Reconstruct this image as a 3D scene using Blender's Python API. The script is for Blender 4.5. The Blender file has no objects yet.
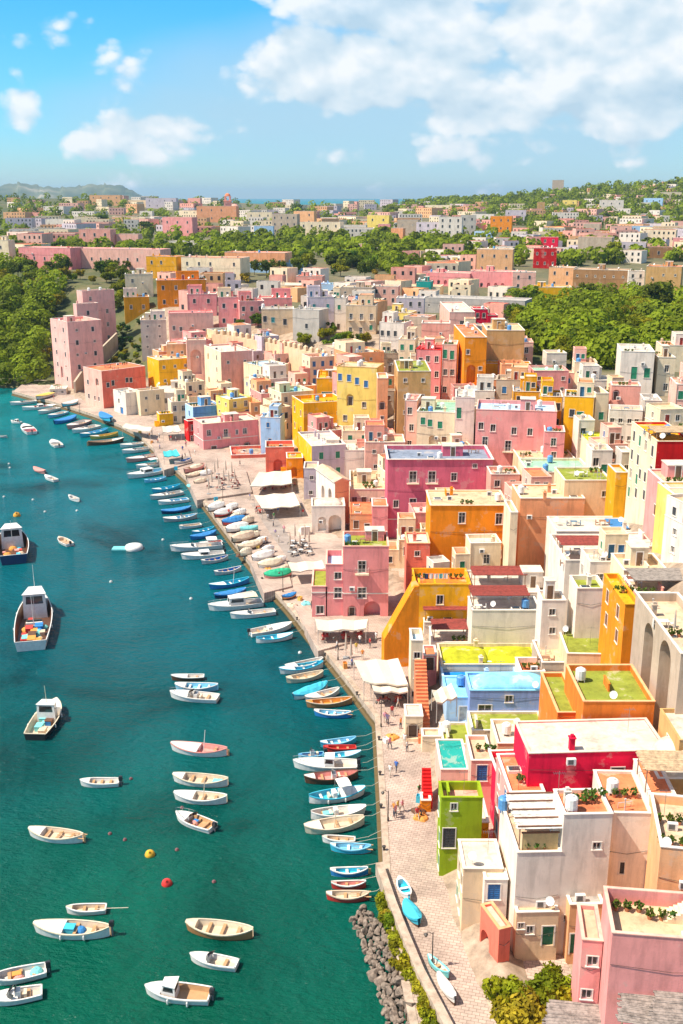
import bpy, math, random
import numpy as np
from mathutils import Vector, Matrix
from mathutils.geometry import tessellate_polygon
R = math.radians
rnd = random.Random(7)
SC = bpy.context.scene
COL = SC.collection
F, CX, CY, CAMZ = 1050.0, 341.5, 512.0, 66.0
PITCH = math.atan(316 / F)
SP, CP = math.sin(PITCH), math.cos(PITCH)

# ---------------------------------------------------------------- camera and pixel helpers
cd = bpy.data.cameras.new('camera')
cam = bpy.data.objects.new('camera', cd)
COL.objects.link(cam)
cam.location = (0, 0, CAMZ)
cam.rotation_euler = (math.pi / 2 - PITCH, 0, 0)
cd.sensor_fit = 'VERTICAL'; cd.sensor_height = 24; cd.lens = F / 1024 * 24
cd.clip_start = 1; cd.clip_end = 60000
SC.camera = cam

def ray(px, py):
    dx, dy = (px - CX) / F, (CY - py) / F
    return Vector((dx, CP + dy * SP, -SP + dy * CP))
def at_z(px, py, z=0.0):
    d = ray(px, py)
    t = (z - CAMZ) / d.z
    return Vector((d.x * t, d.y * t, z))
def at_y(px, py, y):
    d = ray(px, py); t = y / d.y
    return Vector((d.x * t, y, CAMZ + d.z * t))
def proj(p):
    y, z = p[1], p[2] - CAMZ
    f = y * CP - z * SP; u = y * SP + z * CP
    return (CX + F * p[0] / f, CY - F * u / f)
def ppm(p):
    return F / (p[1] * CP - (p[2] - CAMZ) * SP)

# ---------------------------------------------------------------- terrain height
FOOT = [at_z(x, y, 1.5) for x, y in [(560, 1250), (520, 1100), (494, 1024), (470, 975), (449, 915), (438, 870), (430, 800),
        (425, 720), (412, 655), (404, 612), (352, 548), (312, 522), (286, 480), (258, 456), (206, 446), (182, 432), (150, 417),
        (120, 411), (84, 401), (50, 386), (20, 383), (-40, 380), (-220, 385), (-600, 385)]]
TOP = [at_z(x, y, z) for x, y, z in [(1500, 950, 22), (900, 760, 22), (760, 650, 22), (690, 585, 22), (650, 430, 22), (560, 400, 22),
       (480, 372, 22), (420, 340, 22), (330, 335, 22), (215, 322, 23), (160, 306, 24), (110, 290, 27), (50, 280, 29), (0, 268, 30),
       (-200, 264, 31), (-600, 262, 31)]]
def polydist_np(P, x, y):
    best = np.full(x.shape, 1e18); sd = np.ones(x.shape); zz = np.zeros(x.shape)
    for a, b in zip(P[:-1], P[1:]):
        ex, ey = b.x - a.x, b.y - a.y
        t = np.clip(((x - a.x) * ex + (y - a.y) * ey) / (ex * ex + ey * ey), 0, 1)
        d = (x - a.x - ex * t) ** 2 + (y - a.y - ey * t) ** 2
        k = d < best - 1e-9
        best = np.where(k, d, best); zz = np.where(k, a.z + (b.z - a.z) * t, zz)
        sd = np.where(k, np.where(ex * (y - a.y) - ey * (x - a.x) > 0, -1, 1), sd)
    return np.sqrt(best) * sd, zz
def polydist(P, x, y):
    d, z = polydist_np(P, np.array([x]), np.array([y])); return float(d[0]), float(z[0])
def sst(a, b, v):
    t = np.clip((v - a) / (b - a), 0, 1); return t * t * (3 - 2 * t)
def ground_np(x, y):
    df, _ = polydist_np(FOOT, x, y); dt, zt = polydist_np(TOP, x, y)
    low = np.where(df > -2, 1.1, 1.1 - 5 * sst(2, 6, -df))
    mid = 1.3 + (zt - 1.3) * df / np.maximum(df - dt, .01)
    h = zt + np.minimum(dt, 400) * .006 + 2 * np.sin(x * .011 + 1) * np.sin(y * .008) * sst(60, 300, dt)
    h = h + (28 - h) * sst(200, 800, dt)
    h = h + 40 * np.exp(-((x - 620) / 330) ** 2 - ((y - 1900) / 420) ** 2)
    h = h + (20 + 13 * sst(-100, -420, x)) * sst(800, 2100, y)
    h = h - 70 * sst(2350, 2600, y)
    return np.where(df <= 0, low, np.where(dt < 0, mid, h))
GX0, GY0, GS = -1100., 30., 2.
_gx = np.arange(GX0, 1300, GS); _gy = np.arange(GY0, 2700, GS)
GH = ground_np(*np.meshgrid(_gx, _gy))
def drop_np(x, y):
    df, _ = polydist_np(FOOT, x, y); dt, _ = polydist_np(TOP, x, y)
    return 8 * sst(2, 9, df) * (1 - sst(-14, -1, dt)) * (1 - .55 * sst(180, 270, y))
def real_np(x, y):
    g = ground_np(x, y); return np.where(g > 1.2, np.maximum(g - drop_np(x, y), np.minimum(g, 1.35)), g)
GR = real_np(*np.meshgrid(_gx, _gy))
def ground(x, y, GH=GH):
    u = min(max((x - GX0) / GS, 0), len(_gx) - 1.001); v = min(max((y - GY0) / GS, 0), len(_gy) - 1.001)
    i, j = int(u), int(v); a, b = u - i, v - j
    return float((GH[j, i] * (1 - a) + GH[j, i + 1] * a) * (1 - b) + (GH[j + 1, i] * (1 - a) + GH[j + 1, i + 1] * a) * b)
def hit(px, py, real=False):
    G_ = GR if real else GH
    d = ray(px, py); t = 60.0 / max(d.y, .1); lo = t
    while t < 2330:
        p = d * t
        if CAMZ + p.z < ground(p.x, p.y, G_):
            hi = t
            for _ in range(14):
                m = (lo + hi) / 2; p = d * m
                if CAMZ + p.z < ground(p.x, p.y, G_): hi = m
                else: lo = m
            p = d * hi
            return Vector((p.x, p.y, CAMZ + p.z))
        lo = t; t += max(.8, t * .008)
    p = d * (2250 / d.y)
    return Vector((p.x, p.y, ground(p.x, p.y)))

# ---------------------------------------------------------------- materials
_m = {}
def newmat(name):
    m = bpy.data.materials.new(name); m.use_nodes = True
    nt = m.node_tree
    return m, nt, nt.nodes['Principled BSDF']
def node(nt, t, **kw):
    n = nt.nodes.new(t)
    for k, v in kw.items():
        if k.startswith('i_'): n.inputs[k[2:].replace('_', ' ')].default_value = v
        else: setattr(n, k, v)
    return n
def ramp(nt, src, stops):
    r = nt.nodes.new('ShaderNodeValToRGB')
    el = r.color_ramp.elements
    while len(el) < len(stops): el.new(.5)
    for e, (p, c) in zip(el, stops):
        e.position = p; e.color = (c, c, c, 1) if isinstance(c, (int, float)) else (*c, 1)
    nt.links.new(src, r.inputs[0]); return r
def mixc(nt, a, b, f, mode='MIX'):
    m = nt.nodes.new('ShaderNodeMix'); m.data_type = 'RGBA'; m.blend_type = mode
    for s, v in ((0, f), (6, a), (7, b)):
        if hasattr(v, 'is_linked') or hasattr(v, 'links'): nt.links.new(v, m.inputs[s])
        else: m.inputs[s].default_value = v if s == 0 else (*v[:3], 1)
    return m.outputs[2]
def objvec(nt, world=False):
    if world:
        g = nt.nodes.new('ShaderNodeNewGeometry'); return g.outputs['Position']
    tc = nt.nodes.new('ShaderNodeTexCoord'); oi = nt.nodes.new('ShaderNodeObjectInfo')
    m = nt.nodes.new('ShaderNodeVectorMath'); m.operation = 'MULTIPLY_ADD'
    nt.links.new(oi.outputs['Random'], m.inputs[0]); m.inputs[1].default_value = (97, 61, 0); nt.links.new(tc.outputs['Object'], m.inputs[2])
    return m.outputs[0]
def plaster(c, dirt=.6, key=''):
    """painted rough render with stains, streaks and patches of worn paint"""
    k = ('pl', tuple(c), dirt)
    if k in _m: return _m[k]
    m, nt, b = newmat('plaster' + key); L = nt.links
    v = objvec(nt)
    n1 = node(nt, 'ShaderNodeTexNoise', i_Scale=.35, i_Detail=6, i_Roughness=.65); L.new(v, n1.inputs['Vector'])
    mp = node(nt, 'ShaderNodeMapping'); mp.inputs['Scale'].default_value = (.9, .9, .16); L.new(v, mp.inputs['Vector'])
    n2 = node(nt, 'ShaderNodeTexNoise', i_Scale=1.0, i_Detail=5, i_Roughness=.7); L.new(mp.outputs[0], n2.inputs['Vector'])
    n3 = node(nt, 'ShaderNodeTexNoise', i_Scale=6, i_Detail=4); L.new(v, n3.inputs['Vector'])
    lo = 1 - .42 * dirt
    r1 = ramp(nt, n1.outputs[0], [(.3, lo + .1), (.55, 1), (.75, 1.08)])
    r2 = ramp(nt, n2.outputs[0], [(.36, lo), (.52, 1)])
    c1 = mixc(nt, tuple(c), r1.outputs[0], 1, 'MULTIPLY')
    c2 = mixc(nt, c1, r2.outputs[0], .8, 'MULTIPLY')
    g = sum(c) / 3
    worn = tuple(.5 * x + .5 * y for x, y in zip(c, (.55, .47, .38)))
    r3 = ramp(nt, n1.outputs[0], [(.585, 0), (.62, .95 * dirt)])
    c3 = mixc(nt, c2, worn, r3.outputs[0])
    L.new(c3, b.inputs['Base Color']); b.inputs['Roughness'].default_value = .9
    b.inputs['Specular IOR Level'].default_value = .2
    bp = node(nt, 'ShaderNodeBump', i_Strength=.25, i_Distance=.05); L.new(n3.outputs[0], bp.inputs['Height']); L.new(bp.outputs[0], b.inputs['Normal'])
    _m[k] = m; return m
def paint(c, rough=.45, var=.12, metal=0, key='paint'):
    k = ('pt', tuple(c), rough, metal)
    if k in _m: return _m[k]
    m, nt, b = newmat(key); L = nt.links
    n = node(nt, 'ShaderNodeTexNoise', i_Scale=2.2, i_Detail=5, i_Roughness=.7); L.new(objvec(nt), n.inputs['Vector'])
    r = ramp(nt, n.outputs[0], [(.3, 1 - 2 * var), (.6, 1)])
    L.new(mixc(nt, tuple(c), r.outputs[0], 1, 'MULTIPLY'), b.inputs['Base Color'])
    b.inputs['Roughness'].default_value = rough; b.inputs['Metallic'].default_value = metal
    _m[k] = m; return m
def glass():
    if 'gl' in _m: return _m['gl']
    m, nt, b = newmat('window_glass')
    oi = nt.nodes.new('ShaderNodeObjectInfo')
    r = ramp(nt, oi.outputs['Random'], [(0, (.015, .018, .02)), (1, (.07, .075, .075))])
    nt.links.new(r.outputs[0], b.inputs['Base Color'])
    b.inputs['Roughness'].default_value = .08; b.inputs['Specular IOR Level'].default_value = .6
    _m['gl'] = m; return m
def tiles(c=(.5, .19, .1)):
    k = ('ti', c)
    if k in _m: return _m[k]
    m, nt, b = newmat('roof_tiles'); L = nt.links; v = objvec(nt)
    w = node(nt, 'ShaderNodeTexWave', i_Scale=1.3, i_Distortion=.6, i_Detail=2); L.new(v, w.inputs['Vector'])
    n = node(nt, 'ShaderNodeTexNoise', i_Scale=1.5, i_Detail=6); L.new(v, n.inputs['Vector'])
    r = ramp(nt, n.outputs[0], [(.3, .6), (.7, 1.1)])
    r2 = ramp(nt, w.outputs[0], [(0, .6), (.5, 1)])
    L.new(mixc(nt, mixc(nt, c, r.outputs[0], 1, 'MULTIPLY'), r2.outputs[0], .8, 'MULTIPLY'), b.inputs['Base Color'])
    bp = node(nt, 'ShaderNodeBump', i_Strength=.6, i_Distance=.08); L.new(w.outputs[0], bp.inputs['Height']); L.new(bp.outputs[0], b.inputs['Normal'])
    b.inputs['Roughness'].default_value = .85
    _m[k] = m; return m
def leafmat(c, key='leaf'):
    k = ('lf', tuple(c))
    if k in _m: return _m[k]
    m, nt, b = newmat(key); L = nt.links
    oi = nt.nodes.new('ShaderNodeObjectInfo'); at = node(nt, 'ShaderNodeAttribute', attribute_name='tint')
    hs = node(nt, 'ShaderNodeHueSaturation')
    hs.inputs['Color'].default_value = (*c, 1)
    a = node(nt, 'ShaderNodeMath', operation='MULTIPLY_ADD'); L.new(oi.outputs['Random'], a.inputs[0]); a.inputs[1].default_value = .07; a.inputs[2].default_value = .455
    L.new(a.outputs[0], hs.inputs['Hue'])
    a2 = node(nt, 'ShaderNodeMath', operation='MULTIPLY_ADD'); L.new(at.outputs['Fac'], a2.inputs[0]); a2.inputs[1].default_value = 1.25; a2.inputs[2].default_value = .45
    L.new(a2.outputs[0], hs.inputs['Value'])
    L.new(hs.outputs[0], b.inputs['Base Color']); b.inputs['Roughness'].default_value = .6
    b.inputs['Specular IOR Level'].default_value = .1
    tr = nt.nodes.new('ShaderNodeBsdfTranslucent'); L.new(hs.outputs[0], tr.inputs[0])
    mx = node(nt, 'ShaderNodeMixShader'); mx.inputs[0].default_value = .42
    out = nt.nodes['Material Output']
    L.new(b.outputs[0], mx.inputs[1]); L.new(tr.outputs[0], mx.inputs[2]); L.new(mx.outputs[0], out.inputs[0])
    _m[k] = m; return m

PAL = dict(pink=(.78, .31, .31), lpink=(.80, .50, .43), dpink=(.86, .34, .36), magenta=(.60, .20, .25), red=(.50, .035, .05), hot=(.76, .07, .13),
           coral=(.76, .25, .20), salmon=(.76, .40, .26), orange=(.76, .30, .03), deep=(.80, .16, .02), yellow=(.80, .44, .07),
           pyellow=(.82, .62, .27), cream=(.80, .68, .52), white=(.80, .71, .62), grey=(.56, .51, .45), beige=(.74, .58, .42), tan=(.55, .36, .20),
           lilac=(.62, .54, .58), blue=(.22, .40, .70), lblue=(.48, .63, .80), green=(.27, .36, .03), stone=(.50, .40, .31), brown=(.33, .2, .12),
           rose=(.76, .42, .36), ochre=(.66, .36, .09), peach=(.76, .47, .30), bluewall=(.30, .38, .62),
           wroof=(.66, .58, .49), broof=(.58, .46, .35), terra=(.60, .25, .16), groof=(.25, .28, .085), teal=(.07, .30, .27), greyroof=(.44, .41, .38),
           lime=(.42, .43, .10), sky=(.34, .62, .85), cobalt=(.02, .28, .68), sand=(.60, .47, .34), olive=(.42, .36, .08), mint=(.36, .55, .42))
for _k, _c in list(PAL.items()):
    _l = sum(_c) / 3; _s = 1.12 if _k in ('white', 'wroof', 'grey', 'greyroof', 'stone', 'lilac') else 1.36
    PAL[_k] = tuple(min(.86, max(.012, _l + (x - _l) * _s)) for x in _c)
PAL['deep'] = (.82, .22, .03); PAL['dpink'] = (.86, .31, .30); PAL['pink'] = (.85, .34, .31)
CNAME = dict(lpink='pale pink', dpink='deep pink', hot='crimson', deep='vivid orange', pyellow='pale yellow', lblue='pale blue', bluewall='lilac blue',
             stone='stone grey', rose='rose pink', wroof='white', broof='beige', terra='terracotta', groof='olive green', greyroof='grey', sky='sky blue')
def W_(c): return plaster(PAL[c] if isinstance(c, str) else c)

# ---------------------------------------------------------------- mesh helpers
class MB:
    def __init__(s): s.v = []; s.f = []; s.m = []
    def face(s, pts, mi=0):
        i = len(s.v); s.v += [tuple(p) for p in pts]; s.f.append(tuple(range(i, i + len(pts)))); s.m.append(mi)
    def box(s, x0, y0, z0, x1, y1, z1, mi=0):
        i = len(s.v)
        s.v += [(x0, y0, z0), (x1, y0, z0), (x1, y1, z0), (x0, y1, z0), (x0, y0, z1), (x1, y0, z1), (x1, y1, z1), (x0, y1, z1)]
        for f in ((0, 3, 2, 1), (4, 5, 6, 7), (0, 1, 5, 4), (1, 2, 6, 5), (2, 3, 7, 6), (3, 0, 4, 7)):
            s.f.append(tuple(i + k for k in f)); s.m.append(mi)
    def grid(s, rows, mi=0, close=False):
        n = len(rows[0]); i = len(s.v)
        for r in rows: s.v += [tuple(p) for p in r]
        for a in range(len(rows) - 1):
            for b in range(n if close else n - 1):
                c = (b + 1) % n
                s.f.append((i + a * n + b, i + a * n + c, i + (a + 1) * n + c, i + (a + 1) * n + b)); s.m.append(mi)
    def tube(s, pts, r, n=6, mi=0, cap=True):
        pts = [Vector(p) for p in pts]
        rs = r if isinstance(r, (list, tuple)) else [r] * len(pts)
        rows = []
        for k, p in enumerate(pts):
            d = (pts[min(k + 1, len(pts) - 1)] - pts[max(k - 1, 0)]).normalized()
            a = d.orthogonal().normalized(); b = d.cross(a)
            rows.append([p + (a * math.cos(2 * math.pi * j / n) + b * math.sin(2 * math.pi * j / n)) * rs[k] for j in range(n)])
        s.grid(rows, mi, True)
        if cap: s.face(rows[0][::-1], mi); s.face(rows[-1], mi)
    def mesh(s, name, mats, smooth=False):
        me = bpy.data.meshes.new(name); me.from_pydata(s.v, [], s.f)
        for m in mats: me.materials.append(m)
        if len(mats) > 1: me.polygons.foreach_set('material_index', s.m)
        if smooth: me.polygons.foreach_set('use_smooth', [True] * len(s.f))
        me.update(); return me
    def obj(s, name, mats, parent=None, loc=None, rz=0, smooth=False):
        return ob(name, s.mesh(name, mats if isinstance(mats, (list, tuple)) else [mats], smooth), parent, loc, rz)
def ob(name, data, parent=None, loc=None, rz=0):
    o = bpy.data.objects.new(name, data); COL.objects.link(o)
    if parent is not None: o.parent = parent
    if loc is not None: o.location = loc
    if rz: o.rotation_euler = (0, 0, rz)
    return o
THINGS = []
def tag(o, label=None, cat=None, group=None, kind=None):
    if label: o['label'] = label
    if cat: o['category'] = cat
    if group: o['group'] = group
    if kind: o['kind'] = kind
    if cat: THINGS.append(o)
    return o
def empty(name, loc, rz=0):
    o = ob(name, None, None, loc, rz); o.empty_display_size = .5; return o
def kids(o): return [c for c in COL.objects if c.parent == o]
def tree_of(o, idx):
    return [(c, tree_of(c, idx)) for c in idx.get(o.name, [])]
def copy_tree(o, kidmap):
    c = o.copy(); COL.objects.link(c)
    for ch in kidmap.get(o.name, []):
        d = copy_tree(ch, kidmap); d.parent = c
    return c
def kidmap_of(root):
    km = {}
    st = [root]
    while st:
        o = st.pop()
        cs = list(o.children); km[o.name] = cs; st += cs
    return km
# ---------------------------------------------------------------- houses
SHC = dict(g=(.02, .26, .13), b=(.03, .17, .42), n=(.22, .10, .05), t=(.05, .36, .36), w=None, k=(.05, .055, .06))
_wc = {}
def trim_mat(): return paint((.78, .72, .64), .7, .08, key='trim_paint')
def win_meshes(st, w, h, lod, arch):
    k = (st, round(w, 1), round(h, 1), lod, arch)
    if k in _wc: return _wc[k]
    w, h = k[1], k[2]
    fm = MB(); t = .09
    fm.box(-w / 2 - t, -.04, h, w / 2 + t, .0, h + t); fm.box(-w / 2 - t, -.04, 0, -w / 2, 0, h); fm.box(w / 2, -.04, 0, w / 2 + t, 0, h)
    fm.box(-w / 2 - .14, -.1, -.09, w / 2 + .14, 0, 0)
    y0, y1 = .13, .18
    fm.box(-w / 2, y0, 0, -w / 2 + .07, y1, h); fm.box(w / 2 - .07, y0, 0, w / 2, y1, h)
    fm.box(-w / 2 + .07, y0, h - .07, w / 2 - .07, y1, h); fm.box(-w / 2 + .07, y0, 0, w / 2 - .07, y1, .07)
    fm.box(-.04, y0, .07, .04, y1, h - .07)
    if h > 1.5: fm.box(-w / 2 + .07, y0 + .005, h * .66, -.04, y1, h * .66 + .05); fm.box(.04, y0 + .005, h * .66, w / 2 - .07, y1, h * .66 + .05)
    pm = MB(); pm.face([(-w / 2, .165, 0), (w / 2, .165, 0), (w / 2, .165, h), (-w / 2, .165, h)])
    sc = SHC.get(st[0]); sm = []
    if sc:
        op = st.endswith('o')
        for s in (-1, 1):
            m = MB()
            a, b = (w / 2 + .1, w + .08) if op else (.012, w / 2 - .01)
            ya, yb = (-.07, -.02) if op else (.03, .09)
            x0, x1 = sorted((s * a, s * b))
            m.box(x0, ya, .02, x1, yb, h - .02)
            for j in range(3 if lod < 2 else 7):
                zz = .12 + (h - .3) * j / (2 if lod < 2 else 6)
                m.box(x0 + .05, ya - .018, zz, x1 - .05, ya + .001, zz + .06)
            sm.append(m)
    fmt = [trim_mat()]
    if lod >= 2:
        res = [('window', fm.mesh('window', fmt), [('pane', pm.mesh('pane', [glass()]))] + [('shutter', m.mesh('shutter', [paint(sc, .6, .2, key='shutter_paint')])) for m in sm])]
    else:
        fm.v and None
        i = len(fm.v); fm.v += pm.v; fm.f += [tuple(a + i for a in f) for f in pm.f]; fm.m += [1] * len(pm.f)
        for m in sm:
            i = len(fm.v); fm.v += m.v; fm.f += [tuple(a + i for a in f) for f in m.f]; fm.m += [2] * len(m.f)
        res = [('window', fm.mesh('window', [trim_mat(), glass()] + ([paint(sc, .6, .2, key='shutter_paint')] if sc else [])), [])]
    _wc[k] = res; return res
def door_mesh(w, h, c, lod):
    k = ('d', round(w, 1), round(h, 1), c)
    if k in _wc: return _wc[k]
    w, h = k[1], k[2]
    m = MB(); m.box(-w / 2, .16, 0, w / 2, .22, h)
    for s in (-1, 1):
        for a, b in ((.12, .42), (.5, .92)):
            x0, x1 = sorted((s * .08, s * (w / 2 - .1))); m.box(x0, .14, h * a, x1, .161, h * b)
    m.box(-w / 2 - .12, -.04, 0, -w / 2, 0, h + .12, 1); m.box(w / 2, -.04, 0, w / 2 + .12, 0, h + .12, 1); m.box(-w / 2, -.04, h, w / 2, 0, h + .12, 1)
    me = m.mesh('door', [paint(c, .5, .2, key='door_paint'), trim_mat()])
    hm = MB(); hm.tube([(.1, .08, h * .47), (.1, .08, h * .53)], .02, 5); hm.tube([(.1, .08, h * .5), (.1, .14, h * .5)], .015, 5)
    _wc[k] = (me, hm.mesh('handle', [paint((.6, .5, .3), .3, .05, 1, key='brass')])); return _wc[k]
def arch_pts(u, v, w, h, n=9):
    r = w / 2; b = h - r
    return [(u - r, v), (u + r, v)] + [(u + r * math.cos(math.pi * i / n), v + b + r * math.sin(math.pi * i / n)) for i in range(n + 1)]
def side_map(side, w, d):
    return {'f': lambda u, v, t: (u, t, v), 'l': lambda u, v, t: (t, d - u, v), 'r': lambda u, v, t: (w - t, u, v), 'b': lambda u, v, t: (w - u, d - t, v)}[side]
SIDE_RZ = dict(f=0, l=-math.pi / 2, r=math.pi / 2, b=math.pi)
def facade(mb, mp, W, z0, z1, ops, mi=0):
    """one wall with real openings: tessellated sheet plus reveals; ops: (polygon, depth, closed back)"""
    outer = [(0, z0), (W, z0), (W, z1), (0, z1)]
    loops = [outer] + [o[0][::-1] for o in ops]
    flat = [p for l in loops for p in l]
    tris = tessellate_polygon([[Vector((p[0], p[1], 0)) for p in l] for l in loops])
    for t in tris: mb.face([mp(*flat[i], 0) for i in t], mi)
    for poly, dep, back in ops:
        n = len(poly)
        for i in range(n):
            a, b = poly[i], poly[(i + 1) % n]
            mb.face([mp(*a, 0), mp(*b, 0), mp(*b, dep), mp(*a, dep)], mi)
        if back: mb.face([mp(*p, dep) for p in poly], mi)

def rail_mesh(mb, pts, h=.95, r=.022, gap=.14, posts=True):
    pts = [Vector(p) for p in pts]
    for a, b in zip(pts[:-1], pts[1:]):
        up = Vector((0, 0, h))
        mb.tube([a + up, b + up], r * 1.3, 4); mb.tube([a + up * .1, b + up * .1], r, 4)
        n = max(2, int((b - a).length / gap))
        for i in range(n + 1):
            p = a.lerp(b, i / n); mb.tube([p, p + up], r * .7, 3, cap=False)

def block_part(root, name, x0, y0, x1, y1, z0, z1, wm, ops, rc, lod, par=.35, tm=None):
    w_, d_ = x1 - x0, y1 - y0
    mb = MB(); hf = []; hl = []; ws = []
    for side, u, st, ww, hh, v in ops:
        W = w_ if side == 'f' else d_
        if u - ww / 2 < .2 or u + ww / 2 > W - .2 or z0 + v + hh > z1 - par - .1: continue
        arch = st[0] in 'aA'; v_ = z0 + v
        (hf if side == 'f' else hl).append((arch_pts(u, v_, ww, hh) if arch else [(u - ww / 2, v_), (u + ww / 2, v_), (u + ww / 2, v_ + hh), (u - ww / 2, v_ + hh)], min(1.2, d_ * .6) if arch else .25, arch))
        if not arch: ws.append((side, u, v_, st, ww, hh))
    sh = lambda f: (lambda u, v, t: (f(u, v, t)[0] + x0, f(u, v, t)[1] + y0, v))
    zb = z0 if z0 > 0 else -10
    for s_, W, o_ in (('f', w_, hf), ('l', d_, hl), ('r', d_, []), ('b', w_, [])): facade(mb, sh(side_map(s_, w_, d_)), W, zb, z1, o_)
    t = .18
    for q in ((x0 - .04, y0 - .04, x1 + .04, y0 + t), (x0 - .04, y1 - t, x1 + .04, y1 - .003), (x0 - .04, y0 + t, x0 + t, y1 - t), (x1 - t, y0 + t, x1 + .04, y1 - t)): mb.box(q[0], q[1], z1, q[2], q[3], z1 + .08, 2)
    mb.face([(x0 + t, y0 + t, z1 - par), (x1 - t, y0 + t, z1 - par), (x1 - t, y1 - t, z1 - par), (x0 + t, y1 - t, z1 - par)], 1)
    for p, q in (((x0 + t, y0 + t), (x1 - t, y0 + t)), ((x1 - t, y0 + t), (x1 - t, y1 - t)), ((x1 - t, y1 - t), (x0 + t, y1 - t)), ((x0 + t, y1 - t), (x0 + t, y0 + t))): mb.face([(*p, z1 - par), (*q, z1 - par), (*q, z1), (*p, z1)])
    o = mb.obj(name, [wm, plaster(PAL[rc], .85, '_roof'), tm or wm], root)
    for side, u, v_, st, ww, hh in ws:
        loc = sh(side_map(side, w_, d_))(u, v_, 0)
        if st[0] == 'd': ob('door', door_mesh(ww, hh, rnd.choice([(.14, .08, .05), (.03, .16, .3), (.02, .2, .1), (.4, .05, .03)]), 1)[0], o, loc, SIDE_RZ[side])
        else: ob('window', win_meshes(st, ww, hh, 1, False)[0][1], o, loc, SIDE_RZ[side])
    return o
def massing(root, w, d, h, wm, c, lod, down=True):
    k = rnd.random(); st = lambda: rnd.choice(['w', 'w', 'g', 'n', 'k', 'b'])
    c2 = wm if rnd.random() < .6 else W_(rnd.choice(['cream', 'white', 'lpink', 'peach', 'rose']))
    rr = rnd.choice(['wroof', 'broof', 'sand', 'terra', 'greyroof'])
    if k < .62 and w > 4.2:      # set-back upper storey
        a = rnd.choice([0, w * .4]); b_ = a + w * rnd.uniform(.45, .6); y0 = d * rnd.uniform(.2, .45); hh = rnd.uniform(2.4, 3.2)
        block_part(root, 'upper_storey', a + .02, y0, b_ - .02, d - .02, h - .45, h + hh, c2, [('f', (b_ - a) * .3, 'd', .85, 2.0, .05), ('f', (b_ - a) * .72, st(), .8, 1.1, .9), ('l', (d - y0) * .5, st(), .8, 1.1, .9)], rr, lod)
    if down and rnd.random() < .5:
        ww = rnd.uniform(2, 3.4); hh = h * rnd.uniform(.4, .72); y1 = d * rnd.uniform(.5, .9)
        block_part(root, 'side_wing', -ww, .1, -.002, y1, 0, hh, c2, [('f', ww * .5, st(), .8, 1.2, hh - 2.4), ('l', y1 * .3, st(), .8, 1.2, hh - 2.4), ('l', y1 * .72, 'd', .9, 2, .1)], rr, lod, .8)
    if down and rnd.random() < .42:
        dd = rnd.uniform(1.6, 2.8); a = rnd.choice([0., w * .3]); b_ = min(w, a + w * rnd.uniform(.5, .75)); hh = h * rnd.uniform(.32, .6); n = max(1, int((b_ - a) / 2.3))
        block_part(root, 'arcade' if n > 1 else 'porch', a + .03, -dd, b_ - .03, -.002, 0, hh, c2, [('f', (b_ - a) * (i + .5) / n, 'a' if hh > 2.8 else 'w', 1.5 if hh > 2.8 else .9, min(2.6, hh - 1.1) if hh > 2.8 else 1., .1 if hh > 2.8 else .6) for i in range(n)], rr, lod, .8)
    elif down and rnd.random() < .35: stairs(root, w * .1, -.0, 0, min(.34, w * .06), 0, 11, h * .045, -1.1, [wm])
    if lod >= 1 and rnd.random() < .5:
        m = MB(); x = rnd.choice([.12, w - .12]); m.tube([(x, -.06, -.5), (x, -.06, h - .3), (x, .02, h - .12)], .05, 5); m.obj('drainpipe', [paint((.42, .36, .3), .5, key='pipe_metal')], root)
HOUSES = []
FOOTP = []
def solve(fn, lo, hi, it=40):
    a = fn(lo); b = fn(hi)
    if (a > 0) == (b > 0): return None
    for _ in range(it):
        m = (lo + hi) / 2
        if (fn(m) > 0) == (a > 0): lo = m
        else: hi = m
    return (lo + hi) / 2
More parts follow.
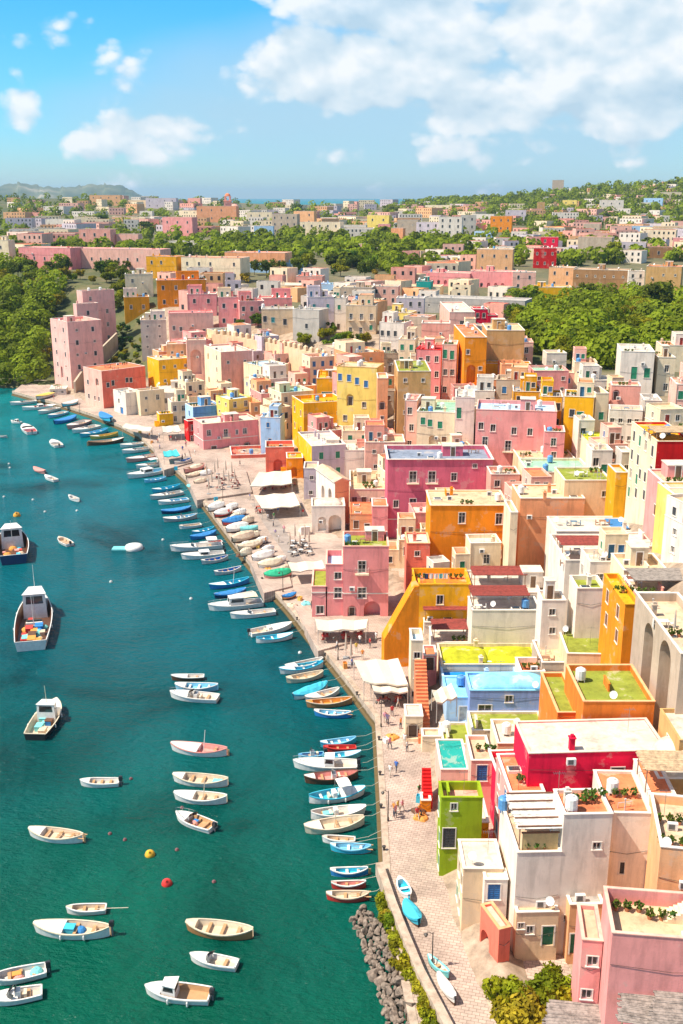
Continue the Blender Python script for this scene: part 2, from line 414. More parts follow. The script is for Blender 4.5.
def roof_extra(root, kind, x, y, z, s, lod):
    if kind == 'hut':
        w, d, h = s
        m = MB(); m.box(x, y, z, x + w, y + d, z + h); 
        m.box(x - .1, y - .1, z + h, x + w + .1, y + d + .1, z + h + .12, 1)
        o = m.obj('stairhead', [root['_wm'], W_('wroof')], root)
        if lod >= 1:
            dm, hm = door_mesh(.8, 1.9, (.2, .12, .07), 1)
            ob('door', dm, o, (x + w * .5, y - .18, z))
    elif kind == 'chimney':
        m = MB(); m.box(x, y, z, x + .5, y + .5, z + 1.2); m.box(x - .08, y - .08, z + 1.2, x + .58, y + .58, z + 1.3); m.box(x + .1, y + .1, z + 1.3, x + .4, y + .4, z + 1.55)
        m.obj('chimney', [root['_wm']], root)
    elif kind == 'tank':
        m = MB(); c = rnd.choice([(.75, .75, .72), (.75, .75, .72), (.1, .3, .6)])
        r = .55; rows = []
        for zz, rr in ((.25, r * .9), (.3, r), (1.3, r), (1.42, r * .8), (1.5, .2), (1.56, .2), (1.56, .01)):
            rows.append([(x + rr * math.cos(a * math.pi / 6), y + rr * math.sin(a * math.pi / 6), z + zz) for a in range(12)])
        m.grid(rows, 0, True)
        for a in range(4): m.box(x - .4 + .7 * (a % 2), y - .4 + .7 * (a // 2), z, x - .3 + .7 * (a % 2), y - .3 + .7 * (a // 2), z + .27)
        m.obj('water_tank', [paint(c, .4, .1, key='tank_plastic')], root)
    elif kind == 'antenna':
        m = MB(); m.tube([(x, y, z), (x, y, z + 2.6)], .025, 4); m.tube([(x - .5, y, z + 2.4), (x + .5, y, z + 2.4)], .015, 3)
        for i in range(6): m.tube([(x - .5 + i * .2, y - .25, z + 2.4), (x - .5 + i * .2, y + .25, z + 2.4)], .01, 3)
        m.obj('antenna', [paint((.4, .4, .4), .4, .05, 1, key='aerial_metal')], root)
    elif kind == 'dish':
        m = MB(); m.tube([(x, y, z), (x, y, z + .9)], .03, 4)
        c = Vector((x, y - .12, z + 1.0)); nrm = Vector((-.5, -.7, .45)).normalized(); a = nrm.orthogonal().normalized(); b = nrm.cross(a)
        rows = [[c + (a * math.cos(t * math.pi / 5) + b * math.sin(t * math.pi / 5)) * rr + nrm * (rr * rr * .5) for t in range(10)] for rr in (.02, .2, .42)]
        m.grid(rows, 0, True); m.tube([c, c + nrm * .4], .015, 3)
        m.obj('satellite_dish', [paint((.7, .68, .65), .5, .08, key='dish_paint')], root)
    elif kind == 'ac':
        m = MB(); m.box(x, y, z + .08, x + .85, y + .35, z + .7); m.box(x + .1, y - .015, z + .16, x + .6, y + .001, z + .62, 1); m.box(x + .02, y, z, x + .12, y + .35, z + .09); m.box(x + .7, y, z, x + .8, y + .35, z + .09)
        m.obj('air_conditioner', [paint((.75, .73, .7), .5, .06, key='unit_shell'), paint((.12, .12, .12), .6, key='unit_grille')], root)
    elif kind == 'skylight':
        m = MB(); m.box(x, y, z, x + 1.3, y + 1., z + .3); m.box(x + .12, y + .12, z + .3, x + 1.18, y + .88, z + .34, 1); m.obj('skylight', [trim_mat(), glass()], root)
    elif kind == 'divider':
        l_ = s or 3; m = MB(); m.box(x, y, z, x + .16, y + l_, z + .85); m.box(x - .04, y - .04, z + .85, x + .2, y + l_ + .04, z + .92); m.obj('divider_wall', [root['_wm']], root)
    elif kind == 'pipes':
        m = MB(); m.tube([(x, y, z), (x, y, z + .5), (x + 1.2, y + .3, z + .5), (x + 1.2, y + .3, z)], .05, 5); m.tube([(x + .5, y - .4, z), (x + .5, y - .4, z + 1.1)], .06, 5); m.tube([(x + .5, y - .4, z + 1.1), (x + .5, y - .4, z + 1.2)], .11, 6); m.obj('vent_pipes', [paint((.5, .46, .42), .5, .15, key='pipe_metal')], root)
    elif kind == 'table':
        m = MB(); m.box(x - .5, y - .4, z + .7, x + .5, y + .4, z + .75); [m.box(x + q * .42 - .03, y + p * .32 - .03, z, x + q * .42 + .03, y + p * .32 + .03, z + .7) for q in (-1, 1) for p in (-1, 1)]
        for q in (-1, 1): m.box(x + q * .85 - .2, y - .2, z + .4, x + q * .85 + .2, y + .2, z + .45); m.box(x + q * 1.05 - .03, y - .2, z, x + q * 1.05 + .03, y + .2, z + .9)
        m.obj('terrace_table', [paint(rnd.choice([(.7, .68, .64), (.3, .15, .08), (.1, .2, .3)]), .6, .1, key='terrace_furniture')], root)
    elif kind == 'pots':
        for i in range(3):
            px = x + i * .8 + rnd.uniform(-.1, .1); m = MB(); 
            rows = [[(px + rr * math.cos(t * math.pi / 4), y + rr * math.sin(t * math.pi / 4), z + zz) for t in range(8)] for zz, rr in ((0, .16), (.32, .22), (.32, .18))]
            m.grid(rows, 0, True); o = m.obj('flower_pot', [paint((.5, .2, .1), .8, key='pot_clay')], root)
            leaf_blob(o, (px, y, z + .6), .38, 40)
    elif kind == 'pergola':
        w, d = s[0], s[1]; hh = s[2] if len(s) > 2 else 2.3; mt = s[3] if len(s) > 3 else 'reed'
        m = MB()
        for a in (0, 1):
            for bq in (0, 1): m.tube([(x + a * w, y + bq * d, z), (x + a * w, y + bq * d, z + hh)], .06, 5)
        m.tube([(x - .2, y, z + hh), (x + w + .2, y, z + hh)], .06, 4); m.tube([(x - .2, y + d, z + hh), (x + w + .2, y + d, z + hh)], .06, 4)
        o = m.obj('pergola', [paint((.35, .2, .12), .7, .2, key='pergola_wood')], root)
        m = MB(); n = max(5, int(d / .16))
        for i in range(n):
            yy = y - .25 + (d + .5) * i / n
            x0 = -rnd.uniform(.15, .4); x1 = rnd.uniform(.15, .4)
            m.box(x + x0, yy, z + hh + .07 + rnd.uniform(0, .03), x + w + x1, yy + (d + .5) / n * .93, z + hh + .12 + rnd.uniform(0, .03))
        if mt == 'white':
            for i in range(5): bm_ = y + d * i / 4; m.box(x - .2, bm_ - .06, z + hh + .16, x + w + .2, bm_ + .06, z + hh + .26, 1)
        cc = dict(reed=(.30, .05, .035), grey=(.34, .29, .25), straw=(.6, .42, .25), white=(.78, .74, .68))[mt]
        m.obj('slat_cover', [paint(cc, .85, .3, key='reed_cover')] + ([paint((.2, .09, .05), .7, key='beam_wood')] if mt == 'white' else []), o)
def leaf_blob(parent, c, r, n, col=(.07, .13, .02), name='foliage', flower=None):
    m = MB(); ti = []
    for i in range(n):
        d = Vector((rnd.gauss(0, 1), rnd.gauss(0, 1), rnd.gauss(0, .8))).normalized() * r * rnd.uniform(.4, 1)
        a = Vector((rnd.gauss(0, 1), rnd.gauss(0, 1), rnd.gauss(0, 1))).normalized() * r * .35; b = a.orthogonal().normalized() * r * .3
        p = Vector(c) + d; m.face([p - a, p - b, p + a, p + b], 1 if flower and rnd.random() < .35 else 0)
    me = m.mesh(name, [leafmat(col)] + ([paint(flower, .7, key='petals')] if flower else []))
    at = me.attributes.new('tint', 'FLOAT', 'FACE'); at.data.foreach_set('value', [rnd.uniform(.2, .9) for _ in range(n)])
    return ob(name, me, parent)

def house(xc, yb, yt, xr, c, xl=None, yr=None, dep=8., yaw=0., roof='flat', rc='wroof', tc=None, par=.5, win=None, lwin=None, z=None, L=None, n=None,
          ops=(), lops=(), ex=(), sink=10., auto=True, lod=None, name='house', cat='house', group=None, P=None, wh=None, mass=False, junk=True, band=False, cornice=.06, lc=None):
    ya = R(yaw)
    e = Vector((math.cos(ya), math.sin(ya), 0)); nn = Vector((-math.sin(ya), math.cos(ya), 0))
    if P is None: P = at_z(xc, yb, z) if z is not None else hit(xc, yb)
    if wh: w, h = wh
    else:
        h = solve(lambda s: proj(P + Vector((0, 0, s)))[1] - yt, .5, 60) or 6
        up = Vector((0, 0, h))
        w = solve(lambda s: proj(P + e * s + up)[0] - xr, .3, 140) or 8
    up = Vector((0, 0, h))
    if yr is not None:
        dep = solve(lambda s: proj(P + nn * s + up)[1] - yr, .3, 80) or dep
    elif xl is not None:
        dep = solve(lambda s: proj(P + nn * s + up)[0] - xl, .3, 40) or dep
    d = dep
    k = ppm(P)
    if lod is None: lod = 2 if k > 5.2 else 1 if k > 1.6 else 0
    root = empty(name, P, ya)
    wm = W_(c); root['_wm'] = wm
    H = h - .08                    # top of the wall, below the coping
    zf = h - par                   # roof floor
    opsF, opsL, wins = [], [], []
    def put(side, u, v, st, ww, hh):
        Wd = w if side in 'fb' else d
        arch = st[0] in 'aA'
        if u - ww / 2 < .15 or u + ww / 2 > Wd - .15 or v < -sink + .3 or v + hh > (h - par * .4 - .25): return
        for (s2, u2, v2, w2, h2) in wins:
            if s2 == side and abs(u - u2) < (ww + w2) / 2 + .25 and v < v2 + h2 + .25 and v2 < v + hh + .25: return
        wins.append((side, u, v, ww, hh))
        poly = arch_pts(u, v, ww, hh) if arch else [(u - ww / 2, v), (u + ww / 2, v), (u + ww / 2, v + hh), (u - ww / 2, v + hh)]
        dp = (1.4 if st[0] == 'A' else .7) if arch else .25
        {'f': opsF, 'l': opsL}.get(side, opsF if side == 'f' else opsL).append((poly, dp, arch))
        mp = side_map(side, w, d)
        if arch:
            if ww < 2.2 and st == 'ad' or (st == 'a' and rnd.random() < .5):
                dm, hm = door_mesh(ww * .6, hh * .75, (.12, .08, .06), lod); ob('door', dm, root, mp(u, v, dp - .25), SIDE_RZ[side])
            return
        if st[0] == 'd':
            cc = dict(dg=(.02, .2, .1), db=(.03, .2, .5), dr=(.4, .02, .02), dw=(.7, .68, .6)).get(st, (.14, .08, .05))
            dm, hm = door_mesh(ww, hh, cc, lod)
            o = ob('door', dm, root, mp(u, v, 0), SIDE_RZ[side])
            if lod >= 2: ob('handle', hm, o)
            return
        bal = st[0] == 'f'
        s2 = 'w' if bal else st
        for nm, me, subs in win_meshes(s2, ww, hh, lod, False):
            o = ob(nm, me, root, mp(u, v, 0), SIDE_RZ[side])
            for sn, sm in subs: ob(sn, sm, o)
        if bal and lod >= 1:
            bw = ww + 1.0
            k2 = ('bal', round(bw, 1))
            if k2 not in _wc:
                m = MB(); m.box(-bw / 2, -.8, -.16, bw / 2, -.003, -.03); r_ = MB()
                rail_mesh(r_, [(-bw / 2 + .05, -.03, -.03), (-bw / 2 + .05, -.75, -.03), (bw / 2 - .05, -.75, -.03), (bw / 2 - .05, -.03, -.03)])
                _wc[k2] = (m.mesh('balcony', [W_('cream')]), r_.mesh('railing', [paint((.55, .5, .48), .5, .1, key='rail_metal')]))
            o = ob('balcony', _wc[k2][0], root, mp(u, v, 0), SIDE_RZ[side]); ob('railing', _wc[k2][1], o)
    # explicit openings given by picture position on the front / left wall
    for it in ops:
        px, py, st = it[:3]; ww, hh = it[3:5] if len(it) > 4 else (1.0, 1.5)
        dr = ray(px, py); o_ = Vector((0, 0, CAMZ)); t = (P - o_).dot(nn) / dr.dot(nn); q = o_ + dr * t - P
        put('f', q.dot(e), q.z - hh / 2, st, ww, hh)
    for it in lops:
        px, py, st = it[:3]; ww, hh = it[3:5] if len(it) > 4 else (1.0, 1.5)
        dr = ray(px, py); o_ = Vector((0, 0, CAMZ)); t = (P - o_).dot(e) / dr.dot(e); q = o_ + dr * t - P
        put('l', d - q.dot(nn), q.z - hh / 2, st, ww, hh)
    def auto_grid(side, spec):
        st, = (spec[2],) if len(spec) > 2 else ('w',)
        Wd = w if side == 'f' else d
        nr, nc = spec[:2]
        if nc == 0: nc = max(1, int(Wd / 2.7))
        fl = (h - par) / nr
        sts = st.split(',')
        for r_ in range(nr):
            for q in range(nc):
                if rnd.random() < .06 and nr * nc > 2: continue
                u = Wd * (q + .5) / nc + rnd.uniform(-.25, .25)
                s_ = rnd.choice(sts)
                hh = min(1.65 if s_[0] not in 'daAf' else 2.1, fl * .62); ww = 1.0 if s_[0] not in 'aA' else 1.6
                if lod == 0 and s_[0] not in 'aAdo': ww, hh = 1.35, min(2.1, fl * .7)
                if s_[0] == 'o': ww, hh = .8, min(.9, fl * .5)
                v = r_ * fl + (fl - hh) * .5 if s_[0] not in 'daAf' else r_ * fl + .12
                if r_ == 0 and side == 'f' and q == nc // 2 and rnd.random() < .4 and s_ in 'wgbn': s_ = 'd'; hh = min(2.1, fl * .8); v = .05
                put(side, u, v, s_, ww, hh)
    if win: auto_grid('f', win)
    if lwin: auto_grid('l', lwin)
    mb = MB(); mats = [wm]
    lmi = 0
    if lc: mats.append(W_(lc)); lmi = 1
    facade(mb, side_map('f', w, d), w, -sink, H, opsF); facade(mb, side_map('l', w, d), d, -sink, H, opsL, lmi)
    facade(mb, side_map('r', w, d), d, -sink, H, []); facade(mb, side_map('b', w, d), w, -sink, H, [])
    if band and lod >= 1:
        mats.append(trim_mat()); bi = len(mats) - 1
        for bz in (band if isinstance(band, (list, tuple)) else [h * .5]):
            mb.box(-.06, -.06, bz, w + .06, -.002, bz + .18, bi); mb.box(-.06, -.002, bz, -.002, d, bz + .18, bi)
    mb.obj('wall', mats, root)
    tcol = (wm if L is None and rnd.random() < .65 else trim_mat()) if tc is None else W_(tc)
    rm = plaster(PAL[rc] if isinstance(rc, str) else rc, .85, '_roof')
    rb = MB(); t = .22; o_ = cornice
    if roof in ('flat', 'vault', 'vaults', 'dome'):
        # coping ring, inner parapet, floor
        for (x0, y0, x1, y1) in ((-o_, -o_, w + o_, t), (-o_, d - t, w + o_, d + o_), (-o_, t, t, d - t), (w - t, t, w + o_, d - t)):
            rb.box(x0, y0, H, x1, y1, h, 1)
        for a, b in (((t, t), (w - t, t)), ((w - t, t), (w - t, d - t)), ((w - t, d - t), (t, d - t)), ((t, d - t), (t, t))):
            rb.face([(*a, zf), (*b, zf), (*b, H), (*a, H)], 2)
        rb.face([(t, t, zf), (w - t, t, zf), (w - t, d - t, zf), (t, d - t, zf)], 0)
        if roof in ('vault', 'vaults'):
            nv = 1 if roof == 'vault' else max(2, round(w / 6)); g = .25
            for q in range(nv):
                x0 = t + g + (w - 2 * t - g) * q / nv; x1 = t + (w - 2 * t - g) * (q + 1) / nv; cx_ = (x0 + x1) / 2; rx = (x1 - x0) / 2; ry = (d - 2 * t - 2 * g) / 2; rz_ = min(.55 if nv > 1 else .9, rx * .4) + .15
                rows = []
                for i in range(9):
                    ph = (math.pi / 2) * i / 8
                    sup = lambda a: (abs(math.cos(a)) ** .55 * math.copysign(1, math.cos(a)), abs(math.sin(a)) ** .55 * math.copysign(1, math.sin(a)))
                    rows.append([(cx_ + rx * math.cos(ph) ** .7 * sup(2 * math.pi * j / 20)[0], d / 2 + ry * math.cos(ph) ** .7 * sup(2 * math.pi * j / 20)[1], zf + .02 + rz_ * math.sin(ph)) for j in range(20)])
                rb.grid(rows, 0, True)
        if roof == 'dome':
            r0 = min(w, d) * .42
            rows = [[(w / 2 + r0 * math.cos(ph * math.pi / 16) * math.cos(a * math.pi / 10), d / 2 + r0 * math.cos(ph * math.pi / 16) * math.sin(a * math.pi / 10), zf + .05 + r0 * .8 * math.sin(ph * math.pi / 16)) for a in range(20)] for ph in range(9)]
            rb.grid(rows, 0, True)
    elif roof == 'gable':
        rh = min(2.2, w * .25); q = .3
        A = [(-q, -q, H), (w + q, -q, H), (w + q, d + q, H), (-q, d + q, H)]
        if w >= d: r1, r2 = (-q, d / 2, H + rh), (w + q, d / 2, H + rh); fs = [(A[0], A[1], r2, r1), (A[2], A[3], r1, r2)]; gs = [(A[3], A[0], r1), (A[1], A[2], r2)]
        else: r1, r2 = (w / 2, -q, H + rh), (w / 2, d + q, H + rh); fs = [(A[1], A[2], r2, r1), (A[3], A[0], r1, r2)]; gs = [(A[0], A[1], r1), (A[2], A[3], r2)]
        up_ = Vector((0, 0, .14))
        for f in fs: rb.face(f, 1); rb.face([Vector(p) + up_ for p in f], 0); rb.face([f[0], f[1], Vector(f[1]) + up_, Vector(f[0]) + up_], 1)
        for g_ in gs: rb.face(g_, 2); rb.face([g_[0], g_[2], Vector(g_[2]) + up_, Vector(g_[0]) + up_], 1); rb.face([g_[1], g_[2], Vector(g_[2]) + up_, Vector(g_[1]) + up_], 1)
    elif roof == 'hip':
        q = .3; rh = min(w, d) * .22
        A = [(-q, -q, H), (w + q, -q, H), (w + q, d + q, H), (-q, d + q, H)]
        m_ = min(w, d) / 2
        r1, r2 = ((m_, d / 2, H + rh), (w - m_, d / 2, H + rh)) if w >= d else ((w / 2, m_, H + rh), (w / 2, d - m_, H + rh))
        if w >= d: fs = [(A[0], A[1], r2, r1), (A[2], A[3], r1, r2), (A[1], A[2], r2), (A[3], A[0], r1)]
        else: fs = [(A[1], A[2], r2, r1), (A[3], A[0], r1, r2), (A[0], A[1], r1), (A[2], A[3], r2)]
        for f in fs: rb.face(f, 0)
    ro = rb.obj('roof', [rm, tcol, wm], root)
    for it in ex:
        kind, fx, fy = it[:3]; s = it[3] if len(it) > 3 else None
        if kind == 'hut' and s is None: s = (min(3, w * .4), min(3, d * .4), 2.4)
        roof_extra(root, kind, fx * w, fy * d, zf, s, lod)
    if auto and lod >= 1 and roof == 'flat' and not ex:
        if rnd.random() < .45 and w > 6: roof_extra(root, 'hut', rnd.uniform(.1, .5) * w, d * rnd.uniform(.45, .6), zf, (min(3.2, w * .35), min(3, d * .35), rnd.uniform(1.8, 2.6)), lod)
        for kd, pr in (('chimney', .5), ('tank', .3), ('antenna', .5), ('dish', .35), ('ac', .25)):
            if rnd.random() < pr: roof_extra(root, kd, rnd.uniform(.12, .8) * w, rnd.uniform(.15, .42) * d, zf, None, lod)
    if lod >= 1 and roof == 'flat' and w > 3.2 and d > 2.6 and junk:
        spots = [(u_, v_) for u_ in range(int(max(1, w / 2.4))) for v_ in range(int(max(1, d / 2.6)))]; rnd.shuffle(spots)
        for (u_, v_) in spots[:min(6, int(w * d / 16) + (1 if rnd.random() < .6 else 0))]:
            kd = rnd.choice(['skylight', 'pipes', 'pipes', 'divider', 'dish', 'tank', 'antenna', 'table', 'chimney', 'ac', 'pots'])
            if zf + 0 < 0 or (par > 1.2 and kd == 'divider'): continue
            roof_extra(root, kd, .5 + 2.4 * u_ + rnd.uniform(0, .5), .6 + 2.6 * v_ + rnd.uniform(0, .5), zf, min(2., d - 1.2 - 2.6 * v_) if kd == 'divider' and d - 1.2 - 2.6 * v_ > .5 else None if kd != 'divider' else .5, lod)
    if lod >= 1 and rnd.random() < .6:
        m = MB(); q = h * rnd.uniform(.5, .75); m.tube([(.05, -.03, q), (w * .5, -.07, q - .25), (w - .05, -.03, q + .1)], .02, 3); m.obj('cable', [paint((.03, .03, .03), .6, key='cable_sheath')], root)
    if lod >= 1 and w > 4 and rnd.random() < .35: roof_extra(root, 'ac', rnd.uniform(.1, .7) * w, -.42, h * rnd.uniform(.35, .7), None, lod)
    if L is None or mass: massing(root, w, d, h, wm, c, lod, L is None)
    del root['_wm']
    tag(root, L, cat, group)
    root['_look'] = '%s|%s|%d' % (CNAME.get(c, c), CNAME.get(rc, rc), lod)
    pc = proj(P + e * w / 2 + up * .6)
    HOUSES.append(dict(o=root, c=c, rc=rc, roof=roof, n=n, L=L, pc=pc, w=w, h=h, d=d, lod=lod, nw=len(wins), px=k * h))
    FOOTP.append((P.x + e.x * w / 2 + nn.x * d / 2, P.y + e.y * w / 2 + nn.y * d / 2, math.hypot(w, d) / 2, ya, w / 2, d / 2))
    root['_d'] = d; root['_w'] = w; root['_h'] = h
    return root
def part_pos(root, px, py, y=0.):
    """local x, z on the plane y=const of a house for a picture position"""
    inv = root.rotation_euler.z; e = Vector((math.cos(inv), math.sin(inv), 0)); nn = Vector((-e.y, e.x, 0)); P = root.location + nn * y
    dr = ray(px, py); t = (P - Vector((0, 0, CAMZ))).dot(nn) / dr.dot(nn); q = Vector((0, 0, CAMZ)) + dr * t - P
    return q.dot(e), q.z
def stairs(root, x0, y0, z0, dx, dy, n, rise, w, mt, solid=True, name='staircase'):
    """flight of n solid steps from x0,y0,z0 going dx,dy per step; w is the width vector length across"""
    m = MB(); a = Vector((dx, dy, 0)); c = Vector((-dy, dx, 0)).normalized() * w
    for i in range(n):
        p = Vector((x0, y0, z0)) + a * i; t_ = (i + 1) * rise; zb = 0 if solid else max(0, t_ - .6)
        q = [p, p + a, p + a + c, p + c]
        lo = [Vector((v.x, v.y, z0 - 1 + (0 if solid else zb))) for v in q]; hi = [Vector((v.x, v.y, z0 + t_)) for v in q]
        m.face(hi); 
        for j in range(4): m.face([lo[j], lo[(j + 1) % 4], hi[(j + 1) % 4], hi[j]])
    return m.obj(name, mt, root)
# ---------------------------------------------------------------- the houses (picture position of the near front corner, top, ends; the ground under it gives the place)
h = house
# near right, above the quay
r1 = h(603, 1040, 932, 740, 'pink', yr=886, yaw=-7, rc='sand', tc='lpink', par=1.3, L='rose pink house with a beige roof terrace and steps at the lower right corner', n='rose pink terrace house', ex=(('pots', .1, .8),))
stairs(r1, 4.2, r1['_d'] - 2.2, r1['_h'] - 1.3, .3, 0, 9, .19, 1.3, W_('cream'))
h(577, 1010, 939, 603, 'pink', yr=903, yaw=-7, rc='broof', tc='lpink', par=.4, L='small rose pink annex with a stained flat roof against the terrace house', ex=(), auto=False, win=(2, 1, 'o'))
r2b = h(512, 948, 852, 561.6, 'white', yaw=2, z=2.2, rc='broof', par=.3, L='white house below a brown pergola with white roof panels', n='white panelled pergola house', ops=[(530, 916, 'o', .6, .7), (521, 932, 'd', .9, 1.9), (545, 912, 'o', .5, .5)], lops=[], ex=(('pergola', .06, .06, (3.8, 5.2, 2.3, 'white')), ('tank', .02, .85)), dep=8)
r2 = h(561, 948, 814, 613, 'white', yaw=2, P=r2b.location + Vector((math.cos(R(2)) * r2b['_w'] + .004, math.sin(R(2)) * r2b['_w'], 0)), yr=789, rc='terra', par=.35, L='tall white house wall with a terracotta roof terrace full of flower pots', n='tall white terracotta terrace house', ops=[(597, 846, 'o', .7, .7), (567, 918, 'o', .6, .6)], ex=(('chimney', .12, .5), ('pots', .35, .55), ('pots', .6, .75), ('antenna', .05, .8), ('ac', .1, .15)))
m = MB(); m.box(.5, .5, r2b['_h'] - .25, 3.6, .58, r2b['_h'] + 1.5); m.box(.4, .42, r2b['_h'] + 1.5, 3.7, .6, r2b['_h'] + 1.6, 1); m.obj('screen_panel', [paint((.62, .45, .2), .8, key='canvas_screen'), paint((.2, .09, .05), .7, key='beam_wood')], r2b)
h(514, 960, 912, 559, 'beige', dep=2.2, yaw=2, z=1.6, rc='sand', par=.2, L='low weathered beige annex along the foot of the white panelled pergola house', ops=[(530, 930, 'o', .6, .8), (548, 936, 'dg', 1., 2.0), (521, 926, 'o', .5, .6)], ex=(('ac', .5, .3), ('dish', .8, .2)))
h(566, 962, 904, 604, 'peach', dep=2.2, yaw=2, z=1.6, rc='greyroof', par=.2, L='ochre plastered lean-to with a green door under the tall white wall', ops=[(577, 944, 'dg', 1.2, 2.1), (592, 930, 'o', .7, .7)], ex=(('ac', .2, .2),))
h(506, 872, 792, 545, 'pink', dep=7, yaw=2, rc='terra', par=.3, L='pink house side wall rising behind the white panelled pergola', ex=(('pots', .4, .3),), lwin=(3, 2, 'b,w'))
h(614, 905, 812, 652, 'white', yaw=-2, dep=7, P=r2.location + Vector((r2['_w'] + .01, 1.3, 0)), rc='terra', par=.25, L='rounded white house corner with small window slots above banana plants', ops=[(622, 868, 'k', .4, 1.2), (627, 869, 'k', .4, 1.2)], ex=(('pots', .3, .4),))
h(645, 842, 794, 676, 'white', yaw=-2, dep=6, rc='terra', par=.2, L='white terraced house carrying the straw canopy', ex=(('pergola', -.1, .1, (5, 3, 2.2, 'straw')),))
h(654, 915, 846, 720, 'peach', yaw=-10, dep=8, rc='broof', par=.9, L='cream stair terrace with potted orange plants at the picture edge', ex=(('pots', .05, .2), ('pots', .1, .6)))
h(655, 812, 778, 720, 'tan', yaw=0, dep=8, rc='wroof', roof='dome', par=.2, L='tan house with a white domed roof beside the straw canopy', mass=True)
r3 = h(527, 789, 753, 668, 'hot', yr=721, yaw=3, z=12.8, rc='wroof', tc='wroof', par=.15, junk=False, L='crimson walled house under one wide bright white roof', n='crimson house with the wide white roof', ops=[(617, 778, 'd', 1.2, 2.2)], ex=(('chimney', .3, .08), ('antenna', .8, .6)), auto=False)
h(497, 800, 776, 528, 'hot', yr=750, yaw=3, rc='wroof', par=.8, L='small crimson terrace with a white floor beside the pink side wall', ex=(('ac', .5, .4),))
h(497, 755, 743, 523, 'cream', yr=719, rc='wroof', L='cream roof box between the olive terrace and the wide white roof', ex=(('tank', .5, .5),))
h(470, 796, 760, 493, 'lpink', yr=735, rc='broof', par=.5, L='pale pink house with one closed blue shutter and a cream flat roof', n='blue shuttered pale pink house', ops=[(482, 773, 'b', 1.1, 1.9)], ex=(('pots', .5, .5),))
r4 = h(439, 876, 797, 483, 'green', yr=781, rc='rose', tc='green', par=.9, L='lime green house on the quay with a sunken roof terrace', n='lime green house', ops=[(454, 807, 'o', .6, .8), (449, 838, 'k', 1.2, 2.2)], lops=[(434, 812, 'g'), (435, 835, 'g')], lwin=(3, 2, 'g'), ex=(('antenna', .6, .7),), z=1.5)
h(472, 842, 822, 489, 'yellow', yr=797, rc='wroof', par=.2, L='yellow lean-to block with a white roof beside the lime green house', auto=False)
h(440, 800, 769, 469, 'lpink', yr=739, rc='teal', par=.12, L='house with a flat teal roof behind the lime green house', n='teal roofed house', ops=[(446, 775, 'd', .9, 1.8)], auto=False)
h(461, 932, 868, 503, 'beige', yr=839, rc='wroof', par=.15, L='cream quay house with a broad white roof and green shutters', n='broad white roofed quay house', z=1.5, lwin=(2, 4, 'g,w'), ex=(('antenna', .7, .5),))
h(482, 940, 879, 508, 'white', yr=868, z=1.5, rc='wroof', par=.12, L='small white house with one blue window above the pink shop', ops=[(494, 892, 'b', 1.1, 1.6)], auto=False)
h(497, 974, 929, 511, 'coral', yr=904, yaw=19, rc='lpink', tc='salmon', par=.25, L='little coral pink shop with an arched opening and scalloped roof edge', n='little coral pink shop', lops=[(485, 941, 'a', 1.6, 2.0), (491, 940, 'g', .9, 1.2)], auto=False, z=1.5)
b7 = h(469, 718, 690, 554, 'bluewall', yr=672, rc='sky', tc='sky', roof='vault', par=.3, L='lilac blue house with a pale blue vaulted roof', n='blue vaulted house', ops=[(509, 699, 'w', .9, .9), (518, 699, 'w', .9, .9), (547, 704, 'k', .8, 1.6), (485, 708, 'o', 1.6, .8)], ex=(('dish', .78, .04), ('dish', .92, .04)), auto=False)
h(446, 724, 697, 471, 'lblue', yr=676, rc='sky', tc='sky', par=.25, L='pale blue front room with an arched window beside the lilac blue house', ops=[(464, 702, 'w', 1, 1), (463, 714, 'dw', .9, 2)], ex=(('tank', .7, .6),))
h(442, 694, 676, 518, 'lblue', yr=661, rc='cobalt', tc='lblue', par=.8, L='cobalt blue sunken terrace behind the blue vaulted roof', auto=False)
h(441, 684, 664, 541, 'cream', yr=643, rc='lime', roof='vaults', par=.5, tc='cream', L='cream house with lime green twin vaulted roofs', n='lime green vaulted roofs', ex=(('chimney', .38, .05), ('chimney', .38, .85)))
h(472, 738, 730, 546, 'cream', yr=711, rc='groof', par=.3, L='olive green roof terrace in front of the lilac blue house', auto=False)
h(443, 752, 744, 472, 'cream', yr=722, rc='groof', par=.3, L='small olive terrace with a blue bin above the teal roof', auto=False)
h(520, 682, 671, 545, 'white', yr=657, z=7.6, rc='terra', par=.7, L='white terrace with clay clutter beside the blue vaulted roof', ex=(('pots', .3, .5), ('ac', .5, .3)))
h(541, 680, 662, 571, 'stone', yr=640, z=7.6, rc='sand', par=.4, L='grey stone house with one white window below the round patched roof', ops=[(557, 668, 'w', 1.2, 1.8)], auto=False)
h(566, 672, 653, 621, 'beige', yr=626, z=9.5, yaw=-3, rc='groof', par=.35, L='beige house whose olive roof has a round brown patch', auto=False)
h(582, 724, 701, 655, 'deep', yr=664, z=15.6, rc='groof', tc='peach', par=.7, L='vivid orange walled roof yard with an olive floor', n='vivid orange walled yard', auto=False)
h(557, 723, 712, 582, 'deep', yr=672, z=14.2, rc='groof', par=.5, tc='peach', L='narrow olive roof strip beside the vivid orange yard', auto=False)
h(621, 656, 604, 641, 'orange', xl=604, rc='olive', tc='ochre', par=.6, L='orange yellow house with an olive roof terrace below the tall arches', n='orange yellow house by the arches', ex=(('pots', .2, .5),), lwin=(2, 2, 'n'))
r11 = h(672, 744, 653, 730, 'stone', xl=636, rc='broof', tc='white', par=1.0, L='tall pinkish stone building with two deep arches and a terrace on top', n='arched terrace building', lops=[(662, 690, 'A', 3.6, 10.5), (646, 668, 'A', 3.2, 10.)], auto=False)
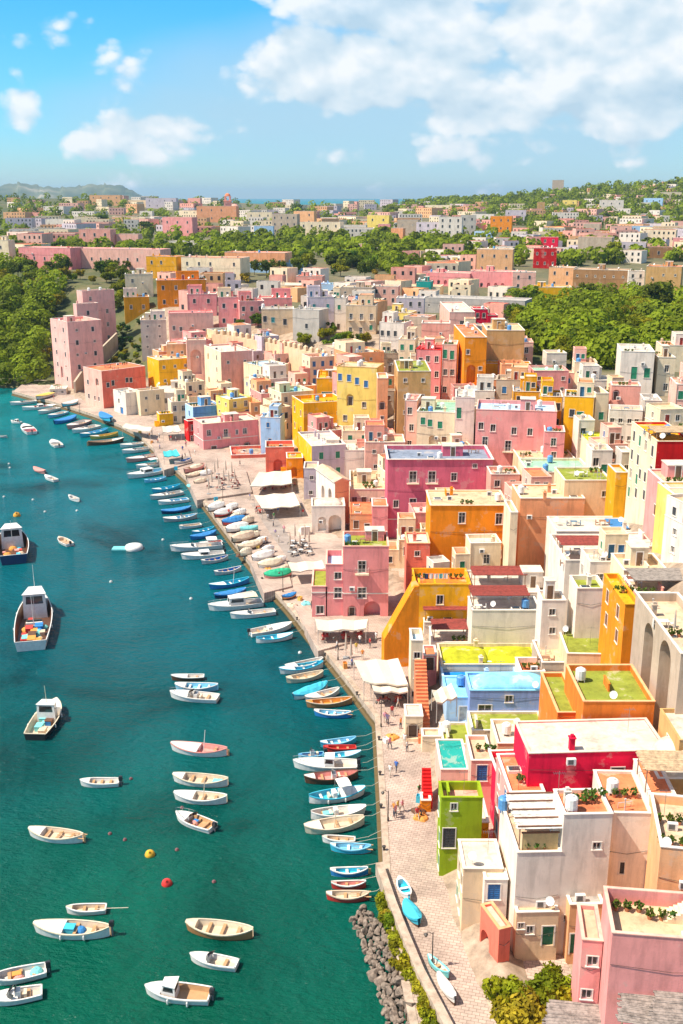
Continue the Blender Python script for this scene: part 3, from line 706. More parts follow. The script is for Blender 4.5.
h(564, 584, 560, 619, 'white', yr=534, rc='wroof', par=1.1, L='white house with a dark red reed pergola on its roof', n='red reed pergola house', ex=(('pergola', .02, .25, (7.2, 3.8, 2.3, 'reed')), ('ac', .5, .2)), ops=[(590, 568, 'o', .6, .5)])
wt = h(555, 556, 531, 665, 'white', yr=516, rc='wroof', par=.2, L='wide white flat roof with a blue tarpaulin lying on it', n='wide white roof with the blue tarpaulin', auto=False, ex=(('antenna', .05, .5),))
m = MB(); tx = wt['_w']; m.box(tx * .54, 1.5, wt['_h'] - .2, tx * .7, wt['_d'] - 1, wt['_h'] - .1); m.obj('tarpaulin', [paint((.02, .2, .5), .5, .15, key='blue_tarp')], wt)
h(575, 624, 588, 606, 'white', xl=563, yr=575, rc='groof', tc='white', par=.6, L='white house with a mossy green roof left of the orange yellow house', ex=(('chimney', .5, .5),))
h(622, 594, 570, 668, 'cream', xl=617, yr=553, rc='sand', par=.6, L='cream house with a plain beige flat roof above the orange yellow house', ex=(('hut', .3, .5),), ops=[(640, 580, 'w')])
h(625, 560, 546, 674, 'white', yr=532, rc='wroof', par=.25, L='white parapet house just below the wide white roof', auto=False)
h(634, 612, 592, 690, 'rose', yr=575, rc='broof', par=.6, L='pinkish house with a grey slatted roof cover', ex=(('pergola', .05, .2, (7, 4, 1.6, 'grey')),))
HOUSE_Y = h(414, 634, 584, 471, 'yellow', yr=568, rc='deep', tc='ochre', par=1.0, L='golden yellow house with a laundry line on its orange terrace', n='golden yellow laundry terrace', ex=(('pots', .02, .7), ('pots', .7, .7)), ops=[(440, 600, 'w')])
h(424, 634, 622, 472, 'white', yr=607, rc='wroof', par=.3, L='white terrace under the upper red reed pergola below the yellow house', ex=(('pergola', .02, .1, (6.4, 3.8, 2.0, 'reed')),))
h(432, 655, 642, 472, 'white', yr=626, rc='wroof', par=.3, L='white terrace under the lower red reed pergola', ex=(('pergola', .05, .1, (4.6, 3.4, 2.0, 'reed')),))
h(471, 644, 610, 541, 'white', yr=596, rc='wroof', par=.4, L='long plain white wall house below two red reed pergolas', n='long plain white wall', ex=(('pergola', .03, .25, (7.6, 3.6, 2.0, 'reed')), ('tank', .8, .3)))
h(472, 612, 592, 541, 'white', yr=570, rc='wroof', par=.4, L='white house with a rust red reed cover below the tall orange house', ex=(('pergola', .06, .3, (7.6, 3.6, 2.0, 'reed')), ('hut', .78, .3)), ops=[(532, 600, 'n')])
h(540, 640, 600, 566, 'white', xl=534, yr=590, rc='broof', par=.4, L='narrow white house with a rust coloured hut on its roof', ex=(('hut', .2, .4),), win=(2, 1, 'o'))
h(410, 704, 640, 423, 'cream', xl=406, yr=628, rc='lblue', par=.8, L='slender cream tower house beside the white quay canopies', z=1.5, win=(3, 1, 'o'), auto=False)
h(423, 690, 655, 437, 'dpink', yr=645, rc='terra', par=.3, L='tiny raspberry red room wedged beside the slender cream tower', ops=[(430, 664, 'd', 1, 1.9)], auto=False)
k1 = h(405, 742, 716, 423, 'cream', yr=704, rc='wroof', par=.15, L='cream quayside kiosk with an orange stall front', z=1.5, auto=False, ops=[(413, 731, 'a', 1.6, 2.1)])
st1 = h(422, 752, 736, 441, 'cream', yr=728, rc='broof', par=.3, L='cream landing house with a long flight of terracotta steps', z=1.5, auto=False)
stairs(st1, 1.2, st1['_d'], .5, 0, .42, 22, .3, 1.5, [W_('terra')])
st2 = h(421, 812, 800, 431, 'orange', yr=792, rc='red', par=.3, L='orange framed entrance steps of red stone beside the lime green house', z=1.5, auto=False)
stairs(st2, .3, .6, 1.0, 0, .35, 9, .25, -1.0, [W_('red')])
HOUSE_Y_h = HOUSE_Y['_h']
# the tall orange and the magenta house
h(429, 574, 505, 508, 'orange', yr=490, rc='sand', tc='cream', par=.2, cornice=.15, L='tall plain orange house with four windows', n='tall orange house', ops=[(462, 518, 'w', 1.1, 1.9), (499, 519, 'w', 1.1, 1.9), (482, 554, 'w', 1.2, 1.4), (498, 554, 'w', 1.2, 1.4)], ex=(('chimney', .3, .7), ('tank', .9, .3)))
h(508, 566, 512, 518, 'cream', yr=500, rc='broof', par=.8, L='thin cream stair tower on the end of the tall orange house', win=(3, 1, 'a'), auto=False)
h(406, 598, 543, 430, 'coral', yr=532, rc='wroof', tc='peach', par=.3, L='dark coral annex with a white roof beside the tall orange house', ex=(('chimney', .3, .3),), win=(3, 1, 'o'))
h(387, 522, 459, 493, 'magenta', xl=382, yr=445, rc=(.24, .29, .38), tc='white', par=.9, cornice=.25, band=[.5], L='big magenta house with a white cornice and blue roof terrace', n='magenta house', ops=[(413, 477, 'f', 1.4, 2.3), (432, 477, 'f', 1.4, 2.3), (454, 477, 'w', 1.1, 1.6), (413, 504, 'w', 1.3, 2.2), (475, 466, 'o', .8, .8), (396, 504, 'w')], ex=(('hut', .55, .5, (4, 3, 2)), ('ac', .3, .5)))
h(490, 500, 474, 520, 'rose', yr=466, rc='broof', par=.8, L='small rose house with rooftop clutter right of the magenta house', ex=(('ac', .2, .3), ('ac', .6, .3), ('tank', .4, .6)), win=(2, 2, 'w'))
h(350, 534, 514, 374, 'salmon', yr=502, rc='terra', tc='terra', par=.2, L='low salmon house with a terracotta awning roof below the white gabled chapel', auto=False, win=(1, 2, 'n'))
h(372, 530, 506, 388, 'dpink', yr=498, rc='terra', par=.2, L='dark pink lean-to at the foot of the magenta house', auto=False)
# the pink quay house
q = dict(z=1.5, band=[4.1], tc='lpink')
h(343, 618, 546, 389, 'dpink', yr=531, rc='groof', par=.7, L='tall deep pink quay house with a green roof terrace', n='tall pink quay house', ops=[(362, 567, 'f', 1.2, 2.), (362, 593, 'w', 1.3, 1.8), (372, 610, 'A', 2.6, 3.), (352, 612, 'a', 1.4, 2.2)], ex=(('hut', .5, .6, (3, 2.5, 1.6)), ('ac', .2, .3), ('pots', .1, .2)), **q)
h(326, 617, 564, 343, 'dpink', dep=7, rc='lblue', par=1.0, L='middle step of the pink quay house with blue cloths on its terrace', ops=[(338, 576, 'w', 1.1, 1.2), (338, 593, 'w', 1.2, 1.8), (338, 611, 'a', 1.5, 2.1)], auto=False, **q)
h(312, 617, 586, 327, 'dpink', dep=8, rc='groof', par=.3, L='lowest step of the pink quay house with a green sloping roof', ops=[(320, 610, 'w', 1.2, 1.4)], lwin=(2, 2, 'w'), auto=False, **q)
# middle of the hillside
h(518, 548, 498, 585, 'salmon', yr=484, rc='sand', par=.3, L='windowless salmon house with a tan flat roof', n='windowless salmon house', ops=[(560, 538, 'd', 1, 2)], ex=(('chimney', .35, -.02), ('chimney', .5, .5)))
h(562, 524, 480, 612, 'beige', yr=467, rc='groof', par=.25, L='plain beige house with a mossy roof and one small window', n='plain beige mossy roofed house', ops=[(605, 494, 'w', 1, 1)], ex=(('dish', .3, .2),))
h(527, 494, 472, 593, 'cream', yr=458, rc='mint', par=.5, L='cream house under a mint green tarpaulin roof', ex=(('tank', .3, .2), ('ac', .5, .2)))
h(519, 474, 459, 576, 'beige', yr=447, rc='sand', par=.25, L='long beige house with a tan roof in front of the pink house', auto=False, win=(1, 3, 'o'))
h(650, 524, 441, 694, 'red', xl=632, rc='ochre', tc='cream', lc='cream', par=.4, L='bright red house with a cream side wall and ochre slatted roof', n='bright red house', ops=[(660, 455, 'k', 1, 1.8), (664, 478, 'w')], lops=[(640, 474, 'k'), (645, 477, 'k'), (636, 493, 'k'), (644, 495, 'k')], lwin=(4, 4, 'k,g,w'), ex=(('pergola', .05, .1, (6.5, 4, 1.3, 'straw')),))
h(664, 548, 488, 669, 'pink', xl=648, rc='broof', par=.3, L='narrow pink house below the bright red house', lops=[(653, 482, 'k', .9, 1.7), (658, 486, 'k', .9, 1.7), (655, 510, 'n'), (660, 512, 'n')], mass=True)
h(668, 556, 494, 730, 'pyellow', yaw=3, dep=6, rc='broof', par=.3, L='pale yellow house with round arches at the right edge', ops=[(673, 510, 'A', 2.6, 4.5), (682, 516, 'A', 2.6, 4.5)], win=(3, 3, 'n'), mass=True)
h(675, 496, 447, 730, 'pyellow', rc='sand', L='pale yellow upper house beside the bright red house', ops=[(680, 476, 'g', 1, 1.8)], mass=True)
h(613, 512, 472, 629, 'ochre', xl=608, rc='broof', L='slim ochre house between the mossy roof and the bright red house', ops=[(619, 482, 'n', 1.1, 1.8), (622, 503, 'dr', 1.2, 2.4)], auto=False)
h(620, 480, 452, 633, 'grey', yr=446, rc='wroof', L='grey boxy house with a white roof left of the bright red house', auto=False, win=(1, 1, 'o'))
h(590, 486, 450, 613, 'white', yr=444, rc='broof', L='white house with tall green shutters below the lime green canopy', ops=[(611, 458, 'g', 1, 2), (596, 462, 'w'), (604, 470, 'g', 1, 2)], mass=True)
h(592, 462, 445, 622, 'cream', yr=432, rc='lime', tc='lime', par=.1, L='cream house with a lime green canopy roof', n='lime green canopy roof', auto=False)
h(618, 396, 351, 655, 'white', yaw=-10, dep=13, rc='wroof', L='big white house with two tall green shutters by the green valley', n='big white house by the valley', ops=[(634, 373, 'g', 1.3, 2.8), (647, 373, 'g', 1.3, 2.2)], ex=(('antenna', .3, .4), ('chimney', .7, .5)))
h(655, 396, 357, 676, 'cream', yaw=-5, dep=10, rc='broof', L='cream house joined to the big white valley house', win=(2, 1, 'w'), ex=(('hut', .4, .4),))
h(609, 424, 385, 641, 'rose', yaw=-10, dep=5, rc='broof', L='rose walled terrace below the big white valley house', n='rose walled terrace', ops=[(616, 395, 'a', 1.4, 2.2)], ex=(('pots', .3, .4),))
h(607, 446, 409, 643, 'white', yaw=-12, dep=5, rc='broof', L='long white wall house with tiny openings below the rose walled terrace', win=(2, 4, 'o'), auto=False)
h(642, 432, 400, 662, 'grey', yaw=-8, dep=7, rc='greyroof', L='grey house crowded by terraces under the cream house', win=(2, 2, 'g,n'), mass=True)
h(672, 436, 384, 700, 'lpink', yaw=-8, dep=8, rc='wroof', L='pale pink house with one green window at the right edge', ops=[(678, 410, 'g', 1, 1.9)], win=(3, 2, 'g'), mass=True)
h(656, 440, 420, 676, 'yellow', dep=6, rc='wroof', L='small yellow house between the grey and the pale pink house', win=(1, 1, 'n'), mass=True)
h(660, 372, 345, 700, 'cream', yaw=-5, dep=8, rc='terra', L='cream house with a terracotta roof behind the big white house', win=(1, 2, 'w'), mass=True)
h(512, 418, 391, 541, 'ochre', yaw=-8, dep=8, rc='greyroof', L='ochre house with a dark window right of the arcade', n='ochre house', win=(2, 2, 'k'), mass=True)
h(540, 430, 396, 563, 'yellow', yaw=-8, dep=8, rc='greyroof', L='golden yellow house with a grey roof behind the pink blue roofed house', win=(2, 2, 'k'), mass=True)
h(562, 444, 396, 595, 'yellow', yaw=-12, dep=8, rc='greyroof', L='golden yellow house with green shutters and a grey roof', n='golden yellow shuttered house', ops=[(566, 411, 'k'), (572, 413, 'k'), (580, 417, 'g', 1.3, 2.2)], mass=True)
h(593, 436, 393, 609, 'cream', xl=587, rc='broof', L='slim cream tower house right of the golden yellow houses', win=(3, 1, 'g'), auto=False)
h(577, 452, 420, 595, 'white', dep=5, rc='broof', L='small white house in front of the golden yellow shuttered house', ops=[(583, 433, 'k', 1, 2)], mass=True)
h(546, 370, 353, 567, 'white', dep=6, rc='broof', L='lone white shed at the edge of the green valley', auto=False)
h(474, 468, 409, 557, 'pink', yaw=-9, dep=11, rc='lblue', tc='lpink', par=.8, L='large pink house with a pale blue roof terrace', n='pink blue roofed house', ops=[(481, 426, 'w', 1, 1.5), (493, 428, 'w', 1, 1.5), (514, 431, 'w', 1, 1.5), (485, 442, 'w', 1.1, 2.2), (508, 446, 'f', 1.2, 2.2), (530, 432, 'w')], ex=(('hut', .55, .3), ('tank', .4, .3), ('ac', .75, .15), ('antenna', .2, .4)))
h(543, 462, 431, 565, 'dpink', yaw=-9, dep=6, rc='rose', par=.8, L='deep pink lower wing on the end of the blue roofed house', ex=(('ac', .2, .3), ('pots', .4, .4)), win=(2, 1, 'w'))
h(454, 450, 397, 475, 'white', yaw=-6, dep=10, rc='wroof', L='tall white house with green shutters left of the pink blue roofed house', ops=[(459, 413, 'g', 1, 2.4), (459, 437, 'g', 1, 2.2)], ex=(('tank', .5, .3),))
h(416, 456, 411, 455, 'cream', yaw=-11, yr=399, rc='mint', L='cream house with three green shutters and a mint green roof', n='mint roofed cream house', ops=[(423, 421, 'g', 1, 1.6), (430, 423, 'g', 1, 1.6), (440, 425, 'g', 1, 1.6), (432, 440, 'a', 1.4, 2), (444, 440, 'n')], ex=(('hut', .05, .3), ('tank', .6, .4)))
h(404, 452, 400, 417, 'lpink', yaw=-11, rc='rose', L='faded pink house between the tan tower and the mint roof', win=(3, 1, 'w'), mass=True)
h(397, 436, 371, 431, 'tan', xl=386, yr=360, rc='groof', par=.25, L='tall weathered tan tower house with a boxy hut on top', n='weathered tan tower', ex=(('hut', .1, .3, (3, 2.5, 1.8)),), win=(4, 2, 'o'), lwin=(4, 2, 'w,a'))
h(337, 436, 366, 377, 'pyellow', yaw=-15, dep=8, rc='sand', tc='tan', par=.2, L='long pale yellow house with blue windows over a white arcade', n='yellow arcade house', ops=[(340, 377, 'b', 1, 1.7), (349, 378, 'b', 1, 1.7), (357, 381, 'b', 1, 1.7), (366, 384, 'b', 1, 1.7), (350, 400, 'a', 1.8, 3), (357, 404, 'a', 1.8, 3), (364, 405, 'w'), (357, 421, 'a', 1.6, 3), (345, 418, 'o'), (370, 425, 'o')], auto=False)
h(377, 440, 378, 388, 'salmon', dep=8, rc='sand', L='crumbling salmon wall between the yellow arcade and the tan tower', win=(4, 1, 'o,a'), auto=False)
h(304, 440, 403, 346, 'yellow', xl=292, yaw=18, rc='ochre', par=1.0, L='golden house with a planted balcony and stepped terrace', n='golden balcony house', ops=[(299, 424, 'w')], ex=(('pots', .6, .2),), lwin=(2, 2, 'w'), win=(2, 3, 'o'))
h(317, 412, 378, 346, 'yellow', yr=370, rc='ochre', par=.6, L='upper golden storey with pale blue sliding doors', ops=[(328, 396, 'tf', 3.4, 2.2)], ex=(('hut', .3, .3, (2.5, 2, 2)),))
h(204, 458, 424, 258, 'dpink', xl=193, yaw=24, rc='wroof', tc='cream', band=[4.6], L='raspberry pink square house with a small balcony on the piazza', n='raspberry square house', ops=[(209, 433, 'w', 1.1, 1.6), (226, 433, 'f', 1.1, 2.1), (237, 432, 'w', .7, 1.3), (245, 431, 'w', 1.1, 1.6), (214, 450, 'd', 1.4, 2.2), (237, 449, 'd', 1.1, 2.4), (247, 446, 'a', 2., 2.6)], lwin=(2, 1, 'w'), ex=(('hut', .45, .3, (4, 3, 1.8)),))
h(194, 434, 407, 221, 'blue', xl=185, yaw=28, rc='sand', lc='lblue', L='sky blue house behind the raspberry square house', n='sky blue house', lwin=(2, 1, 'b'), ex=(('hut', .4, .4),), auto=False)  # lighter blue on the left wall stands in for sunlight there
h(189, 444, 421, 197, 'red', xl=184, yaw=28, rc='broof', L='small red house on the piazza below the sky blue house', win=(2, 1, 'w'), auto=False)
h(261, 456, 417, 280, 'lblue', yaw=-8, dep=6, rc='wroof', L='pale blue house front right of the raspberry square house', n='pale blue house front', ops=[(268, 425, 'b', .8, 1.3), (270, 441, 'b', .8, 1.3)], mass=True)
h(232, 479, 455, 266, 'coral', xl=226, yaw=8, yr=446, rc='coral', par=.9, L='low coral walled terrace in front of the raspberry square house', auto=False, lwin=(1, 2, 'o'))
c13 = h(266, 476, 447, 294, 'coral', yaw=4, dep=7, rc='terra', par=.9, L='coral red house with pots on its terrace above the canopies', n='coral red terrace house', ops=[(278, 466, 'A', 2.2, 3.4)], ex=(('pots', .1, .2), ('pots', .5, .2)))
c14 = h(287, 480, 458, 303, 'orange', yaw=4, dep=6, rc='ochre', par=.4, L='orange house with outside steps beside the coral red terrace', ops=[(294, 472, 'a', 1.4, 2.4)], auto=False)
stairs(c14, -1.4, -2.2, -1, 0, .38, 12, .3, -1.2, [W_('orange')])
h(312, 480, 446, 346, 'lilac', xl=298, yaw=14, rc='wroof', lc='yellow', L='lilac house with a yellow side wall and white roof', n='lilac and yellow house', win=(2, 2, 'g'), auto=False)
h(322, 474, 450, 366, 'white', yr=440, rc='wroof', par=.8, L='white terrace house right of the lilac and yellow house', win=(1, 3, 'n'), ex=(('hut', .1, .3),))
h(365, 474, 442, 405, 'lpink', yr=434, rc='sand', L='pale pink house with a sandy roof left of the magenta house', n='pale pink sandy roofed house', win=(2, 2, 'g,o'), mass=True)
h(335, 520, 482, 349, 'salmon', xl=316, yaw=20, roof='gable', rc='broof', lc='white', L='white gabled chapel with tall arches and a salmon gable end', n='white gabled chapel', lops=[(330, 500, 'A', 2., 5.), (323, 497, 'A', 2., 5.)], auto=False)
w16 = h(312, 540, 506, 345, 'white', yaw=2, dep=6, rc='wroof', roof='vault', L='curved white stair house in front of the gabled chapel', ops=[(335, 526, 'A', 2.6, 4.6), (322, 524, 'a', 1.6, 3)], auto=False)
stairs(w16, -1.6, 5., -.5, .1, -.5, 12, .3, -1.8, [W_('white')])
h(350, 508, 489, 388, 'cream', yr=470, rc='sand', par=.9, L='cream terrace house between the chapel and the magenta house', win=(1, 4, 'n'), ex=(('hut', .2, .5), ('tank', .7, .3)))
h(304, 500, 468, 318, 'lilac', xl=296, dep=6, rc='broof', L='narrow lilac house left of the gabled chapel', win=(2, 1, 'o'), auto=False)
# left end of the harbour
h(72, 386, 322, 101, (.86, .47, .41), xl=50, yaw=38, rc='rose', par=.9, L='tall rose pink tower block rising straight from the harbour', n='rose harbour tower', win=(5, 2, 'k,o'), lwin=(5, 2, 'o,k'), auto=False, ex=(('hut', .1, .2),), lops=[(62, 372, 'a', 1.8, 4)])
h(80, 354, 304, 98, (.86, .47, .41), dep=3, yaw=38, rc='broof', L='middle step of the rose pink harbour tower', win=(3, 1, 'k'), auto=False)
h(86, 346, 291, 114, (.86, .47, .41), dep=5, yaw=38, rc='broof', par=.5, L='upper step of the rose pink harbour tower', win=(4, 2, 'k,w'), auto=False)
h(104, 410, 371, 145, 'coral', xl=83, yaw=42, rc='terra', lc='lpink', par=.3, L='coral house with a pale pink side beside the small boats', n='coral harbour house', ops=[(108, 385, 'k'), (113, 383, 'k', 1, 1.7), (127, 380, 'k'), (131, 380, 'k')], lops=[(88, 382, 'k'), (97, 382, 'a', 1.8, 2.4), (89, 396, 'k'), (95, 398, 'w'), (99, 399, 'w')], auto=False)  # paler left wall: sunlight on that side put into the colour
h(160, 388, 360, 191, 'yellow', xl=147, yaw=32, rc='sand', par=.3, L='blocky yellow house above the white cottages', n='blocky yellow house', win=(2, 3, 'o'), auto=False)
h(127, 420, 393, 141, 'white', xl=113, yaw=38, rc='wroof', L='white cottage with a blue quay door', n='white cottage with the blue door', lops=[(122, 412, 'db', 2, 3), (119, 401, 'w')], auto=False)
h(141, 417, 391, 164, 'cream', xl=135, yaw=30, rc='broof', L='cream cottage with an outside stair right of the blue door cottage', win=(2, 2, 'w,o'), mass=True)
h(158, 408, 393, 201, 'white', yr=383, yaw=10, rc='wroof', par=.3, L='white cottage row with one broad flat roof below the yellow house', win=(1, 3, 'w'), mass=True)
y15 = h(160, 430, 414, 173, 'yellow', yaw=20, dep=4, rc='ochre', par=.3, L='small yellow stair house on the quay beside the cottages', auto=False)
stairs(y15, -1.3, -2.5, -.5, 0, .4, 10, .3, -1.2, [W_('yellow')])
h(172, 424, 402, 188, 'cream', yaw=18, dep=6, rc='wroof', L='cream house between the yellow stair and the sky blue house', win=(2, 2, 'w'), mass=True)
h(142, 352, 320, 166, 'grey', yaw=10, dep=8, rc='broof', L='plain grey house above the terraced garden on the left hillside', win=(3, 2, 'o'), mass=True)
h(158, 309, 280, 206, 'orange', xl=150, yaw=10, rc='terra', par=.3, L='bright orange villa on the left ridge', n='bright orange villa', win=(2, 4, 'w,k'), cornice=.2, mass=True)
h(126, 298, 274, 152, 'cream', yaw=8, dep=8, rc='wroof', L='cream house left of the bright orange villa', win=(2, 2, 'w'), mass=True)
h(125, 316, 297, 149, 'ochre', xl=115, yaw=12, rc='broof', L='ochre house beside the rose harbour tower', win=(1, 2, 'w'), mass=True)
h(170, 348, 313, 213, 'lpink', yaw=10, xl=164, rc='dpink', tc='dpink', L='pale pink house with arches below the orange villa', n='pale pink arched house', ops=[(174, 328, 'w'), (181, 329, 'w'), (192, 331, 'a', 1.6, 2.8), (204, 331, 'w')], auto=False)
h(168, 374, 344, 186, 'peach', yaw=10, dep=6, rc='broof', L='peach house with tall buttresses under the pale pink arched house', win=(2, 2, 'o'), auto=False)
h(188, 378, 340, 206, 'lpink', yaw=10, dep=6, rc='broof', L='pale pink block with one great arch above the white cottages', ops=[(196, 362, 'A', 3.4, 8)], auto=False)
h(188, 318, 294, 216, 'dpink', yaw=4, dep=9, rc='wroof', L='deep pink house right of the bright orange villa', win=(2, 2, 'k'), mass=True)
h(219, 328, 297, 241, 'pink', xl=212, yaw=6, rc='wroof', L='pink house with a long flat roof above the battlement wall', n='pink house over the battlements', win=(2, 2, 'k'), mass=True)
h(240, 328, 301, 264, 'pink', yaw=10, dep=8, rc='rose', L='plain pink house behind the battlement wall', win=(2, 3, 'k'), mass=True)
h(258, 314, 298, 292, 'dpink', yaw=3, dep=9, rc='rose', L='long deep pink house above the beige villa', win=(1, 3, 'k'), mass=True)
h(262, 338, 309, 294, 'beige', yaw=4, dep=9, rc='greyroof', par=.3, L='old beige villa with dark windows behind the battlement wall', n='old beige villa', ops=[(265, 319, 'k', 1.2, 2), (273, 320, 't', 1.2, 1.8), (285, 322, 'k', 1.2, 2)], auto=False)
gs = h(293, 340, 309, 319, 'grey', yaw=-22, dep=8, rc='greyroof', L='grey villa wing with an outside stair', win=(1, 1, 'k'), auto=False)
h(308, 330, 297, 334, 'lilac', yaw=4, dep=9, rc='lilac', L='lilac house with a wide flat roof right of the beige villa', n='lilac flat roofed house', win=(2, 2, 't'), mass=True)
h(332, 330, 298, 346, 'white', yaw=-5, dep=9, rc='wroof', L='white house beside the lilac flat roofed house', win=(2, 1, 'g,t'), mass=True)
h(346, 334, 305, 376, 'beige', yaw=-6, dep=8, rc='broof', L='beige house with balconies above the leafy garden', win=(2, 3, 'g,f'), mass=True)
h(222, 390, 352, 252, 'rose', xl=204, yaw=24, rc='wroof', lc='cream', L='rose house with a bright white roof below the battlement wall', n='rose house under the battlements', win=(2, 2, 'o'), lwin=(3, 2, 'w,a'), auto=False)
h(379, 360, 322, 404, 'white', yaw=-20, dep=8, rc='wroof', L='white house with tall slit windows above the yellow arcade', win=(2, 4, 'k'), mass=True)
h(398, 378, 339, 415, 'cream', yaw=-10, dep=8, rc='broof', L='cream house left of the crimson trimmed row', win=(3, 2, 'g'), mass=True)
h(415, 396, 349, 441, 'dpink', yaw=-12, dep=8, rc='red', tc='red', L='deep pink house with a red roof terrace', n='red roof terrace house', win=(3, 3, 'w,f'), mass=True)
h(441, 398, 344, 457, 'lpink', yaw=-8, dep=8, rc='broof', L='pale pink house with green shutters right of the red roof terrace', ops=[(445, 354, 'g', 1, 2.2), (452, 355, 'g', 1, 2.2)], win=(3, 2, 'w'), mass=True)
h(463, 398, 337, 487, 'orange', xl=454, rc='terra', par=.3, L='tall orange tower house with a deep arch', n='orange arch tower', ops=[(471, 374, 'A', 2.2, 4.5), (468, 352, 'w', .8, 1.2)], win=(3, 2, 'o'), auto=False)
h(485, 378, 330, 525, 'tan', yaw=-3, yr=323, rc='sand', par=.3, L='windowless tan back wall house beside the orange arch tower', auto=False, ex=(('hut', .2, .3),))
h(478, 386, 363, 531, 'yellow', yaw=-4, dep=4, rc='terra', par=.8, L='long golden yellow terrace wall below the tan house', auto=False)
h(478, 402, 379, 514, 'salmon', yaw=-9, dep=6, rc='sand', par=.3, L='salmon arcade house with round openings below the yellow terrace wall', ops=[(484, 389, 'a', 1.6, 2.6), (491, 389, 'a', 2, 3), (499, 391, 'a', 2, 3)], auto=False)
h(449, 340, 312, 475, 'lpink', xl=440, rc='wroof', L='pale pink box house with one dark window behind the orange tower', ops=[(462, 324, 'w', 1.4, 2)], auto=False)
h(421, 350, 323, 450, 'rose', dep=8, yaw=-6, rc='wroof', L='blank rose wall house left of the pale pink box', auto=False)
h(473, 330, 309, 488, 'hot', dep=8, rc='dpink', L='crimson house right of the pale pink box', win=(2, 2, 'w'), auto=False)
h(487, 330, 315, 498, 'hot', dep=6, rc='dpink', L='low crimson wing at the edge of the trees', auto=False)
# walls that stand free
def wall_thing(pts, z1, t, c, L, name='garden_wall', merlon=False, zb=-3):
    P = [hit(x, y) for x, y in pts]
    o = P[0]; root = empty(name, o)
    mb = MB(); mm = []
    for a, b in zip(P[:-1], P[1:]):
        d = (b - a); n_ = Vector((-d.y, d.x, 0)).normalized() * t
        A, B = a - o, b - o
        q = [A + Vector((0, 0, zb)), B + Vector((0, 0, zb)), B + n_ + Vector((0, 0, zb)), A + n_ + Vector((0, 0, zb))]
        u = [A + Vector((0, 0, z1)), B + Vector((0, 0, z1)), B + n_ + Vector((0, 0, z1)), A + n_ + Vector((0, 0, z1))]
        mb.face(u); [mb.face([q[i], q[(i + 1) % 4], u[(i + 1) % 4], u[i]]) for i in range(4)]
        if merlon:
            k = max(1, int(d.length / 2.4))
            for i in range(k):
                p = A + d * ((i + .3) / k); e_ = d.normalized() * 1.1
                m2 = MB(); lo = [p, p + e_, p + e_ + n_, p + n_]; lo = [v + Vector((0, 0, z1)) for v in lo]
                hi = [v + Vector((0, 0, 1.3)) for v in lo]; tp = sum(hi, Vector()) / 4 + Vector((0, 0, .5))
                for j in range(4): m2.face([lo[j], lo[(j + 1) % 4], hi[(j + 1) % 4], hi[j]]); m2.face([hi[j], hi[(j + 1) % 4], tp])
                mm.append(m2)
    mb.obj('wall', [W_(c)], root)
    for m2 in mm: m2.obj('merlon', [W_(c)], root)
    tag(root, L, 'wall'); return root
wall_thing([(212, 352), (232, 354), (262, 360), (296, 368), (326, 376)], 6., 1., 'beige', 'long beige battlement wall with stone merlons', 'battlement_wall', True)
wall_thing([(326, 372), (352, 376), (376, 384)], 4., 1, 'beige', 'plain beige retaining wall below the leafy garden')
wall_thing([(564, 388), (588, 392), (610, 398)], 4., .6, 'cream', 'pale garden wall along the edge of the green valley')
wall_thing([(76, 392), (92, 368), (118, 342)], 3.5, .7, 'stone', 'stone stair wall climbing beside the rose harbour tower')
o_ = empty('stair_wall', at_z(384, 668, 1.5), R(8)); mb = MB()
pr = [(0, -.5), (4.9, -.5), (4.9, 12.2), (4.2, 12.2), (0, 4.4)]
for yy in (0, 2.2): mb.face([(x, yy, z) for x, z in pr])
for i in range(5): a, b = pr[i], pr[(i + 1) % 5]; mb.face([(a[0], 0, a[1]), (b[0], 0, b[1]), (b[0], 2.2, b[1]), (a[0], 2.2, a[1])])
mb.obj('wall', [W_('orange')], o_); tag(o_, 'tall orange stair wall sloping down to the white quay canopies', 'stair wall')
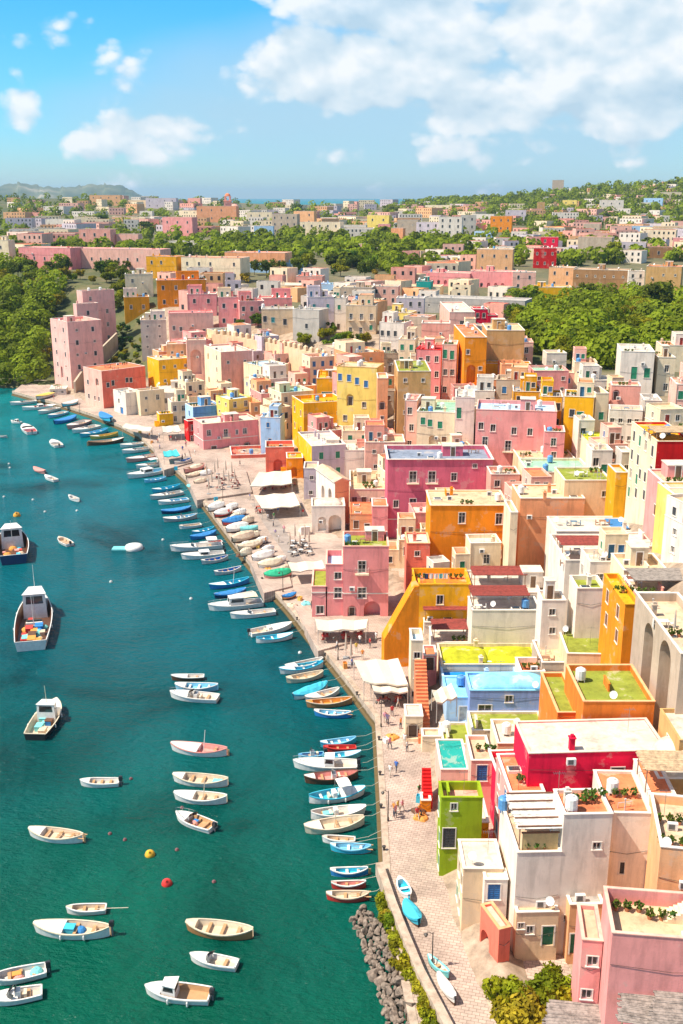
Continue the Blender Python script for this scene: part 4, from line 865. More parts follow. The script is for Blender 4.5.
# ---- the far town: left, right, base, top, wall, roof
FAR = [(70, 160, 268, 248, 'lpink', 'dpink', 'long pale pink palace with a row of dark windows', 'long pale pink palace', (1, 10, 'k')), (20, 70, 268, 247, 'dpink', 'rose', 'deep pink palace wing half hidden by trees', 'deep pink palace wing', (1, 5, 'k')),
 (117, 138, 250, 234, 'lpink', 'wroof', 'plain pale pink cube on the long palace', 'pale pink cube', None), (80, 110, 250, 229, 'rose', 'broof', 'rose brown house behind the long pale pink palace', None, (2, 3, 'k')),
 (-6, 8, 266, 240, 'cream', 'broof', 'cream house cut by the edge beside the ridge trees', None, (2, 1, 'k')), (147, 176, 278, 256, 'ochre', 'terra', 'ochre house right of the long pale pink palace', 'ochre ridge house', (2, 3, 'k')),
 (182, 240, 280, 257, 'cream', 'terra', 'wide cream house with a dark balcony under a terracotta roof', 'wide cream balcony house', (2, 5, 'k,f')), (225, 285, 269, 252, 'salmon', 'rose', 'long salmon house behind the wide cream balcony house', 'long salmon house', (1, 5, 'k')),
 (245, 300, 272, 262, 'lblue', 'lblue', 'low pale blue flat roofed house among orchard trees', 'low pale blue house', (1, 4, 'o')), (197, 236, 222, 206, 'salmon', 'broof', 'salmon house in front of the bell tower', None, (2, 4, 'k')),
 (163, 192, 236, 217, 'pink', 'rose', 'pink house with dark windows left of the bell tower', 'pink far house', (2, 3, 'k')), (247, 272, 225, 212, 'cream', 'broof', 'cream house right of the bell tower', None, (2, 3, 'k')),
 (254, 273, 236, 226, 'lblue', 'wroof', 'small bright bluish white house in the far orchards', 'bluish white orchard house', (1, 3, 'k')), (272, 297, 234, 214, 'stone', 'broof', 'stone grey house beside the bluish white orchard house', None, (3, 4, 'k')),
 (294, 314, 232, 211, 'peach', 'terra', 'peach house with a terracotta roof in the far town', None, (3, 2, 'k')), (300, 340, 236, 222, 'cream', 'broof', 'long cream house at the foot of the far peach house', None, (2, 5, 'k')),
 (170, 196, 252, 241, 'white', 'wroof', 'white roofed box above the long salmon house', None, None), (30, 60, 238, 228, 'greyroof', 'greyroof', 'grey house left of the rose brown house', None, (1, 3, 'k')),
 (46, 76, 230, 219, 'white', 'wroof', 'white house with a long flat roof on the far left', None, (1, 4, 'k')), (0, 30, 246, 236, 'peach', 'terra', 'peach house with a terracotta roof at the left edge', None, (1, 3, 'k')),
 (90, 120, 205, 195, 'peach', 'terra', 'orange peach villa on the far left rise', 'far peach villa', (2, 4, 'k')), (120, 146, 206, 200, 'beige', 'broof', 'beige house right of the far peach villa', None, (1, 4, 'k')),
 (146, 176, 208, 198, 'lilac', 'wroof', 'lilac white house at the skyline left of the bell tower', None, (2, 4, 'k')), (188, 200, 206, 198, 'rose', 'broof', 'rose cottage on the skyline beside the bell tower', None, (1, 2, 'k')),
 (140, 152, 219, 211, 'white', 'wroof', 'white cottage above the umbrella pines', None, (1, 1, 'k')), (112, 132, 222, 217, 'peach', 'broof', 'low peach house among the far left trees', None, (1, 4, 'k')),
 (397, 418, 238, 220, 'stone', 'greyroof', 'dark stone house at the left of the grey row', None, (2, 2, 'o')), (416, 440, 240, 222, 'lilac', 'broof', 'lilac grey house in the grey row', None, (3, 3, 'k')), (438, 462, 241, 217, 'white', 'greyroof', 'tall whitewashed house in the middle of the grey row', 'whitewashed row house', (4, 3, 'k')),
 (460, 476, 238, 215, 'grey', 'broof', 'grey house right of the whitewashed row house', None, (3, 2, 'k')), (474, 492, 242, 231, 'lblue', 'broof', 'pale blue grey house closing the grey row', None, (2, 3, 'o')),
 (367, 389, 233, 215, 'pyellow', 'broof', 'pale yellow house left of the grey row', 'pale yellow far house', (2, 2, 'k')), (378, 390, 236, 224, 'pink', 'rose', 'small pink house beside the pale yellow far house', None, (1, 1, 'k')), (340, 366, 234, 225, 'white', 'wroof', 'white house left of the pale yellow far house', None, (1, 3, 'k')),
 (391, 403, 241, 228, 'salmon', 'terra', 'small salmon house at the near end of the grey row', None, (1, 1, 'k')), (345, 375, 258, 248, 'lpink', 'wroof', 'pale pink villa alone in the orchard', 'orchard villa', (1, 3, 'k')), (358, 364, 254, 244, 'lpink', 'wroof', 'little tower on the pale pink orchard villa', None, None),
 (490, 512, 232, 216, 'orange', 'terra', 'orange house left of the wooded hill', 'far orange house', (2, 3, 'k')), (472, 494, 224, 214, 'white', 'wroof', 'white house left of the far orange house', None, (1, 3, 'k')), (505, 526, 222, 210, 'lilac', 'broof', 'lilac house above the far orange house', None, (2, 3, 'k')),
 (450, 490, 212, 207, 'salmon', 'terra', 'low salmon roofed house on the far sea skyline', None, (1, 5, 'k')), (425, 452, 212, 205, 'cream', 'wroof', 'cream house on the far sea skyline', None, (1, 3, 'k')),
 (540, 558, 251, 237, 'hot', 'rose', 'crimson house below the wooded hill', None, (2, 2, 'w')), (533, 557, 268, 248, 'red', 'dpink', 'dark red house with white windows', 'dark red far house', (2, 3, 'w')), (577, 612, 259, 237, 'stone', 'terra', 'stone grey house with tall arched windows', 'stone arched house', (1, 4, 'a')), (557, 610, 240, 232, 'ochre', 'ochre', 'long ochre wall house above the stone arched house', None, None),
 (610, 632, 238, 226, 'lpink', 'terra', 'pale pink house right of the ochre wall', None, (2, 2, 'k')), (630, 653, 238, 226, 'lblue', 'wroof', 'pale blue white house at the foot of the wooded hill', None, (2, 3, 'k')), (652, 690, 236, 226, 'beige', 'broof', 'beige house with arched windows at the right edge', None, (1, 4, 'a')),
 (619, 646, 258, 242, 'lilac', 'broof', 'lilac house beside the round dark tree', None, (2, 3, 'k')), (645, 673, 258, 247, 'brown', 'terra', 'brown house right of the lilac house', None, (1, 3, 'k')), (672, 700, 250, 238, 'pink', 'rose', 'pink house at the right edge below the hill', None, (1, 2, 'k')),
 (583, 600, 234, 224, 'stone', 'broof', 'stone house among trees above the ochre wall', None, (1, 2, 'k')), (599, 624, 213, 200, 'white', 'wroof', 'white villa halfway up the wooded hill', 'white hill villa', (2, 3, 'k')), (643, 663, 209, 198, 'lblue', 'terra', 'pale blue villa high on the wooded hill', None, (2, 3, 'k')),
 (537, 545, 216, 202, 'tan', 'broof', 'slim tan tower house on the hillside', None, (2, 1, 'o')), (562, 577, 210, 200, 'pyellow', 'broof', 'pale yellow house on the wooded hill', None, (2, 2, 'k')), (552, 564, 189, 180, 'stone', 'greyroof', 'grey stone tower on the crest of the wooded hill', 'hilltop stone tower', (1, 2, 'o')),
 (508, 528, 214, 208, 'cream', 'terra', 'cream house at the left foot of the hill', None, (1, 2, 'k')), (655, 683, 200, 192, 'cream', 'terra', 'cream house near the right end of the hill crest', None, (1, 3, 'k')),
 (476, 513, 274, 249, 'peach', 'wroof', 'big peach house above the pink arcades', 'big peach house', (2, 3, 'k')), (422, 470, 284, 272, 'dpink', 'rose', 'long deep pink arcade house', 'deep pink arcade', (1, 7, 'a')), (470, 522, 287, 271, 'dpink', 'rose', 'second deep pink arcade house further along', None, (1, 7, 'a')), (447, 462, 272, 262, 'pyellow', 'broof', 'small pale yellow house left of the big peach house', None, (1, 2, 'k')),
 (423, 525, 312, 297, 'greyroof', 'greyroof', 'long grey warehouse with a flat roof', 'long grey warehouse', (1, 9, 'o')), (416, 431, 297, 281, 'teal', 'teal', 'small turquoise house beside the long grey warehouse', 'turquoise house', None), (529, 572, 305, 287, 'yellow', 'broof', 'golden yellow wall house at the valley edge', 'golden valley edge house', (1, 2, 'o')),
 (548, 574, 288, 267, 'peach', 'wroof', 'peach house with a white roof above the valley', None, (2, 2, 'k')), (572, 628, 293, 269, 'brown', 'broof', 'long brown house above the green valley', 'long brown house', (2, 6, 'o')), (627, 645, 296, 271, 'white', 'wroof', 'narrow white house right of the long brown house', None, (3, 2, 'k')), (644, 682, 298, 266, 'tan', 'terra', 'tan house at the right edge above the valley', None, (2, 3, 'o')),
 (512, 536, 290, 272, 'lpink', 'wroof', 'pale pink house right of the arcades', None, (2, 2, 'k')), (340, 372, 306, 287, 'stone', 'broof', 'brown stone house left of the warehouse', None, (2, 3, 'o')), (372, 398, 304, 286, 'lpink', 'broof', 'pale pink house left of the turquoise house', None, (2, 3, 'k')), (396, 424, 318, 298, 'lilac', 'greyroof', 'lilac house below the turquoise house', None, (2, 3, 'k')),
 (318, 346, 298, 284, 'lblue', 'lblue', 'pale blue roofed house above the lilac house', None, (1, 3, 'k')), (258, 300, 296, 284, 'cream', 'wroof', 'white roofed house above the long deep pink house', None, (1, 4, 'k')), (296, 322, 288, 276, 'rose', 'terra', 'rose house on the ridge above the pale blue roof', None, (1, 3, 'k')),
 (400, 440, 296, 286, 'cream', 'sand', 'cream house with a sandy roof behind the turquoise house', None, (1, 4, 'k')), (352, 380, 320, 300, 'cream', 'broof', 'cream house with many windows above the garden', None, (2, 3, 'g')), (384, 410, 332, 312, 'pyellow', 'broof', 'yellow trimmed house above the white slit windows', None, (2, 3, 'k')),
 (404, 428, 336, 316, 'stone', 'terra', 'stone house with a terracotta roof left of the blank rose wall', None, (2, 3, 'o'))]
for xl_, xr_, yb_, yt_, c_, rc_, L_, n_, w_ in FAR:
    h(xl_, yb_, yt_, xr_, c_, dep=max(6, min(12, (xr_ - xl_) / 3)), yaw=rnd.uniform(-24, -6), rc=rc_, win=w_, L=L_, n=n_, par=.35)
# bell tower and dome
p = hit(228, 222); hh = solve(lambda s: proj(p + Vector((0, 0, s)))[1] - 193, 1, 80); ww = 7 / ppm(p)
bt = empty('bell_tower', p); m = MB(); m.box(-ww / 2, 0, -4, ww / 2, ww, hh * .72); m.box(-ww * .6, -ww * .1, hh * .72, ww * .6, ww * 1.1, hh * .75); m.obj('shaft', [W_('rose')], bt)
m = MB(); [m.box(a * ww * .33 - ww * .1, b * ww * .66 + ww * .07, hh * .75, a * ww * .33 + ww * .1, b * ww * .66 + ww * .27, hh * .88) for a in (-1, 1) for b in (0, 1)]; m.box(-ww * .45, ww * .05, hh * .88, ww * .45, ww * .95, hh * .9); m.obj('belfry', [W_('rose')], bt)
m = MB(); m.grid([[(r_ * math.cos(a * math.pi / 5), ww / 2 + r_ * math.sin(a * math.pi / 5), hh * (.9 + zz)) for a in range(10)] for r_, zz in ((ww * .42, 0), (ww * .36, .05), (ww * .2, .085), (.05, .1))], 0, True); m.obj('cupola', [W_('terra')], bt, smooth=True)
tag(bt, 'slim reddish bell tower on the far skyline', 'bell tower')
p = hit(235, 220); r_ = 4.5 / ppm(p); m = MB(); rows = [[(r_ * k * math.cos(a * math.pi / 8), r_ * k * math.sin(a * math.pi / 8), z * r_) for a in range(16)] for k, z in ((1, -3), (1, 2.2), (1.06, 2.25), (1, 2.3), (.95, 2.6), (.8, 3), (.5, 3.3), (.1, 3.42))]
dm = empty('church', p); m.grid(rows[:3], 0, True); m.obj('drum', [W_('peach')], dm); m = MB(); m.grid(rows[3:], 0, True); m.obj('dome', [W_('rose')], dm, smooth=True); tag(dm, 'small domed church beside the slim bell tower', 'church')
HOUSES.append(dict(o=bt, n='slim bell tower', pc=(228, 205), L='x', c='', rc='', roof='', lod=0, nw=0, w=5, h=5, px=9))
# ---- fill the streets between them
import itertools
def overlaps(x, y, r):
    for fx, fy, fr, ya, hw, hd in FOOTP:
        if abs(fx - x) < fr + r and abs(fy - y) < fr + r:
            dx, dy = x - fx, y - fy; a = math.cos(ya) * dx + math.sin(ya) * dy; b = -math.sin(ya) * dx + math.cos(ya) * dy
            if abs(a) < hw + r * .8 and abs(b) < hd + r * .8: return True
    return False
def inpoly(x, y, P):
    s = False
    for (x1, y1), (x2, y2) in zip(P, P[1:] + P[:1]):
        if (y1 > y) != (y2 > y) and x < (x2 - x1) * (y - y1) / (y2 - y1) + x1: s = not s
    return s
PALE = ['cream', 'white', 'lpink', 'peach', 'cream', 'lpink', 'white', 'beige', 'rose', 'salmon', 'pyellow', 'cream', 'lilac', 'pink', 'white', 'stone']
ROOFS = ['wroof', 'broof', 'sand', 'wroof', 'broof', 'greyroof', 'terra', 'rose', 'lblue', 'mint', 'wroof']
FILL = [([(112, 412), (150, 395), (165, 345), (215, 345), (330, 372), (380, 390), (390, 440), (300, 470), (262, 450), (205, 440), (150, 418)], 34, (6, 11), (5, 11), 20, 36),
        ([(250, 420), (300, 400), (380, 420), (520, 440), (620, 430), (680, 440), (690, 600), (620, 640), (540, 690), (430, 680), (400, 600), (350, 540), (300, 480)], 48, (5, 9), (4, 8), 0, 16),
        ([(380, 345), (480, 345), (540, 380), (600, 395), (605, 440), (480, 430), (380, 400)], 22, (5, 9), (5, 9), -12, 6)]
for poly, cnt, wr, hr, ya0, ya1 in FILL:
    xs = [p[0] for p in poly]; ys = [p[1] for p in poly]; got = tries = 0
    while got < cnt and tries < cnt * 14:
        tries += 1
        px, py = rnd.uniform(min(xs), max(xs)), rnd.uniform(min(ys), max(ys))
        if not inpoly(px, py, poly): continue
        P = hit(px, py)
        if polydist(FOOT, P.x, P.y)[0] < 3 or P.y > 2200: continue
        w_, h_ = rnd.uniform(*wr), rnd.uniform(*hr)
        if overlaps(P.x + w_ / 2, P.y + w_ / 2, w_ * .55): continue
        c_ = rnd.choice(PALE); rc_ = rnd.choice(ROOFS); nr = max(1, int(h_ / 3))
        house(0, 0, 0, 0, c_, P=P, wh=(w_, h_ * .85), dep=w_ * rnd.uniform(.8, 1.2), yaw=rnd.uniform(ya0, ya1), rc=rc_, roof=rnd.choice(['flat'] * 14 + ['vault']) if px < 330 else 'flat',
              win=(nr, 0, rnd.choice(['w', 'k', 'g', 'w,a', 'n,w', 'o', 'b,w', 'f,w'])), lwin=(nr, 0, 'w,o') if P.y < 320 else None, par=rnd.uniform(.3, .9))
        got += 1
# the most distant houses, too many and too small to tell apart: one mass
m = MB(); MS = ['cream', 'white', 'lpink', 'peach', 'rose', 'cream', 'lilac', 'white', 'wroof', 'broof', 'terra', 'greyroof']
def block(P, w_, d_, h_, ya, ci, ri, gi):
    e_ = Vector((math.cos(ya), math.sin(ya), 0)); n_ = Vector((-e_.y, e_.x, 0)); q = lambda x, y, z: P + e_ * x + n_ * y + Vector((0, 0, z))
    c4 = [(0, 0), (w_, 0), (w_, d_), (0, d_)]
    for k in range(4): (x0, y0), (x1, y1) = c4[k], c4[(k + 1) % 4]; m.face([q(x0, y0, -6), q(x1, y1, -6), q(x1, y1, h_), q(x0, y0, h_)], ci)
    m.face([q(*p_, h_ - .5) for p_ in c4], ri)
    for k in range(4): (x0, y0), (x1, y1) = c4[k], c4[(k + 1) % 4]; cx_, cy_ = w_ / 2, d_ / 2; s_ = .95; m.face([q(x0, y0, h_), q(x1, y1, h_), q(cx_ + (x1 - cx_) * s_, cy_ + (y1 - cy_) * s_, h_), q(cx_ + (x0 - cx_) * s_, cy_ + (y0 - cy_) * s_, h_)], ci)
    nr, nc = max(1, int(h_ / 3.2)), max(1, int(w_ / 3.2))
    for r_ in range(nr):
        for k in range(nc):
            if rnd.random() < .2: continue
            x = w_ * (k + .5) / nc; z = h_ * (r_ + .5) / nr - .3; m.box(0, 0, 0, 0, 0, 0, gi) if False else m.face([q(x - .6, -.04, z - .9), q(x + .6, -.04, z - .9), q(x + .6, -.04, z + .9), q(x - .6, -.04, z + .9)], gi)
for poly, cnt, wr, hr in [([(120, 312), (160, 285), (260, 280), (420, 285), (520, 305), (470, 330), (380, 330), (300, 318), (220, 312)], 40, (6, 11), (5, 8)), ([(0, 262), (60, 240), (300, 236), (500, 240), (683, 258), (683, 232), (480, 206), (300, 206), (100, 200), (0, 205)], 200, (13, 32), (6, 12)),
        ([(380, 292), (520, 262), (683, 262), (683, 240), (520, 240), (400, 262)], 60, (8, 16), (5, 9)), ([(540, 200), (590, 186), (683, 188), (683, 226), (540, 226)], 55, (9, 20), (6, 10))]:
    xs = [p_[0] for p_ in poly]; ys = [p_[1] for p_ in poly]; got = tries = 0
    while got < cnt and tries < cnt * 14:
        tries += 1
        px, py = rnd.uniform(min(xs), max(xs)), rnd.uniform(min(ys), max(ys))
        if not inpoly(px, py, poly): continue
        P = hit(px, py); w_ = rnd.uniform(*wr); d_ = w_ * rnd.uniform(.6, 1)
        if P.y > 2240 or overlaps(P.x + w_ / 2, P.y + d_ / 2, w_ * .5): continue
        ya = R(rnd.uniform(-48, 6)); block(P, w_, d_, rnd.uniform(*hr), ya, rnd.randrange(8), rnd.randrange(8, 12), 12); got += 1
        FOOTP.append((P.x + w_ / 2, P.y + d_ / 2, w_ * .7, ya, w_ / 2, d_ / 2))
tag(m.obj('distant_houses', [W_(k) for k in MS] + [glass()]), kind='stuff')
# ---------------------------------------------------------------- ground, water, quay
def veg_amount(X, Y, px, py):
    """how green the ground is at a place (gardens, cliff scrub, orchards)"""
    v = np.zeros(X.shape)
    return v
rows = [30 * (2700 / 30) ** (i / 260) for i in range(261)]
cols = [-1.0 + 2.0 * j / 240 for j in range(241)]
VX = np.array([[c * (y * .55 + 60) for c in cols] for y in rows]); VY = np.array([[y] * 241 for y in rows])
VZ = real_np(VX, VY)
m = MB(); m.grid([[(VX[i, j], VY[i, j], VZ[i, j]) for j in range(241)] for i in range(261)])
me = m.mesh('ground', [], True)
me_at = me.attributes.new('green', 'FLOAT', 'POINT')
df_, _ = polydist_np(FOOT, VX, VY); dt_, _ = polydist_np(TOP, VX, VY)
fwd = VY * CP - (VZ - CAMZ) * SP
PX = CX + F * VX / fwd; PY = CY - F * (VY * SP + (VZ - CAMZ) * CP) / fwd
gr = sst(5, 40, dt_) * .8
gr = np.maximum(gr, sst(430, 400, PX + 0) * 0)
gr = np.where((PX < 62 + (PY < 330) * 10) & (PY < 395), 1, gr)
gr = np.where((PX > 70) & (PX < 160) & (PY > 268) & (PY < 380), .95, gr)
gr = np.where((PX > 500) & (PY > 292) & (PY < 372) & (dt_ > -10), 1, gr)
me_at.data.foreach_set('value', np.clip(gr, 0, 1).ravel().astype(np.float32))
gm, nt, b = newmat('ground_earth'); L = nt.links
at = node(nt, 'ShaderNodeAttribute', attribute_name='green'); v = objvec(nt, True)
n1 = node(nt, 'ShaderNodeTexNoise', i_Scale=.06, i_Detail=8, i_Roughness=.7); L.new(v, n1.inputs['Vector'])
n2 = node(nt, 'ShaderNodeTexNoise', i_Scale=.6, i_Detail=6, i_Roughness=.7); L.new(v, n2.inputs['Vector'])
g1 = ramp(nt, n1.outputs[0], [(.3, (.025, .04, .01)), (.5, (.07, .085, .022)), (.62, (.13, .11, .045)), (.75, (.22, .16, .09))])
s1 = ramp(nt, n2.outputs[0], [(.3, (.17, .125, .09)), (.5, (.33, .25, .18)), (.7, (.46, .36, .27))])
L.new(mixc(nt, s1.outputs[0], g1.outputs[0], at.outputs['Fac']), b.inputs['Base Color']); b.inputs['Roughness'].default_value = .95
me.materials.append(gm)
tag(ob('ground', me), kind='structure')
# sea
wm_, nt, b = newmat('sea_water'); L = nt.links; v = objvec(nt, True)
sx = nt.nodes.new('ShaderNodeSeparateXYZ'); L.new(v, sx.inputs[0])
md = node(nt, 'ShaderNodeMapRange'); L.new(sx.outputs['Y'], md.inputs[0]); md.inputs[1].default_value = 70; md.inputs[2].default_value = 470
n1 = node(nt, 'ShaderNodeTexNoise', i_Scale=.035, i_Detail=7, i_Roughness=.62, i_Distortion=.6); L.new(v, n1.inputs['Vector'])
n2 = node(nt, 'ShaderNodeTexNoise', i_Scale=.012, i_Detail=3); L.new(v, n2.inputs['Vector'])
ad = node(nt, 'ShaderNodeMath', operation='MULTIPLY_ADD'); L.new(n2.outputs[0], ad.inputs[0]); ad.inputs[1].default_value = .22; L.new(md.outputs[0], ad.inputs[2])
ad2 = node(nt, 'ShaderNodeMath', operation='SUBTRACT'); L.new(ad.outputs[0], ad2.inputs[0]); ad2.inputs[1].default_value = .11
c1 = ramp(nt, ad2.outputs[0], [(0, (.001, .078, .048)), (.07, (.001, .074, .062)), (.17, (.001, .078, .098)), (.4, (.0005, .108, .142)), (.75, (.0005, .185, .195)), (1, (.003, .19, .22))])
r = ramp(nt, n1.outputs[0], [(.32, .38), (.46, .9), (.68, 1.3)])
L.new(mixc(nt, c1.outputs[0], r.outputs[0], 1, 'MULTIPLY'), b.inputs['Base Color'])
fr_ = node(nt, 'ShaderNodeMapRange'); L.new(sx.outputs['Y'], fr_.inputs[0]); fr_.inputs[1].default_value = 700; fr_.inputs[2].default_value = 3500; fr_.inputs[3].default_value = .13; fr_.inputs[4].default_value = .0; L.new(fr_.outputs[0], b.inputs['Specular IOR Level'])
b.inputs['Roughness'].default_value = .10; b.inputs['IOR'].default_value = 1.33; b.inputs['Specular IOR Level'].default_value = .28
w1 = node(nt, 'ShaderNodeTexNoise', i_Scale=.75, i_Detail=5, i_Roughness=.62); mp = node(nt, 'ShaderNodeMapping'); mp.inputs['Scale'].default_value = (1, 1.7, 1); mp.inputs['Rotation'].default_value = (0, 0, .4); L.new(v, mp.inputs['Vector']); L.new(mp.outputs[0], w1.inputs['Vector'])
w2 = node(nt, 'ShaderNodeTexNoise', i_Scale=.22, i_Detail=4); L.new(v, w2.inputs['Vector'])
b1 = node(nt, 'ShaderNodeBump', i_Strength=1., i_Distance=.55); L.new(w1.outputs[0], b1.inputs['Height'])
b2 = node(nt, 'ShaderNodeBump', i_Strength=.45, i_Distance=1.); L.new(w2.outputs[0], b2.inputs['Height']); L.new(b1.outputs[0], b2.inputs['Normal']); L.new(b2.outputs[0], b.inputs['Normal'])
m = MB(); m.grid([[(-14000 + 28000 * i / 8, -200 + 26000 * j / 8, 0) for i in range(9)] for j in range(9)])
tag(m.obj('sea', [wm_]), kind='structure')
# far island hills beyond the sea
m = MB(); rr = []
def isle(px): return max(0, 9 * math.exp(-((px - 30) / 26) ** 2) + 7.5 * math.exp(-((px - 125) / 34) ** 2) + 7.6 * math.exp(-((px - 80) / 50) ** 2) + 7 * math.exp(-((px + 60) / 60) ** 2) - 1.5) * sst(172, 130, px)
for k, (dz, yy) in enumerate(((0, 6400), (.55, 6700), (1, 7200), (.6, 7700), (0, 8200))):
    rr.append([((px - CX) / F * yy, yy + 60 * math.sin(px * .3), max(-2, dz * (float(isle(px)) * 1.05 / F * 7200 + 68 * (px < 168) * float(sst(170, 140, px))) * (1 + .07 * math.sin(px * .7 + k) * math.sin(px * .23)))) for px in range(-400, 190, 3)])
m.grid(rr)
hm, nt, b = newmat('far_hills'); n = node(nt, 'ShaderNodeTexNoise', i_Scale=.004, i_Detail=8); nt.links.new(objvec(nt, True), n.inputs['Vector'])
r = ramp(nt, n.outputs[0], [(.35, (.03, .06, .03)), (.6, (.12, .14, .08)), (.7, (.3, .27, .2))]); nt.links.new(r.outputs[0], b.inputs['Base Color']); b.inputs['Roughness'].default_value = 1
tag(m.obj('hills', [hm], smooth=True), kind='structure')
# quay
QE = [(436, 1150), (420, 1075), (407, 1010), (396, 955), (384, 880), (380, 800), (375, 717), (341, 672), (310, 634), (286, 604), (271, 588), (248, 560), (217, 520), (196, 492), (186, 478), (160, 455), (138, 434), (120, 425), (98, 416), (80, 410), (54, 402), (30, 396), (12, 391)]
qe = [at_z(x, y, 1.5) for x, y in QE]
fb = [Vector((p.x, p.y, 1.5)) for p in FOOT[1:21]]
def offs(P, d):
    out = []
    for i, p in enumerate(P):
        a = P[max(0, i - 1)]; b_ = P[min(len(P) - 1, i + 1)]; t = (b_ - a).normalized(); out.append(p + Vector((t.y, -t.x, 0)) * d)
    return out
inner = [p for p in offs(fb, 2.6)]
qm, nt, b = newmat('quay_paving'); L = nt.links; v = objvec(nt, True)
mp = node(nt, 'ShaderNodeMapping'); mp.inputs['Rotation'].default_value = (0, 0, .25); L.new(v, mp.inputs['Vector'])
br = node(nt, 'ShaderNodeTexBrick', i_Scale=1.0, i_Mortar_Size=.028, i_Brick_Width=.62, i_Row_Height=.36, i_Color1=(.53, .41, .34, 1), i_Color2=(.43, .33, .275, 1), i_Mortar=(.26, .195, .155, 1)); L.new(mp.outputs[0], br.inputs['Vector'])
n = node(nt, 'ShaderNodeTexNoise', i_Scale=.16, i_Detail=8, i_Roughness=.7); L.new(v, n.inputs['Vector']); r = ramp(nt, n.outputs[0], [(.3, .55), (.5, .92), (.7, 1.2)])
L.new(mixc(nt, br.outputs[0], r.outputs[0], 1, 'MULTIPLY'), b.inputs['Base Color']); b.inputs['Roughness'].default_value = .9
sm_, nt, b = newmat('quay_stone'); L = nt.links; v = objvec(nt, True); sx = nt.nodes.new('ShaderNodeSeparateXYZ'); L.new(v, sx.inputs[0])
n = node(nt, 'ShaderNodeTexNoise', i_Scale=.9, i_Detail=7, i_Roughness=.7); L.new(v, n.inputs['Vector'])
r = ramp(nt, n.outputs[0], [(.3, (.24, .18, .13)), (.5, (.44, .34, .26)), (.7, (.56, .46, .36))])
ad = node(nt, 'ShaderNodeMath', operation='MULTIPLY_ADD'); L.new(n.outputs[0], ad.inputs[0]); ad.inputs[1].default_value = -1.1; L.new(sx.outputs['Z'], ad.inputs[2])
r2 = ramp(nt, ad.outputs[0], [(0, 1), (.25, 0)])
L.new(mixc(nt, r.outputs[0], (.13, .09, .035), r2.outputs[0]), b.inputs['Base Color']); b.inputs['Roughness'].default_value = .85
m = MB()
# top: resample both edges and skin between
def resample(P, n):
    d = [0]
    for a, b_ in zip(P[:-1], P[1:]): d.append(d[-1] + (b_ - a).length)
    out = []
    for i in range(n):
        s = d[-1] * i / (n - 1); k = max(j for j in range(len(d)) if d[j] <= s + 1e-9); k = min(k, len(P) - 2)
        out.append(P[k].lerp(P[k + 1], (s - d[k]) / (d[k + 1] - d[k])))
    return out
cop = offs(qe, .7)
def tess_poly(mb, P, z, mi=0):
    for t in tessellate_polygon([[Vector((p.x, p.y, 0)) for p in P]]): mb.face([(P[i].x, P[i].y, z) for i in t], mi)
tess_poly(m, cop + inner[::-1], 1.5)
back = offs(fb, 8.8)
for i in range(len(fb) - 1):
    z_ = 1.488 + .004 * (i % 2); m.face([(p.x, p.y, z_) for p in (fb[i], fb[i + 1], back[i + 1], back[i])])
tag(m.obj('promenade', [qm]), kind='structure')
m = MB()
for a, b_, c, d in zip(qe[:-1], qe[1:], cop[1:], cop[:-1]):
    m.face([(a.x, a.y, 1.56), (b_.x, b_.y, 1.56), (c.x, c.y, 1.56), (d.x, d.y, 1.56)]); m.face([(a.x, a.y, -3), (b_.x, b_.y, -3), (b_.x, b_.y, 1.56), (a.x, a.y, 1.56)]); m.face([(d.x, d.y, 1.3), (c.x, c.y, 1.3), (c.x, c.y, 1.56), (d.x, d.y, 1.56)])
tag(m.obj('quay_edge', [sm_]), kind='structure')
# low ledge at the foot of the quay just over the water
m = MB(); led = offs(qe[4:], -.4); z_ = .22
for a, b_, c, d in zip(qe[4:-1], qe[5:], led[1:], led[:-1]): m.face([(a.x, a.y, z_), (b_.x, b_.y, z_), (c.x, c.y, z_), (d.x, d.y, z_)]); m.face([(d.x, d.y, -2), (c.x, c.y, -2), (c.x, c.y, z_), (d.x, d.y, z_)])
tag(m.obj('quay_ledge', [sm_]), kind='structure')
# broad shallow steps across the promenade
def slab(pts, z0, z1, name, mat):
    m = MB(); P = [at_z(x, y, z1) for x, y in pts]
    m.face([(p.x, p.y, z1) for p in P])
    for a, b_ in zip(P, P[1:] + P[:1]): m.face([(a.x, a.y, z0), (b_.x, b_.y, z0), (b_.x, b_.y, z1), (a.x, a.y, z1)])
    return tag(m.obj(name, [mat]), kind='structure')
slab([(197, 500), (252, 492), (246, 470), (232, 468), (186, 476)], -1, 1.95, 'piazza_step', qm)
slab([(318, 651), (350, 642), (404, 634), (404, 612), (312, 617), (292, 602)], -1, 1.8, 'restaurant_step', qm)
slab([(264, 593), (292, 586), (286, 560), (246, 552)], -1, 1.8, 'boatyard_step', qm)
lm_, nt, b = newmat('lane_stone'); n = node(nt, 'ShaderNodeTexNoise', i_Scale=.5, i_Detail=8, i_Roughness=.7); nt.links.new(objvec(nt, True), n.inputs['Vector']); r = ramp(nt, n.outputs[0], [(.3, (.22, .18, .16)), (.7, (.40, .34, .30))]); nt.links.new(r.outputs[0], b.inputs['Base Color']); b.inputs['Roughness'].default_value = .9
slab([(250, 503), (266, 503), (284, 528), (304, 562), (296, 570), (272, 536)], 1.4, 1.512, 'lane', lm_)
slab([(164, 470), (192, 462), (188, 448), (150, 440)], -1, 1.85, 'quay_step', qm)
